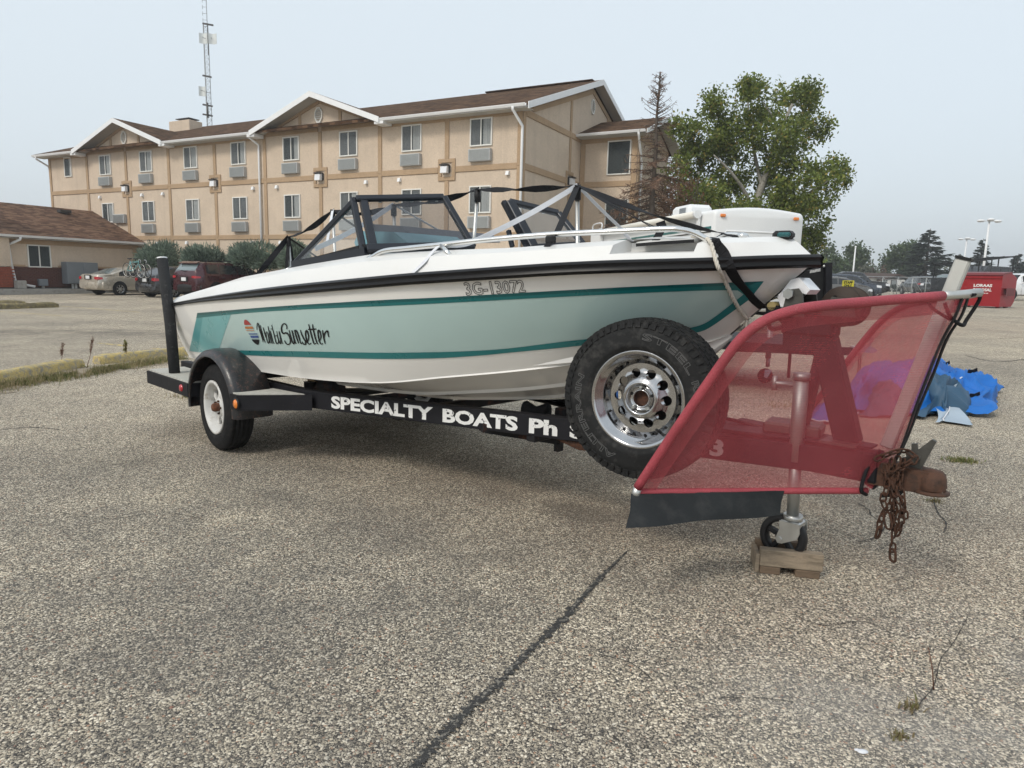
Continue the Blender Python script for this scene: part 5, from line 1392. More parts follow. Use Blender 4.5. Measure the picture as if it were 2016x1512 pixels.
for k in range(NHOLE):        # dish with ten round openings
    a0 = 2 * math.pi * (k - .5) / NHOLE; a1 = 2 * math.pi * (k + .5) / NHOLE; am = (a0 + a1) / 2; inn = []; out = []
    M_ = 24
    for q in range(M_):
        th = 2 * math.pi * q / M_
        hx, hy = rH + hr * math.cos(th), hr * math.sin(th)          # radial, tangential
        inn.append((math.hypot(hx, hy), am + math.atan2(hy, hx)))
        c_, s_ = math.cos(th), math.sin(th); m_ = max(abs(c_), abs(s_)); bx, by = c_ / m_, s_ / m_
        out.append((rH + (bx * .041 if bx > 0 else bx * .036), am + by * math.pi / NHOLE))
    zt = lambda r: .006 + .030 * sstep(.125, .072, r) if r < .125 else .006
    dk.grid([[SPp(r, a, -.010) for r, a in inn], [SPp(r, a, zt(r)) for r, a in inn]], True, True)
    dk.grid([[SPp(lerp(r0_[0], r1_[0], f_), lerp(r0_[1], r1_[1], f_), zt(lerp(r0_[0], r1_[0], f_))) for r0_, r1_ in zip(inn, out)] for f_ in (0, .35, .7, 1)], True, True)
dk.lathe([(.076, .036), (.070, .041), (.064, .036), (.058, .014), (.046, .010), (.044, .010)], SC_, SAX, 48)
dk.lathe([(.044, .010), (.040, .026), (.037, .028), (.034, .024), (.034, -.03)], SC_, SAX, 32)
dk.build('dish', MT['chrome'], spare)
mb = MB()
for k in range(20): an = 2 * math.pi * (k + .5) / 20; mb.tube([SPp(.163, an, .012), SPp(.163, an, .022)], .0058, 8)
mb.build('rivets', MT['plastic_black'], spare)
mb = MB(); mb.lathe([(0, -.005), (.034, -.005)], SC_, SAX, 24); mb.build('hub_bore', MT['rust'], spare)
for k in (0, 2, 3):
    mb = MB(); an = math.pi / 2 + 2 * math.pi * k / 5; mb.tube([SPp(.051, an, .012), SPp(.051, an, .026), SPp(.051, an, .030), SPp(.051, an, .036)], [.0095, .0095, .006, .006], 8); mb.build('wheel_nut', MT['galv'], spare)
for k in (1, 4):
    mb = MB(); an = math.pi / 2 + 2 * math.pi * k / 5; mb.tube([SPp(.051, an, .0115), SPp(.051, an, .0135)], .0075, 10); mb.build('bolt_hole', MT['room_dark'], spare)
mb = MB(); mb.beam(SC_ - SAX * .03, SC_ - SAX * .26, .09, .12); mb.beam(SC_ - SAX * .10 - ua * .12, SC_ - SAX * .10 + ua * .10, .20, .012, SAX); mb.build('spare_bracket', MT['black_rust'], trailer)
mb = MB(); mb.tube([SPp(.172, -.95, .02), SPp(.150, -.95, .05)], .006, 8); mb.build('valve', MT['plastic_black'], spare)
MT['rubber_letter'] = plain('raised_rubber_letters', (.12, .12, .12), .8, 0, .2, 30)
def tyre_text(txt, a_mid, span, r0, r1, flip=1):
    vs_, fs_, bd_ = text_mesh(txt, .01, 2); mb = MB()
    for a, b in bd_:
        A = Vector(vs_[a]); B = Vector(vs_[b]); t = B - A
        sc = Vector((span * (r0 + r1) / 2, r1 - r0)); A2 = Vector((A.x * sc.x, A.y * sc.y)); B2 = Vector((B.x * sc.x, B.y * sc.y)); t = B2 - A2
        if t.length < 1e-5: continue
        n = Vector((-t.y, t.x)).normalized() * .0011; t = t.normalized() * .0008
        P = []
        for q in (A2 - t + n, B2 + t + n, B2 + t - n, A2 - t - n):
            an = a_mid + span / 2 - q.x / ((r0 + r1) / 2); r = r0 + q.y; P.append(SPp(r, an, -.012 + .1055 + .001))
        mb.add(P, [(0, 1, 2, 3)])
    mb.build('raised_lettering', MT['rubber_letter'], spare)
tyre_text('STEEL', rad(58), rad(56), .262, .290); tyre_text('RADIAL', rad(0), rad(46), .262, .290)
tyre_text('TERRAIN', rad(194), rad(66), .258, .286); tyre_text('ALL', rad(238), rad(30), .258, .286)

# ================================================================ red mesh stone guard
guard = empty('stone_guard', TW(3.9, -.3, .42)); tag(guard, 'red mesh stone guard on a pipe frame across the trailer tongue', 'stone guard')
def mesh_mat():
    m = NB('red_mesh_screen'); geo = m.n('ShaderNodeNewGeometry')
    n = m.noise(5, 5, .6); r = m.ramp(n.outputs['Fac'], [(.3, (.40, .060, .076)), (.7, (.50, .092, .108))])
    m.col(r.outputs['Color']); m.set(Roughness=.7)
    # woven threads: opacity of the weave varies a little in fine horizontal rows
    sx_ = m.n('ShaderNodeSeparateXYZ'); m.l(geo.outputs['Position'], sx_.inputs[0])
    s = m.math('SINE', m.math('MULTIPLY', sx_.outputs['Z'], 950.0)); n2 = m.noise(60, 3, .6)
    a = m.math('ADD', m.math('ADD', m.math('MULTIPLY', s, .045), .52), m.math('MULTIPLY', m.math('SUBTRACT', n2.outputs['Fac'], .5), .10))
    n3 = m.noise(1.6, 3, .5); a = m.math('ADD', a, m.math('MULTIPLY', m.math('SUBTRACT', n3.outputs['Fac'], .5), .12))
    m.l(a, m.b.inputs['Alpha']); return m.mat
MT['mesh'] = mesh_mat()
MT['sleeve'] = plain('red_vinyl_sleeve', (.33, .048, .064), .55, 0, .2, 7, .5, 160, c2=(.42, .13, .135), mask=(.58, .78), fine=.2)
def guard_side(sg):
    def G(x, y, z): return TW(x, y * sg, z)
    BLp = G(3.27, .80, .435); ULa = G(3.60, .79, .985); 
    left = spline([BLp, G(3.36, .80, .59), G(3.47, .80, .775), G(3.585, .795, .965)], 5)
    arc = spline([G(3.585, .795, .965), G(3.655, .79, 1.07), G(3.725, .765, 1.135), G(3.80, .70, 1.172), G(3.86, .60, 1.188)], 5)
    top = spline([G(3.86, .60, 1.188), G(3.95, .43, 1.203), G(4.06, .22, 1.22), G(4.155, .04, 1.235)], 5)
    frame = left[:-1] + arc[:-1] + top
    mb = MB(); mb.tube(frame[1:-3], .018, 14); mb.build('sleeve', MT['sleeve'], guard)
    mb = MB(); mb.tube([frame[0] - Vector((0, 0, .03)), frame[1]], .017, 10); mb.build('pipe', MT['alu'], guard)
    mb = MB(); mb.tube(frame[-4:] + [G(4.19, -.02 if sg < 0 else .02, 1.242)], .0165, 14); mb.build('pipe', MT['alu'], guard)
    bot = spline([BLp, G(3.45, .585, .432), G(3.68, .31, .430), G(3.90, .045, .425)], 6)
    mb = MB(); mb.tube(bot, .0135, 10); mb.build('sleeve', MT['sleeve'], guard)
    hem = spline([G(3.915, .02, .43), G(3.955, .0, .50), G(4.00, .012, .62), G(4.035, .03, .78), G(4.07, .045, .93), G(4.10, .035, 1.06), G(4.135, .055, 1.15), G(4.15, .05, 1.22)], 5)
    # mesh panel: four-sided patch
    A = resample(left + arc[1:], 30); B = resample(hem, 30); T = resample([arc[-1]] + top[1:], 26); rows = []
    NV, NU = 34, 30
    edgeL = resample(left, NV); edgeT = resample(arc[:] + top[1:], NU); edgeB = resample(bot, NU); edgeR = resample(hem, NV)
    edgeL[-1] = edgeT[0]; edgeR[0] = edgeB[-1]; edgeR[-1] = edgeT[-1]
    for j in range(NV):
        v = j / (NV - 1); row = []
        for i in range(NU):
            u = i / (NU - 1)
            p = edgeL[j] * (1 - u) + edgeR[j] * u + edgeB[i] * (1 - v) + edgeT[i] * v - (edgeB[0] * (1 - u) * (1 - v) + edgeB[-1] * u * (1 - v) + edgeT[0] * (1 - u) * v + edgeT[-1] * u * v)
            p = p + TD * (.020 * mnoise.noise(Vector((u * 3, v * 3, sg * 3))) + .010 * mnoise.noise(Vector((u * 9 + v * 5, v * 4, sg * 7))) + .035 * math.sin(math.pi * u) * math.sin(math.pi * v)) * (-1 if sg < 0 else 1)
            row.append(p)
        rows.append(row)
    mb = MB(); mb.grid(rows, True); mb.build('mesh_panel', MT['mesh'], guard)
    # doubled seam strip along the frame and sleeves
    seam = []
    for src, k in ((left + arc[1:] + top[1:], .075),):
        inner = []
        c = (BLp + G(4.0, .2, .75)) / 2
        for i, p in enumerate(src):
            t = (src[min(i + 1, len(src) - 1)] - src[max(i - 1, 0)]).normalized(); n_ = (c - p); n_ = (n_ - t * n_.dot(t)).normalized(); inner.append(p + n_ * k - TPV * (.002 * -sg))
        mb = MB(); mb.grid([src, inner], True); mb.build('seam_strip', MT['mesh'], guard)
    mb = MB(); mb.ribbon(hem, .030, TPV, .006); mb.build('hem', MT['webbing_black'], guard)
    return hem
guard_side(-1); guard_side(1)
MT['rubber_flap'] = plain('dusty_rubber_flap', (.020, .023, .025), .75, 0, .2, 5, .2, 60, c2=(.042, .044, .045), mask=(.5, .8))
mb = MB(); flp = [TW(3.262, -.815, .430), TW(3.68, -.345, .437), TW(3.672, -.35, .338), TW(3.32, -.93, .335)]
rows = [[flp[0].lerp(flp[1], i / 12) + TD * (.006 * math.sin(i)) for i in range(13)], [flp[0].lerp(flp[1], i / 12).lerp(flp[3].lerp(flp[2], i / 12), .5) + TD * (.010 * math.sin(i * .9 + 1)) for i in range(13)], [flp[3].lerp(flp[2], i / 12) + TD * (.012 * math.sin(i * .8)) for i in range(13)]]
mb.grid(rows, True); mb.grid([[p - TPV * .004 + TD * .003 for p in r] for r in rows][::-1], True); mb.build('mud_flap', MT['rubber_flap'], guard)
mb = MB(); mb.beam(TW(3.945, 0, .61), TW(4.13, 0, 1.362), .042, .050, TD, .006); po = mb.build('light_post', MT['alu_pale'] if 'alu_pale' in MT else plain('pale_square_post', (.50, .50, .47), .55, .2, .08, 9, c2=(.36, .35, .32), mask=(.6, .8)), guard)
mb = MB(); d_ = (TW(4.13, 0, 1.362) - TW(3.945, 0, .61)).normalized(); mb.beam(TW(4.13, 0, 1.362), TW(4.13, 0, 1.362) + d_ * .010, .046, .054, TD); mb.build('post_cap', MT['plastic_black'], po)
lace = MB(); lace.tube(spline([TW(4.10, -.07, 1.20), TW(4.12, -.05, 1.15), TW(4.155, -.02, 1.12), TW(4.16, .02, 1.14), TW(4.19, .03, 1.215), TW(4.186, .005, 1.236), TW(4.176, -.035, 1.232)], 6), .007, 8)
lace.tube(spline([TW(4.05, -.12, 1.235), TW(4.06, -.13, 1.20), TW(4.08, -.12, 1.175), TW(4.12, -.05, 1.14)], 6), .006, 8)
lace.tube(spline([TW(3.93, -.03, .60), TW(3.90, -.07, .53), TW(3.89, -.09, .44), TW(3.90, -.05, .41)], 6), .008, 8); lace.build('lacing', MT['webbing_black'], guard)

# ================================================================ safety chain
chain = empty('safety_chain', TW(3.93, -.06, .60)); tag(chain, 'rusty safety chain bunched over the trailer coupler with ends hanging down', 'chain')
lk = MB(); ring = []
for k in range(14):
    an = 2 * math.pi * k / 14; ring.append(Vector((.0105 * math.cos(an), 0, .0105 * math.sin(an) + (.0085 if math.sin(an) > 0 else -.0085))))
lk.tube(ring, .0040, 6, closed=True)
proto = None
def chain_run(pts, big=False):
    global proto
    P = spline(pts, 10); L = 0; D_ = [0]
    for a, b in zip(P, P[1:]): L += (b - a).length; D_.append(L)
    step = .0295; n = int(L / step)
    for i in range(n):
        d0 = (i + .5) * step; j = 0
        while j < len(D_) - 2 and D_[j + 1] < d0: j += 1
        t = (d0 - D_[j]) / max(1e-6, D_[j + 1] - D_[j]); p = P[j].lerp(P[j + 1], t); dr = (P[j + 1] - P[j]).normalized()
        if proto is None:
            proto = lk.build('chain_link', MT['rust'], chain, local=True); o = proto
        else: o = proto.copy(); link(o, chain)
        q = dr.to_track_quat('Z', 'Y'); rot = q.to_matrix() @ Matrix.Rotation(math.pi / 2 * (i % 2) + random.uniform(-.35, .35) + .6, 3, 'Z')
        M_ = rot.to_4x4(); M_.translation = p - chain.location + Vector((random.uniform(-.003, .003), random.uniform(-.003, .003), 0))
        if i == n - 1 and big: M_ = M_ @ Matrix.Scale(1.35, 4)
        o.matrix_basis = M_
def cy(px, py, y): return TW(*TY(px, py, y))
chain_run([cy(1725, 905, -.10), cy(1760, 890, -.08), cy(1782, 888, -.06), cy(1800, 900, -.05), cy(1790, 915, -.07), cy(1770, 920, -.09)])
chain_run([cy(1757, 905, -.08), cy(1752, 940, -.10), cy(1758, 975, -.10), cy(1748, 1000, -.10), cy(1735, 1020, -.10), cy(1731, 1040, -.10), cy(1725, 1062, -.10)], True)
chain_run([cy(1770, 900, -.07), cy(1765, 945, -.09), cy(1760, 990, -.10), cy(1760, 1040, -.09), cy(1757, 1080, -.09), cy(1758, 1108, -.09)], True)
chain_run([cy(1745, 935, -.09), cy(1762, 970, -.11), cy(1775, 1000, -.10), cy(1772, 1040, -.08), cy(1764, 1050, -.08), cy(1762, 1010, -.09), cy(1755, 975, -.10)])
chain_run([cy(1780, 905, -.05), cy(1772, 950, -.08), cy(1778, 990, -.09), cy(1781, 1018, -.08), cy(1783, 1020, -.07)])
chain_run([cy(1740, 915, -.10), cy(1745, 955, -.12), cy(1738, 985, -.12), cy(1750, 1010, -.11)])
chain_run([cy(1795, 905, -.05), cy(1775, 920, -.08), cy(1755, 935, -.10), cy(1742, 960, -.11)])
mb = MB(); mb.tube(spline([cy(1742, 1000, -.11), cy(1740, 1020, -.11), cy(1746, 1040, -.11), cy(1756, 1038, -.11), cy(1752, 1015, -.11), cy(1745, 1002, -.11)], 5), .0045, 8); mb.build('hook', MT['rust'], chain)

# ================================================================ wood blocking under the jack wheel
def wood_mat(name, c, axis_rot):
    m = NB(name); mp = m.n('ShaderNodeMapping'); mp.inputs['Rotation'].default_value = (0, 0, axis_rot); mp.inputs['Scale'].default_value = (3, 45, 45); m.l(m.tc.outputs['Object'], mp.inputs['Vector'])
    n = m.noise(1.0, 6, .65, vec=mp.outputs[0], dist=.6); c = Vector(c); r = m.ramp(n.outputs['Fac'], [(.3, tuple(c * .55)), (.5, tuple(c)), (.7, tuple(c * 1.25))])
    n2 = m.noise(7, 5, .7); k = m.ramp(n2.outputs['Fac'], [(.5, 0.0), (.75, .6)]); m.col(m.mix(k.outputs['Color'], r.outputs['Color'], tuple(c * .42))); m.set(Roughness=.9); m.bump(n.outputs['Fac'], .5, .004); return m.mat
wa = GP(1488, 1112); wbp = GP(1604, 1124); wd_ = (wbp - wa); wd_.z = 0; wd_.normalize(); wn_ = Vector((-wd_.y, wd_.x, 0)); WL = (wbp - wa).length
MT['wood'] = wood_mat('weathered_pallet_wood', (.27, .215, .155), -math.atan2(wd_.y, wd_.x)); MT['wood_dark'] = wood_mat('dark_pallet_wood', (.15, .105, .07), -math.atan2(wd_.y, wd_.x))
blk = empty('pallet_blocking', wa + wd_ * WL / 2 + wn_ * .06); tag(blk, 'short piece of wooden pallet used as a block under the jack wheel', 'wood block')
RW = Matrix((wd_, wn_, Vector((0, 0, 1)))).transposed()
bw_ = (cc - wa).dot(wn_)
def plank(a, b, c_, sz, mat): mb = MB(); mb.box(wa + wd_ * a + wn_ * b + Vector((0, 0, c_)), sz, RW, .003); mb.build('plank', MT[mat], blk)
plank(.045, bw_ - .056, .0175, (.085, .05, .033), 'wood_dark'); plank(WL - .05, bw_ - .056, .0175, (.10, .05, .033), 'wood_dark')
plank(.05, bw_ + .05, .0175, (.09, .06, .033), 'wood_dark'); plank(WL - .05, bw_ + .05, .0175, (.10, .06, .033), 'wood_dark')
plank(WL / 2 + .006, bw_ - .058, .073, (WL + .01, .042, .076), 'wood'); plank(WL / 2 - .02, bw_ + .058, .072, (WL - .03, .036, .076), 'wood_dark'); plank(WL / 2 - .02, bw_, .042, (WL - .04, .07, .014), 'wood')
plank(-.008, bw_, .045, (.018, .15, .085), 'wood')

# ================================================================ foliage tools
def leaf_mat(name, stops, trans=.35):
    m = NB(name); geo = m.n('ShaderNodeNewGeometry')
    r = m.ramp(geo.outputs['Random Per Island'], stops)
    n = m.noise(.9, 3, .6, vec=geo.outputs['Position']); t = m.ramp(n.outputs['Fac'], [(.3, .75), (.7, 1.25)])
    c = m.mix(1.0, r.outputs['Color'], t.outputs['Color'], 'MULTIPLY'); m.col(c); m.set(Roughness=.7)
    m.b.inputs['Specular IOR Level'].default_value = .25
    tr = m.n('ShaderNodeBsdfTranslucent'); m.l(c, tr.inputs['Color'])
    mx = m.n('ShaderNodeMixShader'); mx.inputs['Fac'].default_value = trans
    m.l(m.b.outputs['BSDF'], mx.inputs[1]); m.l(tr.outputs['BSDF'], mx.inputs[2]); m.l(mx.outputs['Shader'], m.out.inputs['Surface'])
    return m.mat
MT['poplar'] = leaf_mat('poplar_leaves', [(0, (.075, .105, .025)), (.35, (.13, .17, .038)), (.75, (.19, .235, .052)), (.94, (.235, .25, .065)), (.988, (.36, .27, .07))], .35)
MT['far_leaf'] = leaf_mat('distant_leaves', [(0, (.045, .075, .035)), (.6, (.075, .112, .045)), (1, (.11, .14, .06))], .25)
MT['far_leaf_yellow'] = leaf_mat('yellow_green_leaves', [(0, (.10, .15, .03)), (.6, (.16, .20, .04)), (1, (.22, .23, .06))], .3)
MT['far_leaf_grey'] = leaf_mat('grey_green_leaves', [(0, (.10, .115, .085)), (.6, (.14, .15, .11)), (1, (.18, .18, .13))], .25)
MT['far_leaf_brown'] = leaf_mat('brown_leaves', [(0, (.10, .055, .03)), (.6, (.16, .085, .045)), (1, (.13, .11, .05))], .25)
MT['juniper'] = leaf_mat('juniper_sprays', [(0, (.10, .14, .11)), (.5, (.17, .225, .175)), (1, (.27, .33, .26))], .35)
MT['spruce'] = leaf_mat('spruce_needles', [(0, (.022, .034, .026)), (.6, (.04, .056, .042)), (1, (.065, .085, .062))], .1)
MT['dead_needle'] = leaf_mat('dead_brown_needles', [(0, (.11, .066, .045)), (.6, (.175, .105, .072)), (1, (.25, .165, .115))], .15)
MT['bark_pale'] = plain('pale_poplar_bark', (.30, .285, .25), .9, 0, .2, 8, .5, 30, c2=(.14, .125, .105), mask=(.5, .65))
MT['bark_dark'] = plain('dark_bark', (.085, .068, .055), .95, 0, .25, 8, .5, 30)
MT['grass'] = leaf_mat('grass_blades', [(0, (.075, .105, .032)), (.35, (.12, .145, .045)), (.7, (.22, .20, .085)), (1, (.36, .30, .17))], .3)
MT['grass_dry'] = leaf_mat('dry_grass_blades', [(0, (.24, .19, .10)), (.5, (.34, .27, .155)), (1, (.16, .17, .06))], .3)
MT['soil'] = plain('gravelly_soil', (.25, .205, .15), .97, 0, .25, 6, .8, 40, c2=(.36, .31, .245), mask=(.45, .6), fine=.3)
MT['weed_brown'] = plain('brown_weed_stalk', (.14, .065, .04), .9, 0, .3, 40)

def rdir(r): 
    z = r.uniform(-1, 1); a = r.uniform(0, 2 * math.pi); q = math.sqrt(1 - z * z); return Vector((q * math.cos(a), q * math.sin(a), z))
def leaf(mb, p, s, r, flat=.0, asp=1.0):
    n = rdir(r)
    if flat: n = (n + Vector((0, 0, flat))).normalized()
    a = n.orthogonal().normalized(); a = Matrix.Rotation(r.uniform(0, 6.28), 3, n) @ a; b = n.cross(a)
    l = s * r.uniform(.7, 1.3); w = l * .62 * asp
    mb.add([p - a * l * .5, p + b * w * .5 + a * .05 * l, p + a * l * .5, p - b * w * .5 + a * .05 * l], [(0, 1, 2, 3)])
def crown(mb, blobs, s, per, r, clump=.42, shell=.55, asp=1.0, lo=9, hi=18, gap=-.18):
    """leaf clumps spread through ellipsoids; uneven, with gaps"""
    for c, rx, ry, rz_ in blobs:
        c = Vector(c); n = int(per * (rx * ry * rz_) ** (2 / 3))
        for _ in range(n):
            d = rdir(r); k = shell + (1 - shell) * r.random() ** .6
            p = c + Vector((d.x * rx, d.y * ry, d.z * rz_)) * k
            if mnoise.noise(p * (.9 / clump) * .5) < gap: continue
            m_ = r.randint(lo, hi)
            for _ in range(m_):
                leaf(mb, p + rdir(r) * clump * r.random() ** .7, s, r, .35, asp)

# ================================================================ poplar beside the motel
def px_at(px, py, depth): return AT(px, py, depth)
TDp = 33.0
pop = empty('poplar_tree', px_at(1480, 560, TDp) * 1.0); pop.location.z = gz(pop.location.x, pop.location.y)
tag(pop, 'tall leafy poplar tree with pale limbs right of the motel', 'tree')
R_ = random.Random(11); mb = MB(); pm = TDp / 1344
bl = [(1430, 215, 52, 45), (1500, 205, 55, 48), (1565, 210, 48, 48), (1595, 250, 42, 40), (1390, 262, 55, 48), (1460, 275, 70, 50), (1535, 285, 60, 50), (1372, 330, 48, 46), (1430, 340, 60, 45), (1500, 350, 55, 40), (1590, 365, 72, 46), (1638, 350, 40, 36), (1555, 400, 60, 42), (1605, 425, 52, 42), (1410, 400, 60, 40), (1480, 430, 60, 40), (1620, 470, 30, 24), (1585, 482, 40, 26), (1540, 470, 50, 40), (1365, 395, 50, 45), (1340, 250, 22, 20), (1470, 175, 22, 20), (1585, 185, 26, 24)]
blobs = []
for cx_, cy_, a, b in bl: blobs.append((px_at(cx_, cy_, TDp + R_.uniform(-1.6, 2.0)), a * pm * .92, a * pm * .85, b * pm * .92))
crown(mb, blobs, .16, 84, R_, .46, .30, lo=26, hi=44, gap=-.04); mb.build('crown', MT['poplar'], pop)
mb = MB()
def limb(pts, r0, r1, dz=0.0):
    P = spline([px_at(x, y, TDp + d) for x, y, d in pts], 6); mb.tube(P, [lerp(r0, r1, i / (len(P) - 1)) for i in range(len(P))], 9)
limb([(1474, 575, 0), (1478, 470, 0), (1490, 400, 0), (1512, 330, .1), (1535, 262, .2), (1560, 205, .3)], .26, .06)
limb([(1484, 440, 0), (1470, 385, -.3), (1440, 340, -.6), (1405, 305, -.8)], .12, .03); limb([(1500, 365, 0), (1485, 300, .3), (1475, 230, .4), (1470, 170, .4)], .10, .02)
limb([(1480, 470, 0), (1462, 400, .6), (1425, 362, .9), (1380, 350, 1)], .11, .03); limb([(1508, 350, 0), (1545, 310, -.5), (1590, 270, -.6)], .09, .02); limb([(1488, 440, 0), (1530, 410, -.6), (1590, 380, -.9), (1640, 350, -1)], .10, .02)
limb([(1484, 470, .1), (1540, 460, .3), (1600, 440, .4)], .08, .02); limb([(1520, 320, 0), (1530, 250, -.4), (1500, 200, -.5)], .06, .02)
mb.build('trunk', MT['bark_pale'], pop)
# leafy suckers and brown brush at the poplar's foot
shr = empty('brush', px_at(1330, 560, 27)); shr.location.z = .2; tag(shr, 'brown and green brush growing between dead spruce and poplar tree', 'bush')
mb = MB(); crown(mb, [(px_at(1335, 375, 28), 1.0, .9, .9), (px_at(1350, 420, 28), 1.1, .9, .8), (px_at(1300, 400, 27.5), .7, .7, .7), (px_at(1240, 370 + 60, 26), .35, .35, .35)], .13, 55, R_, .30, .2); mb.build('brown_leaves', MT['far_leaf_brown'], shr)
mb = MB(); crown(mb, [(px_at(1335, 335, 29), .75, .7, .7), (px_at(1385, 385, 29), 1.2, .8, .8), (px_at(1310, 350, 29), .5, .5, .5), (px_at(1430, 430, 29), 1.2, .8, .8)], .15, 55, R_, .32, .2); mb.build('green_leaves', MT['poplar'], shr)
mb = MB()
for _ in range(14):
    a = px_at(R_.uniform(1290, 1380), 470, 28); b = px_at(R_.uniform(1285, 1385), R_.uniform(340, 400), 28 + R_.uniform(-.6, .6)); mb.tube([Vector((a.x, a.y, .2)), a, b], [.03, .02, .008], 5)
mb.build('stems', MT['bark_dark'], shr)

# dead spruce
DS = 25.0; dsp = empty('dead_spruce', px_at(1275, 560, DS)); dsp.location.z = gz(dsp.location.x, dsp.location.y)
tag(dsp, 'dead brown bare-branched spruce in front of the motel extension', 'tree')
R_ = random.Random(5); top = px_at(1299, 142, DS); base = Vector((px_at(1275, 560, DS).x, DS, .1))
mb = MB(); mb.tube([base.lerp(top, k / 10) + Vector((.03 * math.sin(k * 2.1), 0, 0)) for k in range(11)], [.16 * (1 - k / 10.6) + .008 for k in range(11)], 8); mb.build('trunk', MT['bark_dark'], dsp)
mb = MB(); nd = MB()
Hh = top.z - base.z
for k in range(230):
    t = .16 + .83 * (k / 230); o = base.lerp(top, t); h = 1 - t
    L = (.16 + 2.4 * h ** .8 if t > .5 else 1.55 + .6 * R_.random()) * R_.uniform(.5, 1.25)
    if .66 < t < .78: L *= .55
    if t >= .78: L *= .8
    a = R_.uniform(0, 6.283); dr = Vector((math.cos(a), math.sin(a) * .9, 0))
    up = .45 if t > .82 else (.12 if t > .6 else -.12)
    P = [o + dr * L * q + Vector((0, 0, up * L * q - (.30 * L * q * q if t < .8 else 0) + .16 * L * q ** 3)) for q in (0, .25, .5, .75, 1)]
    mb.tube(P, [.016 + .012 * h, .013, .010, .007, .004], 5)
    dens = 1.0 if t < .62 else .28
    for q in range(int(46 * L * dens) + 5):
        u = R_.uniform(.15, 1.0); i = min(3, int(u * 4)); p = P[i].lerp(P[i + 1], u * 4 - i)
        d2 = (dr * R_.uniform(.0, .8) + Vector((-dr.y, dr.x, 0)) * R_.choice((-1, 1)) * R_.uniform(.5, 1) + Vector((0, 0, R_.uniform(-.9, .5)))).normalized()
        l = R_.uniform(.08, .30) * (1 if t < .8 else .6); n = d2.cross(rdir(R_)).normalized() * R_.uniform(.006, .014)
        nd.add([p - n, p + n, p + d2 * l + n * .4, p + d2 * l - n * .4], [(0, 1, 2, 3)])
mb.build('branches', MT['bark_dark'], dsp); nd.build('twigs', MT['dead_needle'], dsp)

# junipers by the motel wall
for i, (cx_, cyb, a, ht, lab) in enumerate([(311, 545, 45, 36, 'leftmost rounded juniper bush behind the car carrying bikes'), (405, 548, 40, 30, 'rounded juniper bush directly behind the red suv roof'), (503, 550, 51, 36, 'broad rounded juniper bush right of the red suv'), (578, 540, 34, 40, 'juniper bush against the motel wall behind the boat windshield')]):
    # depth where the sight line meets 1.3 m in front of the facade
    r = ray(cx_, 510); t = ((BC - BN * 1.5) - EYE).dot(BN) / r.dot(BN); c = EYE + r * t; pm2 = c.y / 1344
    bu = empty('juniper_bush', (c.x, c.y, gz(c.x, c.y) + .1)); tag(bu, lab, 'bush', 'juniper bushes along the motel wall')
    R_ = random.Random(30 + i); mb = MB(); rx = a * pm2; rz_ = ht * pm2; cz0 = c.z
    sub = [(Vector((c.x + R_.uniform(-.45, .45) * rx, c.y + R_.uniform(-.3, .3) * rx, cz0 + R_.uniform(-.3, .25) * rz_)), R_.uniform(.45, .62)) for _ in range(9)] + [(c, .85)]
    for sc_, k in sub:
        for _ in range(620):
            d = rdir(R_)
            if d.z < -.55: continue
            p = sc_ + Vector((d.x * rx * k, d.y * rx * k * .8, d.z * rz_ * k * 1.05)) * R_.uniform(.80, 1.03)
            if p.z < bu.location.z: continue
            o = (d + rdir(R_) * .6 + Vector((0, 0, .5))).normalized(); l = R_.uniform(.10, .26); n = o.cross(rdir(R_)).normalized() * R_.uniform(.022, .045)
            mb.add([p - n, p + n, p + o * l + n * .2, p + o * l - n * .2], [(0, 1, 2, 3)])
    mb.build('foliage', MT['juniper'], bu)
    mb = MB()
    for _ in range(6): mb.tube([Vector((c.x, c.y, bu.location.z)), c + Vector((R_.uniform(-.5, .5) * rx, R_.uniform(-.3, .3) * rx, R_.uniform(-.2, .3) * rz_))], [.05, .015], 5)
    mb.build('stems', MT['bark_dark'], bu)

# ================================================================ distant trees
def far_tree(name, lab, cat, px, top, depth, blobs, mat, leafs=.45, per=20, seed=1, group=None):
    R_ = random.Random(seed); g = px_at(px, top + 12, depth); root = empty(name, (g.x, g.y, gz(g.x, g.y))); tag(root, lab, cat, group)
    pm_ = depth / 1344; mb = MB(); B = []
    for x, y, a, b in blobs: B.append((px_at(x, y, depth + R_.uniform(-1.5, 1.5)), a * pm_, a * pm_ * .8, b * pm_))
    crown(mb, B, leafs, per, R_, leafs * 2.1, .3); mb.build('crown', MT[mat], root)
    mb = MB(); t_ = px_at(px, top + 12, depth); mb.tube([root.location, Vector((g.x, g.y, (t_.z + g.z) * .5)), t_], [.28, .18, .04], 7)
    for _ in range(6):
        a = Vector((g.x, g.y, lerp(g.z, t_.z, R_.uniform(.35, .8)))); q = R_.choice(B)[0]; mb.tube([a, a.lerp(q, .6) + Vector((0, 0, -.2)), q], [.11, .07, .03], 5)
    mb.build('trunk', MT['bark_dark'], root)
G5 = 'trees at the far side of the lot'
far_tree('broadleaf_tree', 'green tree at the far left of the tree line beside the poplar', 'tree', 1625, 480, 95, [(1640, 500, 16, 16), (1632, 520, 26, 18), (1618, 545, 30, 18)], 'far_leaf', .44, 30, 41, G5)
far_tree('broadleaf_tree', 'tallest green broadleaf tree behind the thin white pole', 'tree', 1685, 478, 105, [(1680, 493, 16, 14), (1700, 500, 12, 14), (1668, 520, 22, 20), (1695, 525, 20, 18), (1660, 545, 34, 20), (1705, 545, 30, 20), (1680, 520, 30, 26)], 'far_leaf', .44, 30, 42, G5)
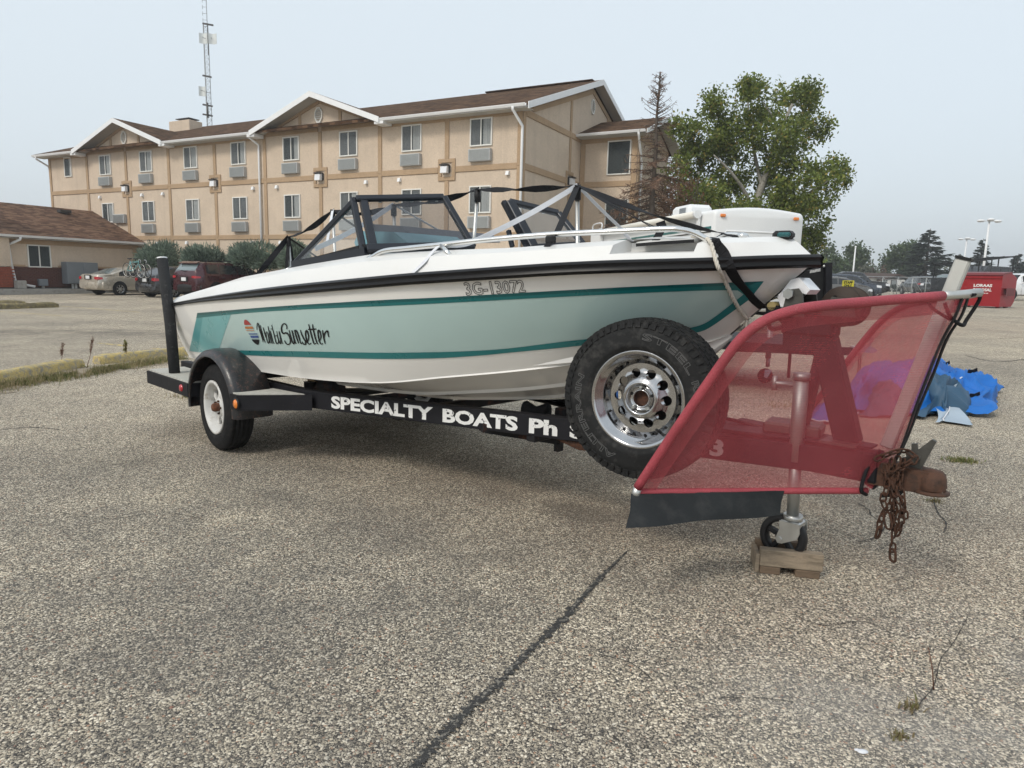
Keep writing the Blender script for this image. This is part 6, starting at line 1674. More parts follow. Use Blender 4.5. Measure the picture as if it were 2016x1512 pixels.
far_tree('broadleaf_tree', 'yellow-green tree low beside the black steel panel', 'tree', 1615, 500, 60, [(1612, 520, 18, 12), (1625, 540, 18, 14), (1640, 560, 14, 12), (1600, 535, 14, 14)], 'far_leaf_yellow', .35, 10, 43, G5)
far_tree('grey_green_tree', 'small grey-green tree behind the white house roof', 'tree', 1718, 515, 100, [(1708, 530, 18, 11), (1722, 540, 14, 12)], 'far_leaf_grey', .42, 26, 44, G5)
far_tree('brown_tree', 'small brownish tree in the gap above the house roof', 'tree', 1742, 518, 104, [(1738, 530, 13, 10), (1750, 536, 14, 10)], 'far_leaf_brown', .42, 8, 45, G5)
far_tree('broadleaf_tree', 'wide rounded green tree left of the large dark spruce', 'tree', 1780, 480, 105, [(1755, 512, 18, 14), (1775, 498, 24, 18), (1795, 492, 20, 16), (1770, 530, 36, 18), (1800, 525, 22, 24)], 'far_leaf', .44, 30, 46, G5)
far_tree('grey_green_tree', 'pale green tree between the two dark spruces', 'tree', 1878, 508, 115, [(1868, 528, 12, 14), (1885, 522, 14, 14), (1895, 540, 18, 14)], 'far_leaf_grey', .45, 9, 47, G5)
far_tree('broadleaf_tree', 'green tree behind the motel end and camper', 'tree', 1560, 500, 80, [(1545, 520, 40, 25), (1590, 530, 36, 22)], 'far_leaf', .5, 8, 48, G5)
def spruce(lab, px, top, bot, halfw, depth, seed, bare=0.0):
    R_ = random.Random(seed); g = px_at(px, top, depth); root = empty('spruce_tree', (g.x, g.y, gz(g.x, g.y))); tag(root, lab, 'tree', 'spruce trees at the far side of the lot')
    pm_ = depth / 1344; T = px_at(px, top, depth); Hh = T.z - root.location.z; W = halfw * pm_; mb = MB(); br = MB()
    n = 150
    for k in range(n):
        t = (k / n) ** .9; z = T.z - Hh * (.02 + .93 * t); L = W * (.08 + .92 * t ** .8) * R_.choice((.55, .75, .9, 1.0, 1.12)) * R_.uniform(.85, 1.08); a = R_.uniform(0, 6.283); dr = Vector((math.cos(a), math.sin(a), 0)); sd = Vector((-dr.y, dr.x, 0))
        o = Vector((g.x, g.y, z)); P = [o + dr * L * q + Vector((0, 0, -.34 * L * q + .30 * L * q * q)) for q in (0, .33, .66, 1)]
        br.tube(P, [.05, .035, .02, .01], 4)
        for q in range(int(16 + 12 * L)):
            u = R_.uniform(.12, 1) ** .8; i = min(2, int(u * 3)); p = P[i].lerp(P[i + 1], u * 3 - i)
            d2 = (dr * .8 + sd * R_.uniform(-1, 1) + Vector((0, 0, R_.uniform(-.55, .15)))).normalized(); l = R_.uniform(.45, 1.05) * min(1, .4 + L / 3); nn = d2.cross(Vector((0, 0, 1)) + rdir(R_) * .6).normalized() * R_.uniform(.07, .15)
            mb.add([p - nn * .6, p + d2 * l * .5 - nn, p + d2 * l, p + d2 * l * .5 + nn, p + nn * .6], [(0, 1, 2, 3, 4)])
    br.tube([root.location, T], [.3, .03], 7); br.build('trunk', MT['bark_dark'], root); mb.build('needles', MT['spruce'], root)
spruce('large dark spruce with ragged branches behind the far fence', 1832, 450, 560, 62, 92, 61)
spruce('slim dark spruce beside the taller white lamp post', 1936, 470, 545, 26, 100, 62)
spruce('dark spruce at the right edge of the lot behind the trucks', 2006, 499, 560, 26, 100, 63)
spruce('small dark spruce top left of the leaning white post', 1890, 500, 550, 18, 118, 64)

# ================================================================ lattice mast behind the motel
mast = empty('lattice_mast', px_at(413, 480, 75)); tag(mast, 'tall steel lattice antenna mast rising behind the motel roof', 'antenna mast')
MT['mast_steel'] = plain('weathered_mast_steel', (.26, .27, .275), .6, .4, .15, 3)
MD = 75.0; ma = px_at(413.5, 300, MD); mtop = px_at(409.5, 48, MD); lg = []
for k in range(3):
    a = 2 * math.pi * k / 3 + .5; o = Vector((math.cos(a), math.sin(a), 0)) * .34; p0 = Vector((ma.x, ma.y, 2)) + o; p1 = Vector((mtop.x * .0 + ma.x, ma.y, mtop.z)) + o * .85; lg.append((p0, p1))
    mb = MB(); mb.tube([p0, p1], .035, 6); mb.build('mast_leg', MT['mast_steel'], mast)
mb = MB(); n = 44
for k in range(n):
    for j in range(3):
        A0_, A1_ = lg[j]; B0_, B1_ = lg[(j + 1) % 3]; mb.tube([A0_.lerp(A1_, k / n), B0_.lerp(B1_, (k + 1) / n)], .014, 4); mb.tube([A0_.lerp(A1_, k / n), B0_.lerp(B1_, k / n)], .012, 4)
o = mb.build('bracing', MT['mast_steel'], mast); tag(o, kind='stuff')
mb = MB(); tp = Vector((ma.x, ma.y, mtop.z)) + Vector((.25, 0, 0)); mb.tube([tp - Vector((0, 0, 3)), tp + Vector((0, 0, 5.2))], .035, 6)
for k in range(7): mb.tube([tp + Vector((-.45, 0, -.2 + k * .62)), tp + Vector((0, 0, -.2 + k * .62))], .02, 4); mb.tube([tp + Vector((-.42, 0, -.4 + k * .62)), tp + Vector((-.42, 0, 0 + k * .62))], .02, 4)
mb.build('whip_antenna', MT['mast_steel'], mast)
MT['dish_mesh'] = plain('pale_grid_dish', (.62, .64, .63), .6, .2, .06, 4)
for px, py, w_, h_, sgn in ((402, 76, .85, 1.0, -1), (420, 77, .85, 1.0, 1), (400, 180, .72, .95, -1)):
    mb = MB(); c = px_at(px, py, MD - .6); rows = []
    for i in range(7):
        x = -w_ / 2 + w_ * i / 6; rows.append([c + Vector((x, .22 * (x / w_ * 2) ** 2 * -1, z)) for z in (-h_ / 2, h_ / 2)])
    mb.grid(rows, True); mb.grid([[p + Vector((0, .03, 0)) for p in r] for r in rows][::-1], True); d_ = mb.build('grid_dish', MT['dish_mesh'], mast)
    mb = MB(); mb.tube([c + Vector((0, -.5, 0)), c + Vector((.35 * -sgn, .6, 0))], .03, 5); mb.build('feed_arm', MT['mast_steel'], d_)
for py, w_ in ((50, .9), (73, .8), (152, .6), (209, .8), (228, .8)):
    c = px_at(412, py, MD); mb = MB(); mb.beam(c + Vector((-.55, -.3, .08)), c + Vector((w_ * .6, -.3, -.08)), .1, .16); mb.build('mast_bracket', MT['lamp_dark'], mast)
mb = MB(); c = px_at(409, 218, MD - .4); mb.tube([c + Vector((0, 0, -.7)), c + Vector((0, 0, .8))], .09, 8); mb.build('panel_antenna', MT['lamp_dark'], mast)

# ================================================================ vehicles
def paint(name, c, metal=.0, rough=.28): return plain(name, c, rough, metal, .04, 2, coat=.6)
MT['p_beige'] = paint('beige_metallic_paint', (.46, .42, .355), .3); MT['p_red'] = paint('dark_red_paint', (.045, .005, .010), .2); MT['p_dark'] = paint('charcoal_paint', (.035, .037, .042), .2)
MT['p_grey'] = paint('grey_paint', (.13, .125, .12), .3); MT['p_black'] = paint('black_paint_car', (.02, .021, .024)); MT['p_white'] = paint('white_paint_car', (.70, .71, .72)); MT['p_navy'] = paint('dark_blue_grey_paint', (.045, .055, .075), .2)
MT['car_glass'] = plain('tinted_car_glass', (.018, .021, .024), .07, 0, .2, 2, coat=.5)
MT['car_glass_light'] = plain('sky_reflecting_glass', (.16, .20, .21), .06, 0, .1, 2, coat=.6)  # paler base colour: sky reflection put into the glass colour
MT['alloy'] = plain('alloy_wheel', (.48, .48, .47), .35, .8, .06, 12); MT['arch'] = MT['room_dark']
MT['plate'] = plain('licence_plate', (.70, .71, .72), .5, 0, .05, 10)
MT['trim_black'] = MT['plastic_black']
CARS = {
 'sedan': dict(L=4.80, W=1.80, top=[(-2.40, .62), (-2.36, .95), (-2.25, 1.02), (-1.72, 1.04), (-1.0, 1.335), (-.45, 1.42), (.15, 1.425), (.6, 1.36), (1.35, .98), (1.9, .90), (2.3, .76), (2.40, .5)],
               belt=[(-2.4, .60), (-2.3, .86), (-1.7, .93), (1.4, .90), (1.9, .84), (2.3, .70), (2.4, .48)], win=[(-1.35, -.98), (-.93, .03), (.09, .98)], rear=(-1.68, -1.02), front=(.62, 1.32), wx=(-1.38, 1.42), wr=.315, sill=.22),
 'suv': dict(L=4.62, W=1.86, top=[(-2.31, .55), (-2.28, 1.05), (-2.20, 1.30), (-1.92, 1.62), (-1.6, 1.675), (.2, 1.68), (.7, 1.60), (1.35, 1.12), (1.95, 1.02), (2.25, .88), (2.31, .55)],
             belt=[(-2.31, .53), (-2.26, 1.02), (-1.9, 1.10), (1.3, 1.04), (1.95, .95), (2.25, .80), (2.31, .5)], win=[(-1.75, -1.10), (-1.02, -.08), (-.02, .98)], rear=(-2.21, -1.93), front=(.72, 1.30), wx=(-1.32, 1.40), wr=.36, sill=.27),
 'hatch': dict(L=4.2, W=1.76, top=[(-2.1, .55), (-2.07, .92), (-1.98, 1.05), (-1.45, 1.38), (-1.1, 1.455), (.0, 1.48), (.55, 1.41), (1.25, 1.02), (1.75, .92), (2.05, .75), (2.1, .5)],
               belt=[(-2.1, .53), (-2.05, .88), (-1.8, .97), (1.2, .92), (1.75, .85), (2.05, .68), (2.1, .46)], win=[(-1.5, -.98), (-.92, -.06), (0, .90)], rear=(-1.97, -1.46), front=(.57, 1.2), wx=(-1.25, 1.3), wr=.305, sill=.2),
 'pickup': dict(L=5.8, W=1.98, top=[(-2.9, .6), (-2.88, 1.15), (-2.8, 1.17), (-.75, 1.18), (-.70, 1.3), (-.55, 1.85), (-.3, 1.9), (.7, 1.9), (1.0, 1.82), (1.5, 1.25), (2.6, 1.15), (2.85, 1.0), (2.9, .6)],
                belt=[(-2.9, .58), (-2.86, 1.1), (-.7, 1.14), (1.5, 1.14), (2.6, 1.05), (2.85, .9), (2.9, .55)], win=[(-.48, .22), (.28, 1.08)], rear=(-.69, -.56), front=(1.02, 1.46), wx=(-1.75, 1.85), wr=.38, sill=.36),
}
def make_car(name, lab, cat, kind, body, loc, rz_, group=None, rear_lamp='red_lens', plate=True, glass='car_glass', rear_glass=None, lights_white=False, cladding=False):
    K = CARS[kind]; L, W = K['L'], K['W']; h = W / 2
    root = empty(name, (0, 0, 0)); tag(root, lab, cat, group)
    def hw(x):       # plan half width
        e = max(0, abs(x) - (L / 2 - .55)) / .55; return h * (1 - .17 * e * e)
    def sec(x):
        zt = interp(x, K['top']); zb = min(interp(x, K['belt']), zt - .015); w = hw(x); zs = K['sill'] + .10 * max(0, abs(x) - (L / 2 - .4)) / .4
        g = max(0.0, min(1.0, (zt - zb) / .45)); rw = w * (.965 - .20 * g); mid = lerp(zs, zb, .55)
        pts = [(w * .86, zs), (w * .965, zs + .05), (w * 1.0, mid - .08), (w * .998, mid + .06), (w * .97, zb - .04), (w * .95, zb)]
        if g > .02: pts += [(lerp(w * .93, rw, .06), lerp(zb, zt, .05)), (rw + .015, zt - .085 * g - .01), (rw - .06 * g, zt - .025 * g), (rw * .6, zt - .004), (0, zt)]
        else: pts += [(w * .93, zb + .004), (w * .86, zt - .008), (w * .75, zt - .004), (w * .4, zt - .001), (0, zt)]
        return pts
    xs = sorted(set([-L / 2 + L * k / 64 for k in range(65)] + [p[0] for p in K['top']]))
    rows = []
    for x in xs:
        s = sec(x); rows.append([Vector((x, -y, z)) for y, z in s] + [Vector((x, y, z)) for y, z in s[-2::-1]])
    mb = MB(); mb.grid(rows, True); mb.poly(rows[0][::-1]); mb.poly(rows[-1])
    b = mb.build('body', MT[body], root); weld(b, 42)
    def side_pt(x, t, s, off=.006):
        q = sec(x); a, c = q[6], q[7]; return Vector((x, (lerp(a[0], c[0], t) + off) * s, lerp(a[1], c[1], t)))
    for (xa, xb) in K['win']:
        for s in (-1, 1):
            rows = [[], []]
            for k in range(7):
                x = lerp(xa, xb, k / 6); q = sec(x); hh = q[7][1] - q[6][1]
                rows[0].append(side_pt(x, .06, s)); rows[1].append(side_pt(x, max(.07, .93 if hh > .2 else .5), s))
            mb = MB(); mb.grid(rows if s > 0 else rows[::-1], True); mb.build('side_window', MT[glass], root)
    for nm, (xa, xb), gm in (('rear_window', K['rear'], rear_glass or glass), ('windscreen', K['front'], glass)):
        rows = []; sg = -1 if nm == 'rear_window' else 1
        for k in range(6):
            x = lerp(xa, xb, k / 5); zt = interp(x, K['top']); q = sec(x); rw = q[8][0] * .97
            rows.append([Vector((x + sg * .008, rw * y, zt + .006 - .02 * y * y)) for y in (-1, -.5, 0, .5, 1)])
        mb = MB(); mb.grid(rows, True); mb.build(nm, MT[gm], root)
    # wheels with dark arches
    for x in K['wx']:
        for s in (-1, 1):
            c = Vector((x, s * (hw(x) - .10), K['wr'])); ax = Vector((0, s, 0)); R = K['wr']
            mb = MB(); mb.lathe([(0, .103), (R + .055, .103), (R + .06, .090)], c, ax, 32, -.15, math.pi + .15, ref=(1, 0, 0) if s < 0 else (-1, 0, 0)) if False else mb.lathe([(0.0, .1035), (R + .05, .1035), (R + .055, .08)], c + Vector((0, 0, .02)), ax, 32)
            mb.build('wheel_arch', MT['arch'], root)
            mb = MB(); mb.lathe([(R * .62, .03), (R * .64, .108), (R * .74, .118), (R * .94, .116), (R, .098), (R, -.09), (R * .92, -.11), (R * .6, -.10)], c, ax, 32); w = mb.build('wheel', MT['rubber'], root)
            mb = MB(); mb.lathe([(R * .64, .112), (R * .60, .104), (R * .56, .085)], c, ax, 28); mb.lathe([(0, .108), (R * .15, .106), (R * .17, .09)], c, ax, 14); a0 = Vector((1, 0, 0)); b0 = Vector((0, 0, 1))
            for k in range(7):
                an = 2 * math.pi * k / 7; d = a0 * math.cos(an) + b0 * math.sin(an); mb.beam(c + d * R * .12 + ax * .096, c + d * R * .60 + ax * .098, R * .15, .02, ax)
            mb.build('rim', MT['alloy'], w)
            mb = MB(); mb.lathe([(0, .07), (R * .6, .07)], c, ax, 20); mb.build('brake_disc', MT['room_dark'], w)
    # bumpers, lamps, plates, handles, mirrors
    zb0 = interp(-L / 2 + .06, K['belt'])
    lz = (.76, .90) if kind in ('sedan', 'hatch') else (.93, 1.04) if kind == 'suv' else (.8, 1.0)
    for s in (-1, 1):
        rows = []
        for k in range(6):
            x = -L / 2 + .015 + .20 * k / 5; w = hw(x) * .99 + .012; row = []
            rows.append([Vector((x, s * w, lz[0] + .02 * k / 5)), Vector((x, s * w * .985, lz[1] - .03 * k / 5))])
        rows = [[Vector((-L / 2 - .012, s * hw(-L / 2) * .70, lz[0] + .02)), Vector((-L / 2 - .008, s * hw(-L / 2) * .70, lz[1] - .01))], [Vector((-L / 2 - .016, s * hw(-L / 2) * .93, lz[0])), Vector((-L / 2 - .01, s * hw(-L / 2) * .93, lz[1]))]] + rows
        mb = MB(); mb.grid(rows); mb.build('tail_lamp', MT[rear_lamp], root)
        zf = (.58, .72) if kind in ('sedan', 'hatch') else (.76, .92) if kind == 'suv' else (.85, 1.02)
        rows = [[Vector((L / 2 + .01, s * hw(L / 2) * .55, zf[0])), Vector((L / 2 - .02, s * hw(L / 2) * .55, zf[1]))]]
        for k in range(5):
            x = L / 2 - .02 - .35 * k / 4; w = hw(x) * .985 + .012; rows.append([Vector((x, s * w, zf[0] + .04 * k / 4)), Vector((x - .02, s * w * .98, zf[1] + .04 * k / 4))])
        mb = MB(); mb.grid(rows); mb.build('headlamp', MT['white_lens'], root)
        mx = K['front'][1] - .28; zz = interp(mx, K['belt']) + .08
        mb = MB(); mb.box((mx, s * (h + .08), zz), (.12, .18, .13), None, .03); mb.build('door_mirror', MT[body], root)
        for (xa, xb) in K['win'][-2:]:
            mb = MB(); mb.box((xa + .12, s * (hw(xa) * .985 + .012), interp(xa, K['belt']) - .12), (.18, .03, .03), None, .008); mb.build('door_handle', MT[body if kind != 'suv' else 'trim_black'], root)
            mb = MB(); x = xb + .03; mb.box((x, s * (hw(x) * .9985), .62), (.008, .01, .52)); mb.build('door_seam', MT['room_dark'], root)
    mb = MB()
    for sgn in (-1, 1):
        x = sgn * (L / 2 - .06); rows = []
        for k in range(9):
            y = -1 + 2 * k / 8; xx = sgn * (L / 2 + .055 - .16 * y * y - .10 * y ** 6); rows.append([Vector((xx - sgn * .12, y * h * .93, K['sill'] + .04)), Vector((xx, y * h * .96, K['sill'] + .10)), Vector((xx, y * h * .965, .60)), Vector((xx - sgn * .06, y * h * .95, .66))])
        mb = MB(); mb.grid(rows, True); mb.build('bumper', MT['trim_black' if cladding else body], root)
    if plate:
        mb = MB(); z = .86 if kind == 'sedan' else .88 if kind == 'suv' else .8; mb.box((-L / 2 - .02, 0, z), (.012, .31, .155), None, .003); mb.build('licence_plate', MT['plate'], root)
        mb = MB(); mb.box((-L / 2 - .010, 0, z + .005), (.02, .52, .22), None, .01); mb.build('plate_recess', MT['trim_black'], root)
    mb = MB(); mb.box((L / 2 + .035, 0, .62 if kind != 'pickup' else .85), (.03, h * .9, .16 if kind != 'pickup' else .3), None, .01); mb.build('grille', MT['trim_black'], root)
    if kind == 'suv':
        for s in (-1, 1):
            mb = MB(); mb.tube([Vector((-1.65, s * .62, 1.66)), Vector((-1.5, s * .62, 1.725)), Vector((.2, s * .62, 1.735)), Vector((.4, s * .62, 1.68))], .018, 6); mb.build('roof_rail', MT['trim_black'], root)
        mb = MB(); mb.prism([Vector((-2.10, -.62, 1.58)), Vector((-2.10, .62, 1.58)), Vector((-1.86, .62, 1.665)), Vector((-1.86, -.62, 1.665))], Vector((0, 0, .03))); mb.build('roof_spoiler', MT[body], root)
        mb = MB(); mb.beam((-2.27, -.05, 1.24), (-2.20, .32, 1.28), .02, .03); mb.build('rear_wiper', MT['trim_black'], root)
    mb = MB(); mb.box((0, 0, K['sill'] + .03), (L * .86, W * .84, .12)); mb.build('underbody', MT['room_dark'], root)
    root.location = loc; root.rotation_euler = (0, 0, rz_)
    return root
CAR_H = math.atan2(BN.y, BN.x)
def park(px, py, kind, wheel, side, rz_):
    """place a car so that one of its wheels touches the ground at a photo point"""
    K = CARS[kind]; g = GP(px, py); c, s = math.cos(rz_), math.sin(rz_); x = K['wx'][wheel]; y = side * (K['W'] / 2 - .02)
    return Vector((g.x - (c * x - s * y), g.y - (s * x + c * y), g.z))
make_car('sedan', 'beige sedan parked nose-in toward the motel, leftmost of the parked cars', 'car', 'sedan', 'p_beige', park(237, 581.5, 'sedan', 0, -1, CAR_H), CAR_H, 'cars parked before the motel', rear_glass='car_glass_light')
hb = make_car('hatchback', 'dark grey hatchback carrying two bicycles on its rear rack', 'car', 'hatch', 'p_dark', Vector((0, 0, 0)), CAR_H, 'cars parked before the motel')
g_ = park(297, 584, 'hatch', 0, 1, CAR_H); g_ = GP(297, 584); hb.location = g_ + BN * 1.35 + BD * -.70
suv = make_car('suv', 'dark red suv with tinted windows behind the boat stern', 'car', 'suv', 'p_red', Vector((0, 0, 0)), CAR_H, 'cars parked before the motel', cladding=True, rear_glass='car_glass_light', rear_lamp='red_lens')
g_ = GP(370, 588); suv.location = g_ + BN * 2.15
# bicycles on the rack
bikes = []
def bicycle(lab, off_back, off_side, rake):
    root = empty('bicycle', (0, 0, 0)); tag(root, lab, 'bicycle', 'bicycles on the car rack')
    c = hb.location; M_ = Matrix.Rotation(CAR_H, 3, 'Z')
    def B(x, y, z): return c + M_ @ Vector((-2.1 - off_back - .0 * x, -x * 1.0 + off_side, z))
    root.location = B(0, 0, .95)
    R = .33
    def ring(cx_, cz_, nm):
        mb = MB(); mb.tube([B(cx_ + R * math.cos(2 * math.pi * k / 28), 0, cz_ + R * math.sin(2 * math.pi * k / 28)) for k in range(28)], .016, 6, closed=True); w = mb.build('bike_wheel', MT['rubber'], root)
        mb = MB(); mb.tube([B(cx_ + (R - .025) * math.cos(2 * math.pi * k / 24), 0, cz_ + (R - .025) * math.sin(2 * math.pi * k / 24)) for k in range(24)], .012, 5, closed=True)
        mb.build('bike_rim', MT['alu'], w)
        mb = MB()
        for k in range(14): an = 2 * math.pi * k / 14; mb.tube([B(cx_, 0, cz_), B(cx_ + R * .92 * math.cos(an), 0, cz_ + R * .92 * math.sin(an))], .003, 3)
        o = mb.build('spokes', MT['alu'], w); tag(o, kind='stuff')
    ring(-.50, 1.24, 'w'); ring(.50, 1.22, 'w')
    mb = MB()
    for a, b in (((-.50, 1.24), (-.12, 1.20)), ((-.12, 1.20), (-.26, 1.66)), ((-.50, 1.24), (-.24, 1.60)), ((-.24, 1.60), (.34, 1.62)), ((-.12, 1.20), (.36, 1.54)), ((.34, 1.68), (.38, 1.50)), ((.38, 1.50), (.50, 1.22))): mb.tube([B(a[0], 0, a[1]), B(b[0], 0, b[1])], .017, 6)
    mb.build('bike_frame', MT['teal_soft'] if off_back > .3 else MT['plastic_black'], root)
    mb = MB(); mb.tube(spline([B(.34, -.02, 1.70), B(.44, -.18, 1.72), B(.52, -.20, 1.66), B(.46, -.20, 1.58)], 4), .014, 6); mb.tube(spline([B(.34, .02, 1.70), B(.44, .18, 1.72), B(.52, .20, 1.66), B(.46, .20, 1.58)], 4), .014, 6); mb.build('handlebar', MT['webbing_white'], root)
    mb = MB(); mb.box(B(-.28, 0, 1.76), (.10, .24, .05), M_, .02); mb.tube([B(-.26, 0, 1.66), B(-.28, 0, 1.75)], .012, 6); mb.build('saddle', MT['plastic_black'], root)
    mb = MB(); mb.lathe([(0, -.01), (.09, -.01), (.09, .01), (0, .01)], B(-.12, -.05, 1.20), M_ @ Vector((1, 0, 0)), 16); mb.build('chainring', MT['alu'], root)
bicycle('road bicycle with black frame, nearer the car hatch on the rack', .22, -.02, 0); bicycle('road bicycle with pale blue-green frame, outermost on the rack', .42, .10, 0)
rk = MB(); M_ = Matrix.Rotation(CAR_H, 3, 'Z')
for y in (-.3, .3): rk.tube([hb.location + M_ @ Vector((-2.0, y, .95)), hb.location + M_ @ Vector((-2.25, y, 1.35)), hb.location + M_ @ Vector((-2.55, y, 1.45))], .02, 6); rk.tube([hb.location + M_ @ Vector((-2.25, y, 1.35)), hb.location + M_ @ Vector((-2.12, y, .62))], .018, 6)
rk.tube([hb.location + M_ @ Vector((-2.25, -.3, 1.35)), hb.location + M_ @ Vector((-2.25, .3, 1.35))], .018, 6)
o = rk.build('bike_rack', MT['plastic_black']); tag(o, 'black tubular bike rack strapped to the rear of the dark hatchback', 'bike rack')

# cars across the lot on the right
G6 = 'vehicles beyond the chain-link fence'
def far_car(name, lab, cat, kind, body, px, py, dist_scale, ang, **kw):
    g = GP(px, py); return make_car(name, lab, cat, kind, body, g, ang, G6, **kw)
far_car('suv', 'dark blue-grey suv behind the yellow staff sign', 'car', 'suv', 'p_navy', 1658, 586.5, 1, rad(-12))
far_car('hatchback', 'grey hatchback with silver wheels just right of the yellow staff sign', 'car', 'hatch', 'p_grey', 1640, 590, 1, rad(-8))
far_car('hatchback', 'white car partly hidden left of the yellow staff sign', 'car', 'hatch', 'p_white', 1595, 587, 1, rad(-20))
far_car('pickup', 'dark pickup parked behind the grey hatchback near the white house', 'car', 'pickup', 'p_black', 1664, 583.5, 1, rad(-10))
far_car('suv', 'charcoal suv seen from behind right of the white house', 'car', 'suv', 'p_dark', 1806, 580, 1, rad(80))
far_car('pickup', 'black pickup with pale windscreen beside the leaning white post', 'car', 'pickup', 'p_black', 1872, 582, 1, rad(200), glass='car_glass_light')
far_car('pickup', 'white pickup truck parked behind the red dumpster', 'car', 'pickup', 'p_white', 2012, 591, 1, rad(188))

# steel rack on a dark truck behind the dumpster
rkA = GP(1926, 590); rkr = empty('rack_truck', rkA); tag(rkr, 'dark truck with tall black ladder rack behind the red dumpster', 'truck')
RK = Matrix.Rotation(rad(8), 3, 'Z')
def RKP(x, y, z): return rkA + RK @ Vector((x, y + .6, z))
mb = MB(); mb.prism([RKP(-2.6, -1, .5), RKP(2.2, -1, .5), RKP(2.2, -1, 1.5), RKP(1.9, -1, 2.35), RKP(.1, -1, 2.4), RKP(-.5, -1, 1.6), RKP(-2.6, -1, 1.5)], RK @ Vector((0, 2, 0))); mb.build('body', MT['p_dark'], rkr)
for xa, xb, z0, z1 in ((.25, 1.0, 1.65, 2.25), (1.1, 1.8, 1.65, 2.25)):
    mb = MB(); mb.prism([RKP(xa, -1.01, z0), RKP(xb, -1.01, z0), RKP(xb, -1.01, z1), RKP(xa + (.12 if xa < .5 else 0), -1.01, z1)], RK @ Vector((0, -.01, 0))); mb.build('side_window', MT['car_glass'], rkr)
for x in (-1.8, 1.5):
    mb = MB(); mb.lathe([(0, .12), (.25, .12), (.26, .13), (.42, .12), (.42, -.1)], RKP(x, -.95, .42), RK @ Vector((0, -1, 0)), 20); mb.build('wheel', MT['rubber'], rkr)
for x in (-2.5, -.6, .9, 2.1):
    for y in (-.95, .95):
        mb = MB(); mb.beam(RKP(x, y, 1.2), RKP(x, y, 2.45 + .14 * (x + 2.5)), .06, .06, (0, 1, 0)); mb.build('rack_post', MT['plastic_black'], rkr)
for y in (-.95, 0, .95):
    mb = MB(); mb.beam(RKP(-2.6, y, 2.45), RKP(2.2, y, 3.12), .07, .09); mb.build('rack_bar', MT['plastic_black'], rkr)
for x in (-2.5, -1.5, -.6, .2, .9, 1.5, 2.1):
    mb = MB(); mb.beam(RKP(x, -.95, 2.47 + .14 * (x + 2.5)), RKP(x, .95, 2.47 + .14 * (x + 2.5)), .06, .05); mb.build('rack_bar', MT['plastic_black'], rkr)

# ================================================================ red dumpster
MT['dump_red'] = plain('red_dumpster_paint', (.30, .008, .014), .45, .1, .12, 2, .1, 30, c2=(.16, .02, .02), mask=(.66, .74))
MT['dump_white'] = plain('white_dumpster_print', (.75, .74, .73), .5, 0, .05, 4)
MT['dump_dark'] = plain('dark_red_dumpster_side', (.15, .012, .014), .5, .1, .15, 2, .1, 30)
dA = GP(1879, 603.5); DW = 1.98; dx_ = Vector((math.cos(rad(-55)), math.sin(rad(-55)), 0)); dy_ = Vector((-dx_.y, dx_.x, 0))
dum = empty('dumpster', dA); tag(dum, 'red steel dumpster with white lettering on its front', 'dumpster')
def DP(x, y, z): return dA + dx_ * x + dy_ * y + Vector((0, 0, z))
prof = [(0, .08), (0, 1.52), (.12, 1.66), (1.0, 1.74), (1.75, 1.50), (1.75, .35), (1.45, .08)]
mb = MB(); mb.prism([DP(0, y, z) for y, z in prof], dx_ * DW); mb.build('body', MT['dump_red'], dum)
mb = MB(); mb.beam(DP(-.02, -.03, 1.50), DP(DW + .02, -.03, 1.50), .06, .08); mb.build('rim', MT['dump_red'], dum)
mb = MB(); mb.prism([DP(-.03, -.02, 1.60), DP(-.03, .14, 1.71), DP(-.03, 1.02, 1.79), DP(-.03, 1.02, 1.745), DP(-.03, .16, 1.665)], dx_ * (DW + .06)); mb.build('lid', MT['dump_dark'], dum)
for x in (DW + .002, -.14):
    mb = MB(); mb.prism([DP(x, .25, .62), DP(x, 1.25, .62), DP(x, 1.25, .66), DP(x, .25, .66)], dx_ * .14); mb.prism([DP(x, .25, .95), DP(x, 1.25, .95), DP(x, 1.25, .99), DP(x, .25, .99)], dx_ * .14)
    mb.prism([DP(x + (.13 if x > 0 else 0), .25, .66), DP(x + (.13 if x > 0 else 0), 1.25, .66), DP(x + (.13 if x > 0 else 0), 1.25, .95), DP(x + (.13 if x > 0 else 0), .25, .95)], dx_ * .012); mb.build('fork_pocket', MT['dump_dark'], dum)
for x in (.15, DW - .15):
    mb = MB(); mb.box(DP(x, .3, .045), (.12, .3, .09), Matrix((dx_, dy_, Vector((0, 0, 1)))).transposed()); mb.box(DP(x, 1.2, .045), (.12, .3, .09), Matrix((dx_, dy_, Vector((0, 0, 1)))).transposed()); o = mb.build('skid', MT['dump_dark'], dum); tag(o, kind='stuff')
def flat_text(txt, org, ax, up, w, h, mat, root, name='lettering', bold=.02, shear=0.0):
    vs_, fs_, bd_ = text_mesh(txt, bold, 2); mb = MB(); mb.add([org + ax * (u * w + shear * v * h) + up * (v * h) for u, v in vs_], fs_); return mb.build(name, MT[mat], root)
uz = Vector((0, 0, 1)); fo = dy_ * -.006
tx = .76
flat_text('LORAAS', DP(tx, 0, 1.02) + fo, dx_, uz, .82, .15, 'dump_white', dum, bold=.05); flat_text('DISPOSAL', DP(tx, 0, .81) + fo, dx_, uz, .82, .15, 'dump_white', dum, bold=.04); 
for k in range(5):
    mb = MB(); mb.prism([DP(tx + .14 + k * .115, -.004, .705), DP(tx + .14 + k * .115 + .085, -.004, .705), DP(tx + .14 + k * .115 + .085, -.004, .735), DP(tx + .14 + k * .115, -.004, .735)], dy_ * -.002); mb.build('small_print', MT['dump_white'], dum)

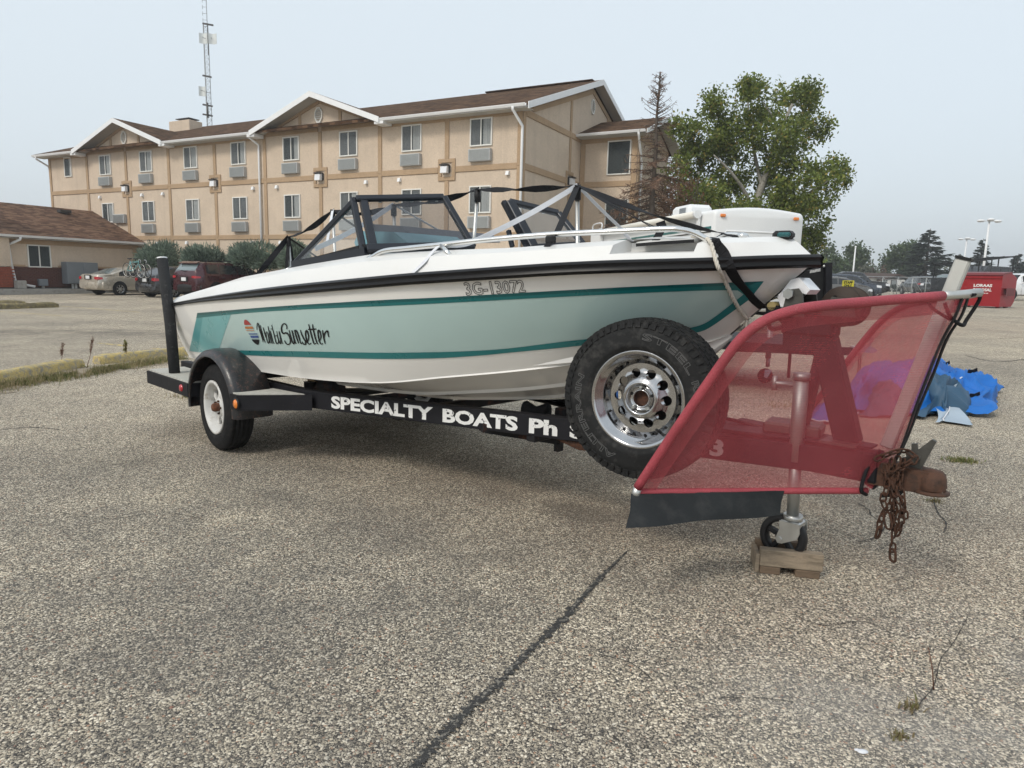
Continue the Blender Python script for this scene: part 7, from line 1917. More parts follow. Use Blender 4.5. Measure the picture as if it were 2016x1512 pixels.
# ================================================================ chain-link fence, sign, house, lamp posts
MT['fence_steel'] = plain('galvanised_fence_tube', (.40, .41, .41), .5, .5, .1, 4)
def link_mat():
    m = NB('chain_link_mesh'); m.col((.36, .37, .37)); m.set(Roughness=.6); n = m.noise(3, 2); r = m.ramp(n.outputs['Fac'], [(.3, .04), (.7, .07)]); m.l(r.outputs['Color'], m.b.inputs['Alpha']); return m.mat
MT['chain_link'] = link_mat()
fen = empty('chain_link_fence', GP(1747, 583)); tag(fen, 'galvanised chain-link fence with diagonal braces across the far lot', 'fence')
F0 = GP(1600, 585.5); F1 = GP(1895, 582.5); fd = F1 - F0; nP = 10; FH = 1.55
def fp(t, z): q = F0.lerp(F1, t); return Vector((q.x, q.y, gz(q.x, q.y) + z))
for k in range(nP + 1):
    mb = MB(); mb.tube([fp(k / nP, 0), fp(k / nP, FH + .03)], .035, 6); mb.build('fence_post', MT['fence_steel'], fen)
    if k < nP:
        mb = MB(); mb.tube([fp(k / nP, FH), fp((k + 1) / nP, FH)], .028, 6); mb.build('fence_rail', MT['fence_steel'], fen)
        if k > 2:
            mb = MB(); mb.tube([fp(k / nP, FH), fp((k + .95) / nP, .05)], .022, 5); mb.build('fence_brace', MT['fence_steel'], fen)
        mb = MB(); mb.prism([fp(k / nP, .05), fp((k + 1) / nP, .05), fp((k + 1) / nP, FH), fp(k / nP, FH)], Vector((0, .01, 0))); mb.build('fence_mesh', MT['chain_link'], fen)
fen2 = empty('chain_link_fence', GP(1990, 592)); tag(fen2, 'galvanised chain-link fence at the right edge behind the white pickup', 'fence')
H0, H1 = px_at(1985, 575, 62), px_at(2060, 575, 58)
def fp2(t, z): q = H0.lerp(H1, t); return Vector((q.x, q.y, gz(q.x, q.y) + z))
for k in range(5):
    mb = MB(); mb.tube([fp2(k / 4, 0), fp2(k / 4, 1.9)], .035, 6); mb.build('fence_post', MT['fence_steel'], fen2)
    if k < 4: mb = MB(); mb.tube([fp2(k / 4, 1.87), fp2((k + 1) / 4, 1.87)], .028, 6); mb.build('fence_rail', MT['fence_steel'], fen2)
# staff only sign
MT['sign_yellow'] = plain('yellow_sign', (.72, .62, .03), .45, 0, .04, 3); MT['sign_black'] = plain('black_sign_print', (.015, .015, .014), .5, 0, .1, 8)
SD_ = 39.0; s00 = px_at(1657.5, 566, SD_); s10 = px_at(1680.5, 566.5, SD_); s01 = px_at(1657.5, 552, SD_)
sax = (s10 - s00); sw = sax.length; sax.normalize(); sh_h = (s01 - s00).length
sg = empty('staff_sign', (s00.x + sw / 2, s00.y, gz(s00.x, s00.y))); tag(sg, 'yellow sign reading staff only on a slim post in the far lot', 'sign')
mb = MB(); mb.prism([s00, s10, s10 + uz * sh_h, s00 + uz * sh_h], Vector((0, .012, 0))); mb.build('sign_board', MT['sign_yellow'], sg)
mb = MB(); c_ = (s00 + s10) / 2; mb.beam(Vector((c_.x, c_.y + .04, gz(c_.x, c_.y))), c_ + uz * sh_h * .9 + Vector((0, .04, 0)), .05, .05, (0, 1, 0)); mb.build('sign_post', MT['fence_steel'], sg)
flat_text('STAFF', s00 + sax * sw * .12 + uz * sh_h * .54 - Vector((0, .006, 0)), sax, uz, sw * .76, sh_h * .36, 'sign_black', sg, bold=.05); flat_text('ONLY', s00 + sax * sw * .16 + uz * sh_h * .10 - Vector((0, .006, 0)), sax, uz, sw * .68, sh_h * .36, 'sign_black', sg, bold=.05)
# white house
MT['siding'] = plain('white_siding', (.70, .69, .66), .8, 0, .05, 1.5); MT['far_roof'] = plain('dark_brown_far_roof', (.075, .05, .042), .95, 0, .15, 1.2)
HD_ = 92.0; h0 = px_at(1672, 575, HD_); h1 = px_at(1793, 577, HD_); hb_ = gz(h0.x, h0.y) - .2
hs = empty('white_house', (lerp(h0.x, h1.x, .5), HD_, hb_)); tag(hs, 'low white house with brown roof beyond the chain-link fence', 'house')
ez = px_at(1730, 547, HD_).z; rz2 = px_at(1730, 537.5, HD_ + 4).z
mb = MB(); mb.prism([Vector((h0.x, HD_, hb_)), Vector((h1.x, HD_, hb_)), Vector((h1.x, HD_, ez)), Vector((h0.x, HD_, ez))], Vector((0, 8, 0))); mb.build('wall', MT['siding'], hs)
mb = MB(); mb.prism([Vector((h0.x - 1.2, HD_ - .6, ez - .05)), Vector((h0.x - 1.2, HD_ + 4, rz2)), Vector((h0.x - 1.2, HD_ + 8.6, ez - .05))], Vector((h1.x - h0.x + 4, 0, 0))); mb.build('roof', MT['far_roof'], hs)
bx = px_at(1756, 560, HD_).x
mb = MB(); mb.prism([Vector((bx - 1.9, HD_ - .02, hb_)), Vector((bx + 2.2, HD_ - .02, hb_)), Vector((bx + 2.2, HD_ - .02, ez - .2)), Vector((bx - 1.9, HD_ - .02, ez - .2))], Vector((0, -.9, 0))); mb.build('bay_wall', MT['siding'], hs)
mb = MB(); mb.prism([Vector((bx - 2.1, HD_ - 1.15, ez - .25)), Vector((bx + .15, HD_ - 1.15, ez + .55)), Vector((bx + 2.4, HD_ - 1.15, ez - .25)), Vector((bx + 2.4, HD_ - 1.15, ez - .4)), Vector((bx + .15, HD_ - 1.15, ez + .38)), Vector((bx - 2.1, HD_ - 1.15, ez - .4))], Vector((0, 3, 0))); mb.build('bay_roof', MT['far_roof'], hs)
RI = Matrix.Identity(3)
for px in (1740, 1759, 1779):
    q = px_at(px, 559, HD_ - .95 if px < 1775 else HD_); 
    if px > 1775: q.y = HD_ - .93
    mb = MB(); mb.box((q.x, q.y - .02, q.z), (.75, .08, 1.05)); w = mb.build('window', MT['lamp_dark'], hs)
    mb = MB(); mb.box((q.x, q.y - .065, q.z), (.58, .02, .9)); mb.build('pane', MT['grey_glass'], w)
mb = MB(); R_ = random.Random(77); q = px_at(1752, 573, HD_ - 3)
crown(mb, [(px_at(1748, 571, HD_ - 3), 1.1, .7, .7), (px_at(1762, 572, HD_ - 3), .8, .7, .6)], .3, 30, R_, .35, .3); o = mb.build('shrub', MT['spruce']); tag(o, 'dark low shrub before the windows of the white house', 'bush')
# lamp posts
MT['lamp_white'] = plain('white_lamp_post_paint', (.74, .75, .76), .5, 0, .04, 3)
def lamp_post(px, py_head, depth, lab, hw_):
    hd = px_at(px, py_head, depth); root = empty('lamp_post', (hd.x, hd.y, gz(hd.x, hd.y))); tag(root, lab, 'lamp post', 'lamp posts in the far lot')
    mb = MB(); mb.tube([root.location, hd], [.14, .09], 10); mb.build('pole', MT['lamp_white'], root)
    for s in (-1, 0, 1):
        mb = MB(); c = hd + Vector((s * hw_ * .70, -.2 if s == 0 else 0, .12 if s == 0 else 0)); mb.ball(c, hw_ * .31, 12, 8, (1.0, .8, .36)); hd_ = mb.build('lamp_head', MT['lamp_white'], root)
        mb = MB(); mb.lathe([(0, 0), (hw_ * .2, 0), (hw_ * .22, .03)], c - Vector((0, 0, hw_ * .11)), (0, 0, 1), 12); mb.build('lens', MT['white_lens'], hd_)
    mb = MB(); mb.beam(hd + Vector((-hw_ * .6, 0, -.02)), hd + Vector((hw_ * .6, 0, -.02)), .07, .07); mb.build('cross_arm', MT['lamp_white'], root)
lamp_post(1948, 435, 72, 'taller white lamp post with three heads behind the truck rack', 1.25); lamp_post(1903.5, 471, 100, 'farther white lamp post with three heads, left of the taller one', 1.25)
q0 = px_at(1680, 570, 70); q1 = px_at(1684.5, 486, 70); q0 = Vector((q1.x, q1.y, gz(q1.x, q1.y))); root = empty('flag_pole', q0); tag(root, 'thin white pole standing before the tallest green tree', 'pole')
mb = MB(); mb.tube([q0, q1], [.10, .06], 8); mb.build('pole', MT['lamp_white'], root)
mb = MB(); mb.ball(q1, .10, 8, 6); mb.build('finial', MT['lamp_white'], root)

# ================================================================ travel trailer behind the boat
rv = empty('camper', px_at(1490, 600, 18)); rv.location.z = gz(rv.location.x, rv.location.y); tag(rv, 'white camper trailer with teal side stripes and roof air conditioner behind the boat', 'camper')
MT['rv_white'] = plain('white_camper_skin', (.72, .73, .735), .45, 0, .03, 1.5, .06, 250); MT['rv_side'] = plain('cream_camper_side', (.74, .72, .66), .45, 0, .03, 1.5)
rd = Vector((-.22, .9755, 0)); rs = Vector((.9755, .22, 0)); r0 = px_at(1397, 561, 16.0); r0.z = 0
def RP(s, l, z): return r0 + rs * s + rd * l + Vector((0, 0, z))
RWd, RLn, RTp = 2.34, 8.6, 3.02
def rv_sec(l, grow=0.0):
    pts = []; rr_ = .11
    for a in range(7): an = math.pi + math.pi / 2 * a / 6 * -1; pts.append((rr_ + rr_ * math.cos(an), RTp - .08 - rr_ + rr_ * math.sin(an)))
    for k in range(1, 8): s = rr_ + (RWd - 2 * rr_) * k / 8; pts.append((s, RTp - .08 + .08 * math.sin(math.pi * k / 8)))
    for a in range(7): an = math.pi / 2 - math.pi / 2 * a / 6; pts.append((RWd - rr_ + rr_ * math.cos(an), RTp - .08 - rr_ + rr_ * math.sin(an)))
    return [RP(0, l, .62)] + [RP(s, l, z) for s, z in pts] + [RP(RWd, l, .62)]
rows = []
for l, k in ((0.0, .06), (.03, .025), (.09, 0), (RLn, 0)):
    s = rv_sec(l); c = RP(RWd / 2, l, 1.8); rows.append([c + (p - c) * (1 - k) for p in s])
mb = MB(); mb.grid(rows, True, True); mb.poly(rows[0][::-1]); mb.poly(rows[-1]); o = mb.build('shell', MT['rv_white'], rv); weld(o, 40)
def rv_face_panel(s0, s1, z0, z1, name, mat, d=.015):
    mb = MB(); mb.prism([RP(s0, -.002, z0), RP(s1, -.002, z0), RP(s1, -.002, z1), RP(s0, -.002, z1)], rd * -d); return mb.build(name, MT[mat], rv)
mb = MB()
ring = [(.25, 1.5), (.25, 2.36), (.33, 2.46), (2.0, 2.46), (2.08, 2.36), (2.08, 1.5)]
mb.tube([RP(s, -.004, z) for s, z in ring], .018, 6); mb.build('front_moulding', MT['rv_white'], rv)
for s in (.21, 2.10):
    mb = MB(); mb.box(RP(s, -.02, 2.80), (.13, .05, .07), Matrix((rs, rd, uz)).transposed(), .015); mb.build('clearance_light', MT['amber'], rv)
for z in (2.50, 2.42):
    mb = MB(); mb.prism([RP(-.006, .10, z), RP(-.006, RLn - .1, z - .02), RP(-.006, RLn - .1, z + .025), RP(-.006, .10, z + .06 if z > 2.45 else z + .03)], rs * -.004); mb.build('side_stripe', MT['teal' if z > 2.45 else 'steel_dark'], rv)
for z in (2.02, 1.94):
    mb = MB(); mb.prism([RP(-.006, 1.6, z), RP(-.006, RLn - .1, z - .02), RP(-.006, RLn - .1, z + .03), RP(-.006, 1.6, z + .05)], rs * -.004); mb.build('side_stripe', MT['teal' if z > 2.0 else 'steel_dark'], rv)
mb = MB(); mb.tube([RP(-.13, .55, 2.86), RP(-.13, 7.4, 2.84)], .085, 14); aw = mb.build('awning_roll', MT['rv_side'], rv)
for l in (.6, 7.3):
    mb = MB(); mb.beam(RP(-.08, l, .9), RP(-.08, l, 2.80), .06, .09, rd); mb.tube([RP(-.13, l - .06, 2.86), RP(-.13, l + .02, 2.86)], .10, 14); mb.build('awning_arm', MT['rv_white'], rv)
acb = MB(); acb.box(RP(1.05, 3.2, RTp + .16), (.72, 1.05, .33), Matrix((rs, rd, uz)).transposed(), .09); ac_ = acb.build('roof_air_conditioner', MT['rv_white'], rv)
for k in range(7):
    mb = MB(); mb.box(RP(.685, 2.86 + k * .055, RTp + .16), (.012, .028, .16), Matrix((rs, rd, uz)).transposed()); mb.build('vent_slot', MT['cabinet'], ac_)
mb = MB(); mb.box(RP(-.02, 3.9, 1.98), (.05, .16, .09), Matrix((rs, rd, uz)).transposed(), .015); mb.build('side_marker', MT['amber'], rv)
mb = MB(); mb.tube(spline([RP(.02, 7.6, 2.98), RP(.02, 7.6, 3.16), RP(.02, 8.4, 3.16), RP(.02, 8.5, 2.98)], 3), .022, 6); mb.build('roof_ladder', MT['rv_white'], rv)
mb = MB(); mb.prism([RP(-.004, 2.4, 1.85), RP(-.004, 3.2, 1.85), RP(-.004, 3.2, 2.25), RP(-.004, 2.4, 2.25)], rs * -.01); mb.build('side_window', MT['dark_glass'], rv)
for l in (4.6, 5.5):
    mb = MB(); mb.lathe([(0, .10), (.2, .10), (.34, .1), (.36, .06), (.36, -.1)], RP(.12, l, .38), rs * -1, 24); mb.build('wheel', MT['rubber'], rv)
mb = MB(); mb.beam(RP(.5, .1, .58), RP(.5, RLn, .58), .1, .14); mb.beam(RP(RWd - .5, .1, .58), RP(RWd - .5, RLn, .58), .1, .14); mb.beam(RP(.5, 5.05, .5), RP(1.84, 5.05, .5), .1, .1)
mb.build('chassis', MT['black_paint'], rv)

# ================================================================ second trailer seen through the mesh
st2 = empty('utility_trailer', px_at(1540, 640, 8.7)); st2.location.z = 0; tag(st2, 'second trailer with a black front panel and chained tongue behind the stone guard', 'trailer')
sA = px_at(1440, 684, 8.6); sB = px_at(1690, 692, 8.75); sdir = (sB - sA).normalized()
mb = MB(); mb.beam(sA, sB, .08, .10, bev=.005); mb.build('tongue', MT['black_paint'], st2)
mb = MB(); mb.beam(sA + Vector((-.2, .55, 0)), sA.lerp(sB, .62), .07, .10); mb.beam(sA + Vector((-.2, -.0, .04)), sA.lerp(sB, .66) + Vector((0, -.03, .0)), .07, .09); mb.build('frame', MT['black_paint'], st2)
c2 = px_at(1700, 688, 8.75)
mb = MB(); mb.prism([c2 + Vector((-.16, -.05, -.03)), c2 + Vector((.14, -.04, -.04)), c2 + Vector((.16, -.04, .0)), c2 + Vector((.08, -.04, .045)), c2 + Vector((-.16, -.05, .04))], Vector((0, .1, 0))); mb.build('coupler', MT['alu'], st2)
mb = MB(); mb.beam(c2 + Vector((.06, 0, .03)), px_at(1719, 664, 8.75), .02, .03); mb.build('coupler_latch', MT['galv'], st2)
mb = MB(); mb.tube([px_at(1517, 640, 8.6), px_at(1512, 705, 8.6)], .035, 10); mb.tube([px_at(1513, 700, 8.6), px_at(1511, 722, 8.6)], .026, 10); jk2 = mb.build('jack', MT['galv'], st2)
gj = px_at(1506, 741, 8.6); gj.z = gz(gj.x, gj.y) + .095
mb = MB(); mb.lathe([(0, -.025), (.09, -.025), (.095, 0), (.09, .025), (0, .025)], gj, (0, 1, .0), 18); mb.build('caster_wheel', MT['rubber'], jk2)
mb = MB(); mb.prism([px_at(1506, 728, 8.55), px_at(1520, 728, 8.55), px_at(1510, 745, 8.55), px_at(1504, 742, 8.55)], Vector((0, .01, 0))); mb.build('caster_yoke', MT['alu'], jk2)
mb = MB(); mb.beam(px_at(1556, 690, 8.65), px_at(1552, 744, 8.65), .03, .03, (0, 1, 0)); mb.build('stand_leg', MT['black_paint'], st2)
mb = MB(); ch_ = [px_at(1693, 700, 8.72), px_at(1692, 722, 8.72), px_at(1688, 750, 8.72)]
for k in range(14):
    p = resample(ch_, 14)[k]; mb.tube([p + Vector((.018 * math.cos(a), .008 * (k % 2), .026 * math.sin(a))) for a in [2 * math.pi * q / 8 for q in range(8)]], .005, 4, closed=True)
o = mb.build('hanging_chain', MT['rust'], st2); tag(o, kind='stuff')
PD = 7.4; P0 = px_at(1540, 690, PD); P1 = px_at(1628, 690, PD); P2 = px_at(1629, 517, PD); P3 = px_at(1548, 524, PD)
mb = MB(); mb.prism([P0, P1, P2, P3], Vector((.02, .05, 0))); fp_ = mb.build('front_panel', MT['black_vinyl'], st2)
mb = MB(); mb.beam(P1 + Vector((.0, -.02, 0)), P2 + Vector((0, -.02, 0)), .07, .05, (0, 1, 0), .006); mb.build('corner_post', MT['black_paint'], st2)
mb = MB(); n_ = Vector((0, -.004, 0)); mb.prism([px_at(1594, 538, PD) + n_, px_at(1615, 534, PD) + n_, px_at(1614.5, 524.5, PD) + n_, px_at(1594, 528, PD) + n_], Vector((0, -.003, 0))); MT['sticker'] = plain('scuffed_sticker', (.40, .40, .39), .4, 0, .3, 60, c2=(.12, .12, .12), mask=(.5, .58)); mb.build('sticker', MT['sticker'], st2)
mb = MB(); q = px_at(1620.5, 524, PD); mb.ball(q + n_ * 5, .016, 8, 6); mb.build('bolt', MT['alu'], st2)
mb = MB(); a_ = px_at(1430, 640, 9.2); mb.prism([Vector((a_.x - 2.6, 9.0, .50)), Vector((P1.x - .1, PD + .06, .50)), Vector((P1.x + .5, 9.2, .5)), Vector((a_.x - 2.4, 10.4, .50))], Vector((0, 0, .10))); mb.build('deck', MT['black_paint'], st2)
for dx__ in (-1.6,):
    mb = MB(); mb.lathe([(0, .09), (.17, .09), (.29, .09), (.31, .05), (.31, -.09)], Vector((a_.x - 1.3, 9.3, .31)), Vector((0, -1, 0)), 24); mb.build('wheel', MT['rubber'], st2)

# ================================================================ blue cover lying in a heap
MT['tarp_blue'] = plain('blue_cover_fabric', (.004, .125, .45), .6, 0, .14, 4, .1, 200); MT['tarp_slate'] = plain('slate_blue_cover_lining', (.03, .08, .14), .6, 0, .12, 4, .1, 200); MT['tarp_grey'] = plain('pale_grey_cover_backing', (.36, .43, .50), .7, 0, .08, 4)
heap = empty('blue_boat_cover', GP(1790, 815)); tag(heap, 'crumpled blue boat cover lying in a heap on the pavement behind the guard', 'tarpaulin')
def sheet(corners, n, m, amp, freq, hgt, name, mat, seed, edge=.02, ridge=True):
    """crumpled sheet over a quadrilateral on the ground; hgt(u,v) is its mean height"""
    rows = []; A, B, C_, D_ = corners
    for j in range(m):
        v = j / (m - 1); row = []
        for i in range(n):
            u = i / (n - 1); p = A.lerp(B, u).lerp(D_.lerp(C_, u), v)
            q = Vector((u * freq, v * freq, seed)); w = Vector((mnoise.noise(q * .7 + Vector((5, 0, 0))), mnoise.noise(q * .7 + Vector((0, 9, 0))), 0))
            f = 1 - abs(mnoise.noise(q + w * .8)) * 2 if ridge else mnoise.noise(q)
            f2 = 1 - abs(mnoise.noise(q * 2.1 + w)) * 2
            e = min(1, min(u, 1 - u, v, 1 - v) * 6)
            f = math.copysign(abs(f) ** 1.6, f); z = hgt(u, v) * (.8 + .35 * mnoise.noise(q * .5)) + amp * (1.0 * f + .30 * f2) * (.35 + .65 * e)
            off = Vector((mnoise.noise(q * .9 + Vector((31, 0, 0))), mnoise.noise(q * .9 + Vector((0, 47, 0))), 0)) * .16
            p = p + off; row.append(Vector((p.x, p.y, gz(p.x, p.y) + max(edge + .012 * f2, z))))
        rows.append(row)
    mb = MB(); mb.grid(rows, True); o = mb.build(name, MT[mat], heap)
    return rows
def bell(u, v, a=2.2): return max(0, 1 - (2 * u - 1) ** 2) ** .8 * max(0, 1 - (2 * v - 1) ** 2) ** .8
g1 = lambda px, py: GP(px, py)
r1 = sheet([g1(1610, 815), g1(1900, 822), g1(1935, 752), g1(1700, 748)], 80, 52, .17, 5.0, lambda u, v: .27 * bell(u, v), 'folded_fabric', 'tarp_blue', 1.3)
r2 = sheet([g1(1800, 812), g1(1955, 806), g1(1960, 770), g1(1830, 760)], 60, 44, .14, 4.4, lambda u, v: .20 * bell(u, v) + .02, 'folded_fabric', 'tarp_blue', 4.1)
r3 = sheet([g1(1795, 826), g1(1905, 818), g1(1895, 790), g1(1790, 792)], 56, 38, .12, 4.0, lambda u, v: .28 * bell(u, v), 'lining', 'tarp_slate', 7.7)
r4 = sheet([g1(1690, 822), g1(1790, 824), g1(1780, 790), g1(1700, 788)], 40, 26, .07, 2.6, lambda u, v: .34 * bell(u, v), 'lining', 'tarp_slate', 11.2)
r5 = sheet([g1(1848, 838), g1(1900, 838), g1(1880, 806), g1(1842, 806)], 24, 20, .03, 2.0, lambda u, v: .02 + .30 * v * v, 'backing_flap', 'tarp_grey', 13.5, ridge=False)
r6 = sheet([g1(1868, 816), g1(1950, 825), g1(1948, 800), g1(1880, 796)], 30, 20, .06, 2.4, lambda u, v: .04 + .26 * v * (1 - .3 * u), 'folded_fabric', 'tarp_blue', 17.5)
r7 = sheet([g1(1596, 830), g1(1680, 842), g1(1712, 800), g1(1625, 790)], 30, 24, .06, 2.6, lambda u, v: .16 * bell(u, v), 'folded_fabric', 'tarp_blue', 19.5)
def piping(row, nm='piping'):
    mb = MB(); mb.tube([p + Vector((0, -.004, .008)) for p in row], .0065, 6); mb.build(nm, MT['webbing_white'], heap)
piping([r[0] for r in r6]); piping(r6[0][:14]); piping(r1[-1][20:44]); piping(r7[0]); piping([r[-1] for r in r7]); piping([r[8] for r in r5])
for rr_, i, j in ((r1, 36, 44), (r1, 30, 58), (r2, 20, 40), (r6, 10, 14)):
    p = rr_[min(i, len(rr_) - 1)][min(j, len(rr_[0]) - 1)]; mb = MB(); mb.ribbon([p + Vector((-.05, -.012, .02)), p + Vector((.0, -.016, .02)), p + Vector((.05, -.018, .045))], .045, Vector((0, -.4, 1)), .006); mb.build('webbing_tab', MT['webbing_black'], heap)

# ================================================================ kerbs, grass, weeds
def kerb(name, lab, a, b, mat, w=.16, h=.13, seed=1, wob=.006, group=None):
    rnd = random.Random(seed); a, b = GP(*a), GP(*b); d = (b - a); d.z = 0; L = d.length; d.normalize(); sd = Vector((-d.y, d.x, 0)); rows = []; n = max(8, int(L / .12))
    for i in range(n + 1):
        t = i / n; p = a + d * L * t; p.z = gz(p.x, p.y); e = 1 if 0 < i < n else .82; q = lambda: rnd.uniform(-wob, wob)
        rows.append([p + sd * (-w / 2 + q()) + uz * -.02, p + sd * (-w / 2 * .95 + q()) + uz * (h * .72 * e + q()), p + sd * (-w / 2 * .62 + q()) + uz * (h * e + q()), p + sd * (w / 2 * .62 + q()) + uz * (h * e + q()), p + sd * (w / 2 * .95 + q()) + uz * (h * .72 * e + q()), p + sd * (w / 2 + q()) + uz * -.02])
    mb = MB(); mb.grid(rows, True); mb.poly(rows[0]); mb.poly(rows[-1][::-1]); o = mb.build(name, MT[mat]); weld(o, 50); return tag(o, lab, 'kerb', group)
kerb('parking_kerb', 'worn yellow parking kerb at the left edge with grass in front', (-90, 770), (155, 722), 'kerb_yellow', .17, .12, 1, group='yellow kerbs along the grass strip')
kerb('parking_kerb', 'worn yellow parking kerb ending behind the boat guide post', (190, 717), (385, 697), 'kerb_yellow', .17, .12, 2, group='yellow kerbs along the grass strip')
kerb('parking_kerb', 'far dark mossy parking kerb broken at its right end', (-40, 610), (112, 605), 'kerb_dark', .24, .17, 3, .02, group='dark kerbs in the far bay')
kerb('parking_kerb', 'far dark mossy kerb lying behind the longer broken one', (-40, 601), (49, 599.5), 'kerb_dark', .24, .15, 4, .02, group='dark kerbs in the far bay')
ground_strip('grass_verge', [GP(-120, 792), GP(0, 760), GP(90, 744), GP(180, 730), GP(260, 722), GP(345, 712)], [(0, .62), (.5, .52), (.85, .40), (1, .22)], MT['soil'], .004, .35, 31, 12)
def blades(area, n, name, mat, hmin, hmax, seed, dens=1.0, lean=.5):
    R_ = random.Random(seed); mb = MB(); k = 0; tries = 0
    while k < n and tries < n * 20:
        tries += 1; p = area(R_)
        if mnoise.noise(Vector((p.x * 3.2, p.y * 3.2, seed))) + .35 * mnoise.noise(Vector((p.x * 11, p.y * 11, 2))) < (.10 - dens * .35): continue
        h = R_.uniform(hmin, hmax) * (.5 + R_.random()); a = R_.uniform(0, 6.283); d = Vector((math.cos(a), math.sin(a), 0)); s = Vector((-d.y, d.x, 0)) * R_.uniform(.0018, .0035)
        l = R_.uniform(.1, lean + .2); b = Vector((p.x, p.y, gz(p.x, p.y)))
        m1 = b + uz * h * .6 + d * h * l * .35; t = b + uz * h * R_.uniform(.75, 1) + d * h * l
        mb.add([b - s, b + s, m1 + s * .8, t, m1 - s * .8], [(0, 1, 2, 4), (4, 2, 3)]); k += 1
    o = mb.build(name, MT[mat]); return tag(o, kind='stuff')
VA, VB = GP(-110, 778), GP(350, 706)
def verge(R_):
    t = R_.random(); p = VA.lerp(VB, t); q = abs(R_.gauss(0, .42)); d = (VB - VA).normalized(); s = Vector((d.y, -d.x, 0)); return p + s * (q * (.42 - .2 * t) - .05)
blades(verge, 7000, 'grass', 'grass', .02, .07, 51, .75); blades(verge, 5000, 'dry_grass', 'grass_dry', .025, .09, 52, .9, 1.1)
def spot(px, py, r): 
    c = GP(px, py)
    return lambda R_: c + Vector((R_.gauss(0, r), R_.gauss(0, r * .6), 0))
blades(spot(1893, 908, .055), 500, 'grass', 'grass', .012, .03, 53, 1.2, 1.2); blades(spot(390, 782, .13), 260, 'dry_grass', 'grass_dry', .02, .06, 54, 2, 1.0); blades(spot(378, 781, .05), 120, 'grass', 'grass', .03, .06, 55, 2, .9)
blades(spot(1790, 1395, .018), 45, 'dry_grass', 'grass_dry', .01, .03, 56, 2, 1.2); blades(spot(1768, 1452, .016), 40, 'dry_grass', 'grass_dry', .01, .028, 57, 2, 1.2); blades(spot(1840, 988, .03), 60, 'dry_grass', 'grass_dry', .01, .03, 58, 2, 1.1)
blades(spot(1560, 800, .22), 260, 'dry_grass', 'grass_dry', .01, .03, 59, .8, 1.4); blades(spot(1420, 748, .25), 260, 'dry_grass', 'grass_dry', .02, .05, 60, .8, 1.4)
def dock(px, py, top, lab, seedy=True, lean=0):
    R_ = random.Random(px); b = GP(px, py); r = ray(px + lean, top); t = b.y / r.y; tp = EYE + r * t; root = empty('weed', b); tag(root, lab, 'weed', 'tall weeds along the yellow kerb')
    mb = MB(); mid = b.lerp(tp, .5) + Vector((.012, 0, 0)); mb.tube([b, mid, tp], [.004, .003, .0018], 5)
    for k in range(5): a = R_.uniform(0, 6.28); o = b.lerp(tp, R_.uniform(.45, .75)); mb.tube([o, o + Vector((math.cos(a) * .03, math.sin(a) * .03, .06))], .002, 4)
    mb.build('stalk', MT['weed_brown'], root)
    mb = MB()
    for k in range(170 if seedy else 60):
        u = R_.uniform(.55 if seedy else .2, 1); o = b.lerp(tp, u) + Vector((R_.gauss(0, .010), R_.gauss(0, .010), R_.gauss(0, .01))); leaf(mb, o, .017 if seedy else .05, R_, 0, .8)
    mb.build('seed_head' if seedy else 'leaves', MT['weed_brown' if seedy else 'grass'], root)
    mb = MB()
    for k in range(9): a = R_.uniform(0, 6.28); d = Vector((math.cos(a), math.sin(a), .7)); s = Vector((-d.y, d.x, 0)) * .012; l = R_.uniform(.06, .12); mb.add([b, b + d * l * .5 + s, b + d * l + Vector((0, 0, -.03)), b + d * l * .5 - s], [(0, 1, 2, 3)])
    mb.build('basal_leaves', MT['grass'], root)
dock(118, 722, 677, 'brown seeding weed at the right end of the left kerb', True, 6); dock(171, 724, 665, 'tallest brown seeding weed in the gap between the yellow kerbs', True, 12); dock(247, 712, 670, 'green leafy weed growing over the second yellow kerb', False, 0)
st_ = empty('dry_stalk', GP(1838, 1358)); tag(st_, 'single dry brown weed stalk standing in the near pavement crack', 'weed'); b = GP(1838, 1358); t = EYE + ray(1828, 1275) * (b.y / ray(1828, 1275).y)
mb = MB(); mb.tube([b, b.lerp(t, .5) + Vector((.004, 0, 0)), t], [.0022, .0018, .001], 5); mb.build('stalk', MT['weed_brown'], st_)
mb = MB(); R_ = random.Random(2)
for k in range(26): leaf(mb, b.lerp(t, R_.uniform(.6, 1)) + rdir(R_) * .003, .007, R_, 0, .6)
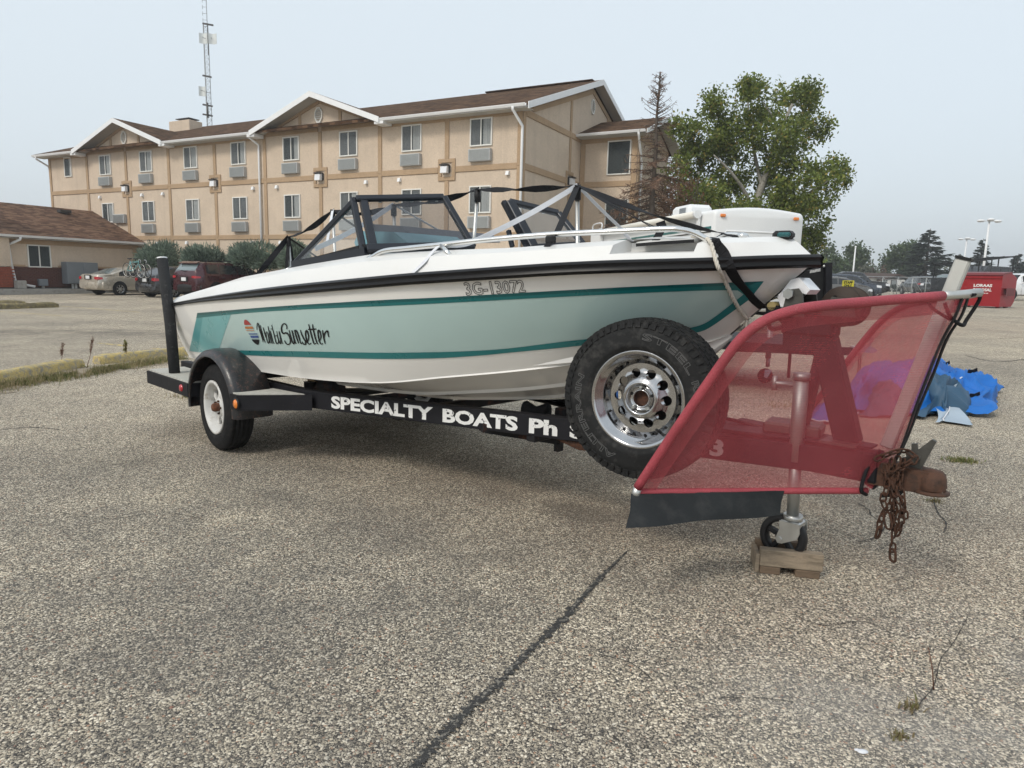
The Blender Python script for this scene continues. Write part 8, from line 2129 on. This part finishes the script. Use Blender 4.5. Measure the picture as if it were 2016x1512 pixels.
mb.build('seed_head', MT['weed_brown'], st_)
# loose stones on the near pavement
R_ = random.Random(90); mb = MB()
for k in range(2600):
    px, py = R_.uniform(-100, 2100), 800 + 740 * R_.random() ** .7; g = GP(px, py); s = R_.uniform(.0018, .0046) * (1.6 if R_.random() < .06 else 1)
    a = R_.uniform(0, 6.28); c, q = math.cos(a) * s, math.sin(a) * s; h = s * R_.uniform(.5, .9)
    mb.add([g + Vector((c * 1.2, q * 1.2, 0)), g + Vector((-q, c, 0)), g + Vector((-c * 1.1, -q * 1.1, 0)), g + Vector((q, -c, 0)), g + Vector((c * .3, q * .3, h)), g + Vector((-c * .4, -q * .4, h * .9))], [(0, 1, 4), (1, 5, 4), (1, 2, 5), (2, 3, 5), (3, 4, 5), (3, 0, 4)])
MT['pebble'] = leaf_mat('loose_pebbles', [(0, (.09, .085, .08)), (.4, (.30, .27, .22)), (.75, (.52, .48, .41)), (.95, (.28, .16, .12))], 0.0)
o = mb.build('loose_gravel', MT['pebble']); tag(o, kind='stuff')
# scrap of white litter at the lower right
lt_ = MB(); g = GP(1698, 1482); lt_.ball(g + Vector((0, 0, .004)), .012, 10, 6, (1.3, .8, .35)); lt_.ball(g + Vector((-.012, .006, .004)), .007, 8, 5, (1.2, .8, .4)); o = lt_.build('litter', MT['webbing_white']); tag(o, 'small white scrap of litter on the near pavement', 'litter')

# ================================================================ smoky air over the lot
hz = MB(); hz.box((100, 420, 23), (1240, 980, 60)); ho = hz.build('haze', None)
hm = bpy.data.materials.new('smoky_haze'); hm.use_nodes = True; hn = hm.node_tree; hn.nodes.clear()
hv = hn.nodes.new('ShaderNodeVolumePrincipled'); hv.inputs['Color'].default_value = (.97, .985, 1.0, 1); hv.inputs['Density'].default_value = .0011; hv.inputs['Anisotropy'].default_value = .2
hx = hn.nodes.new('ShaderNodeOutputMaterial'); hn.links.new(hv.outputs['Volume'], hx.inputs['Volume'])
ho.data.materials.clear(); ho.data.materials.append(hm); tag(ho, kind='stuff')
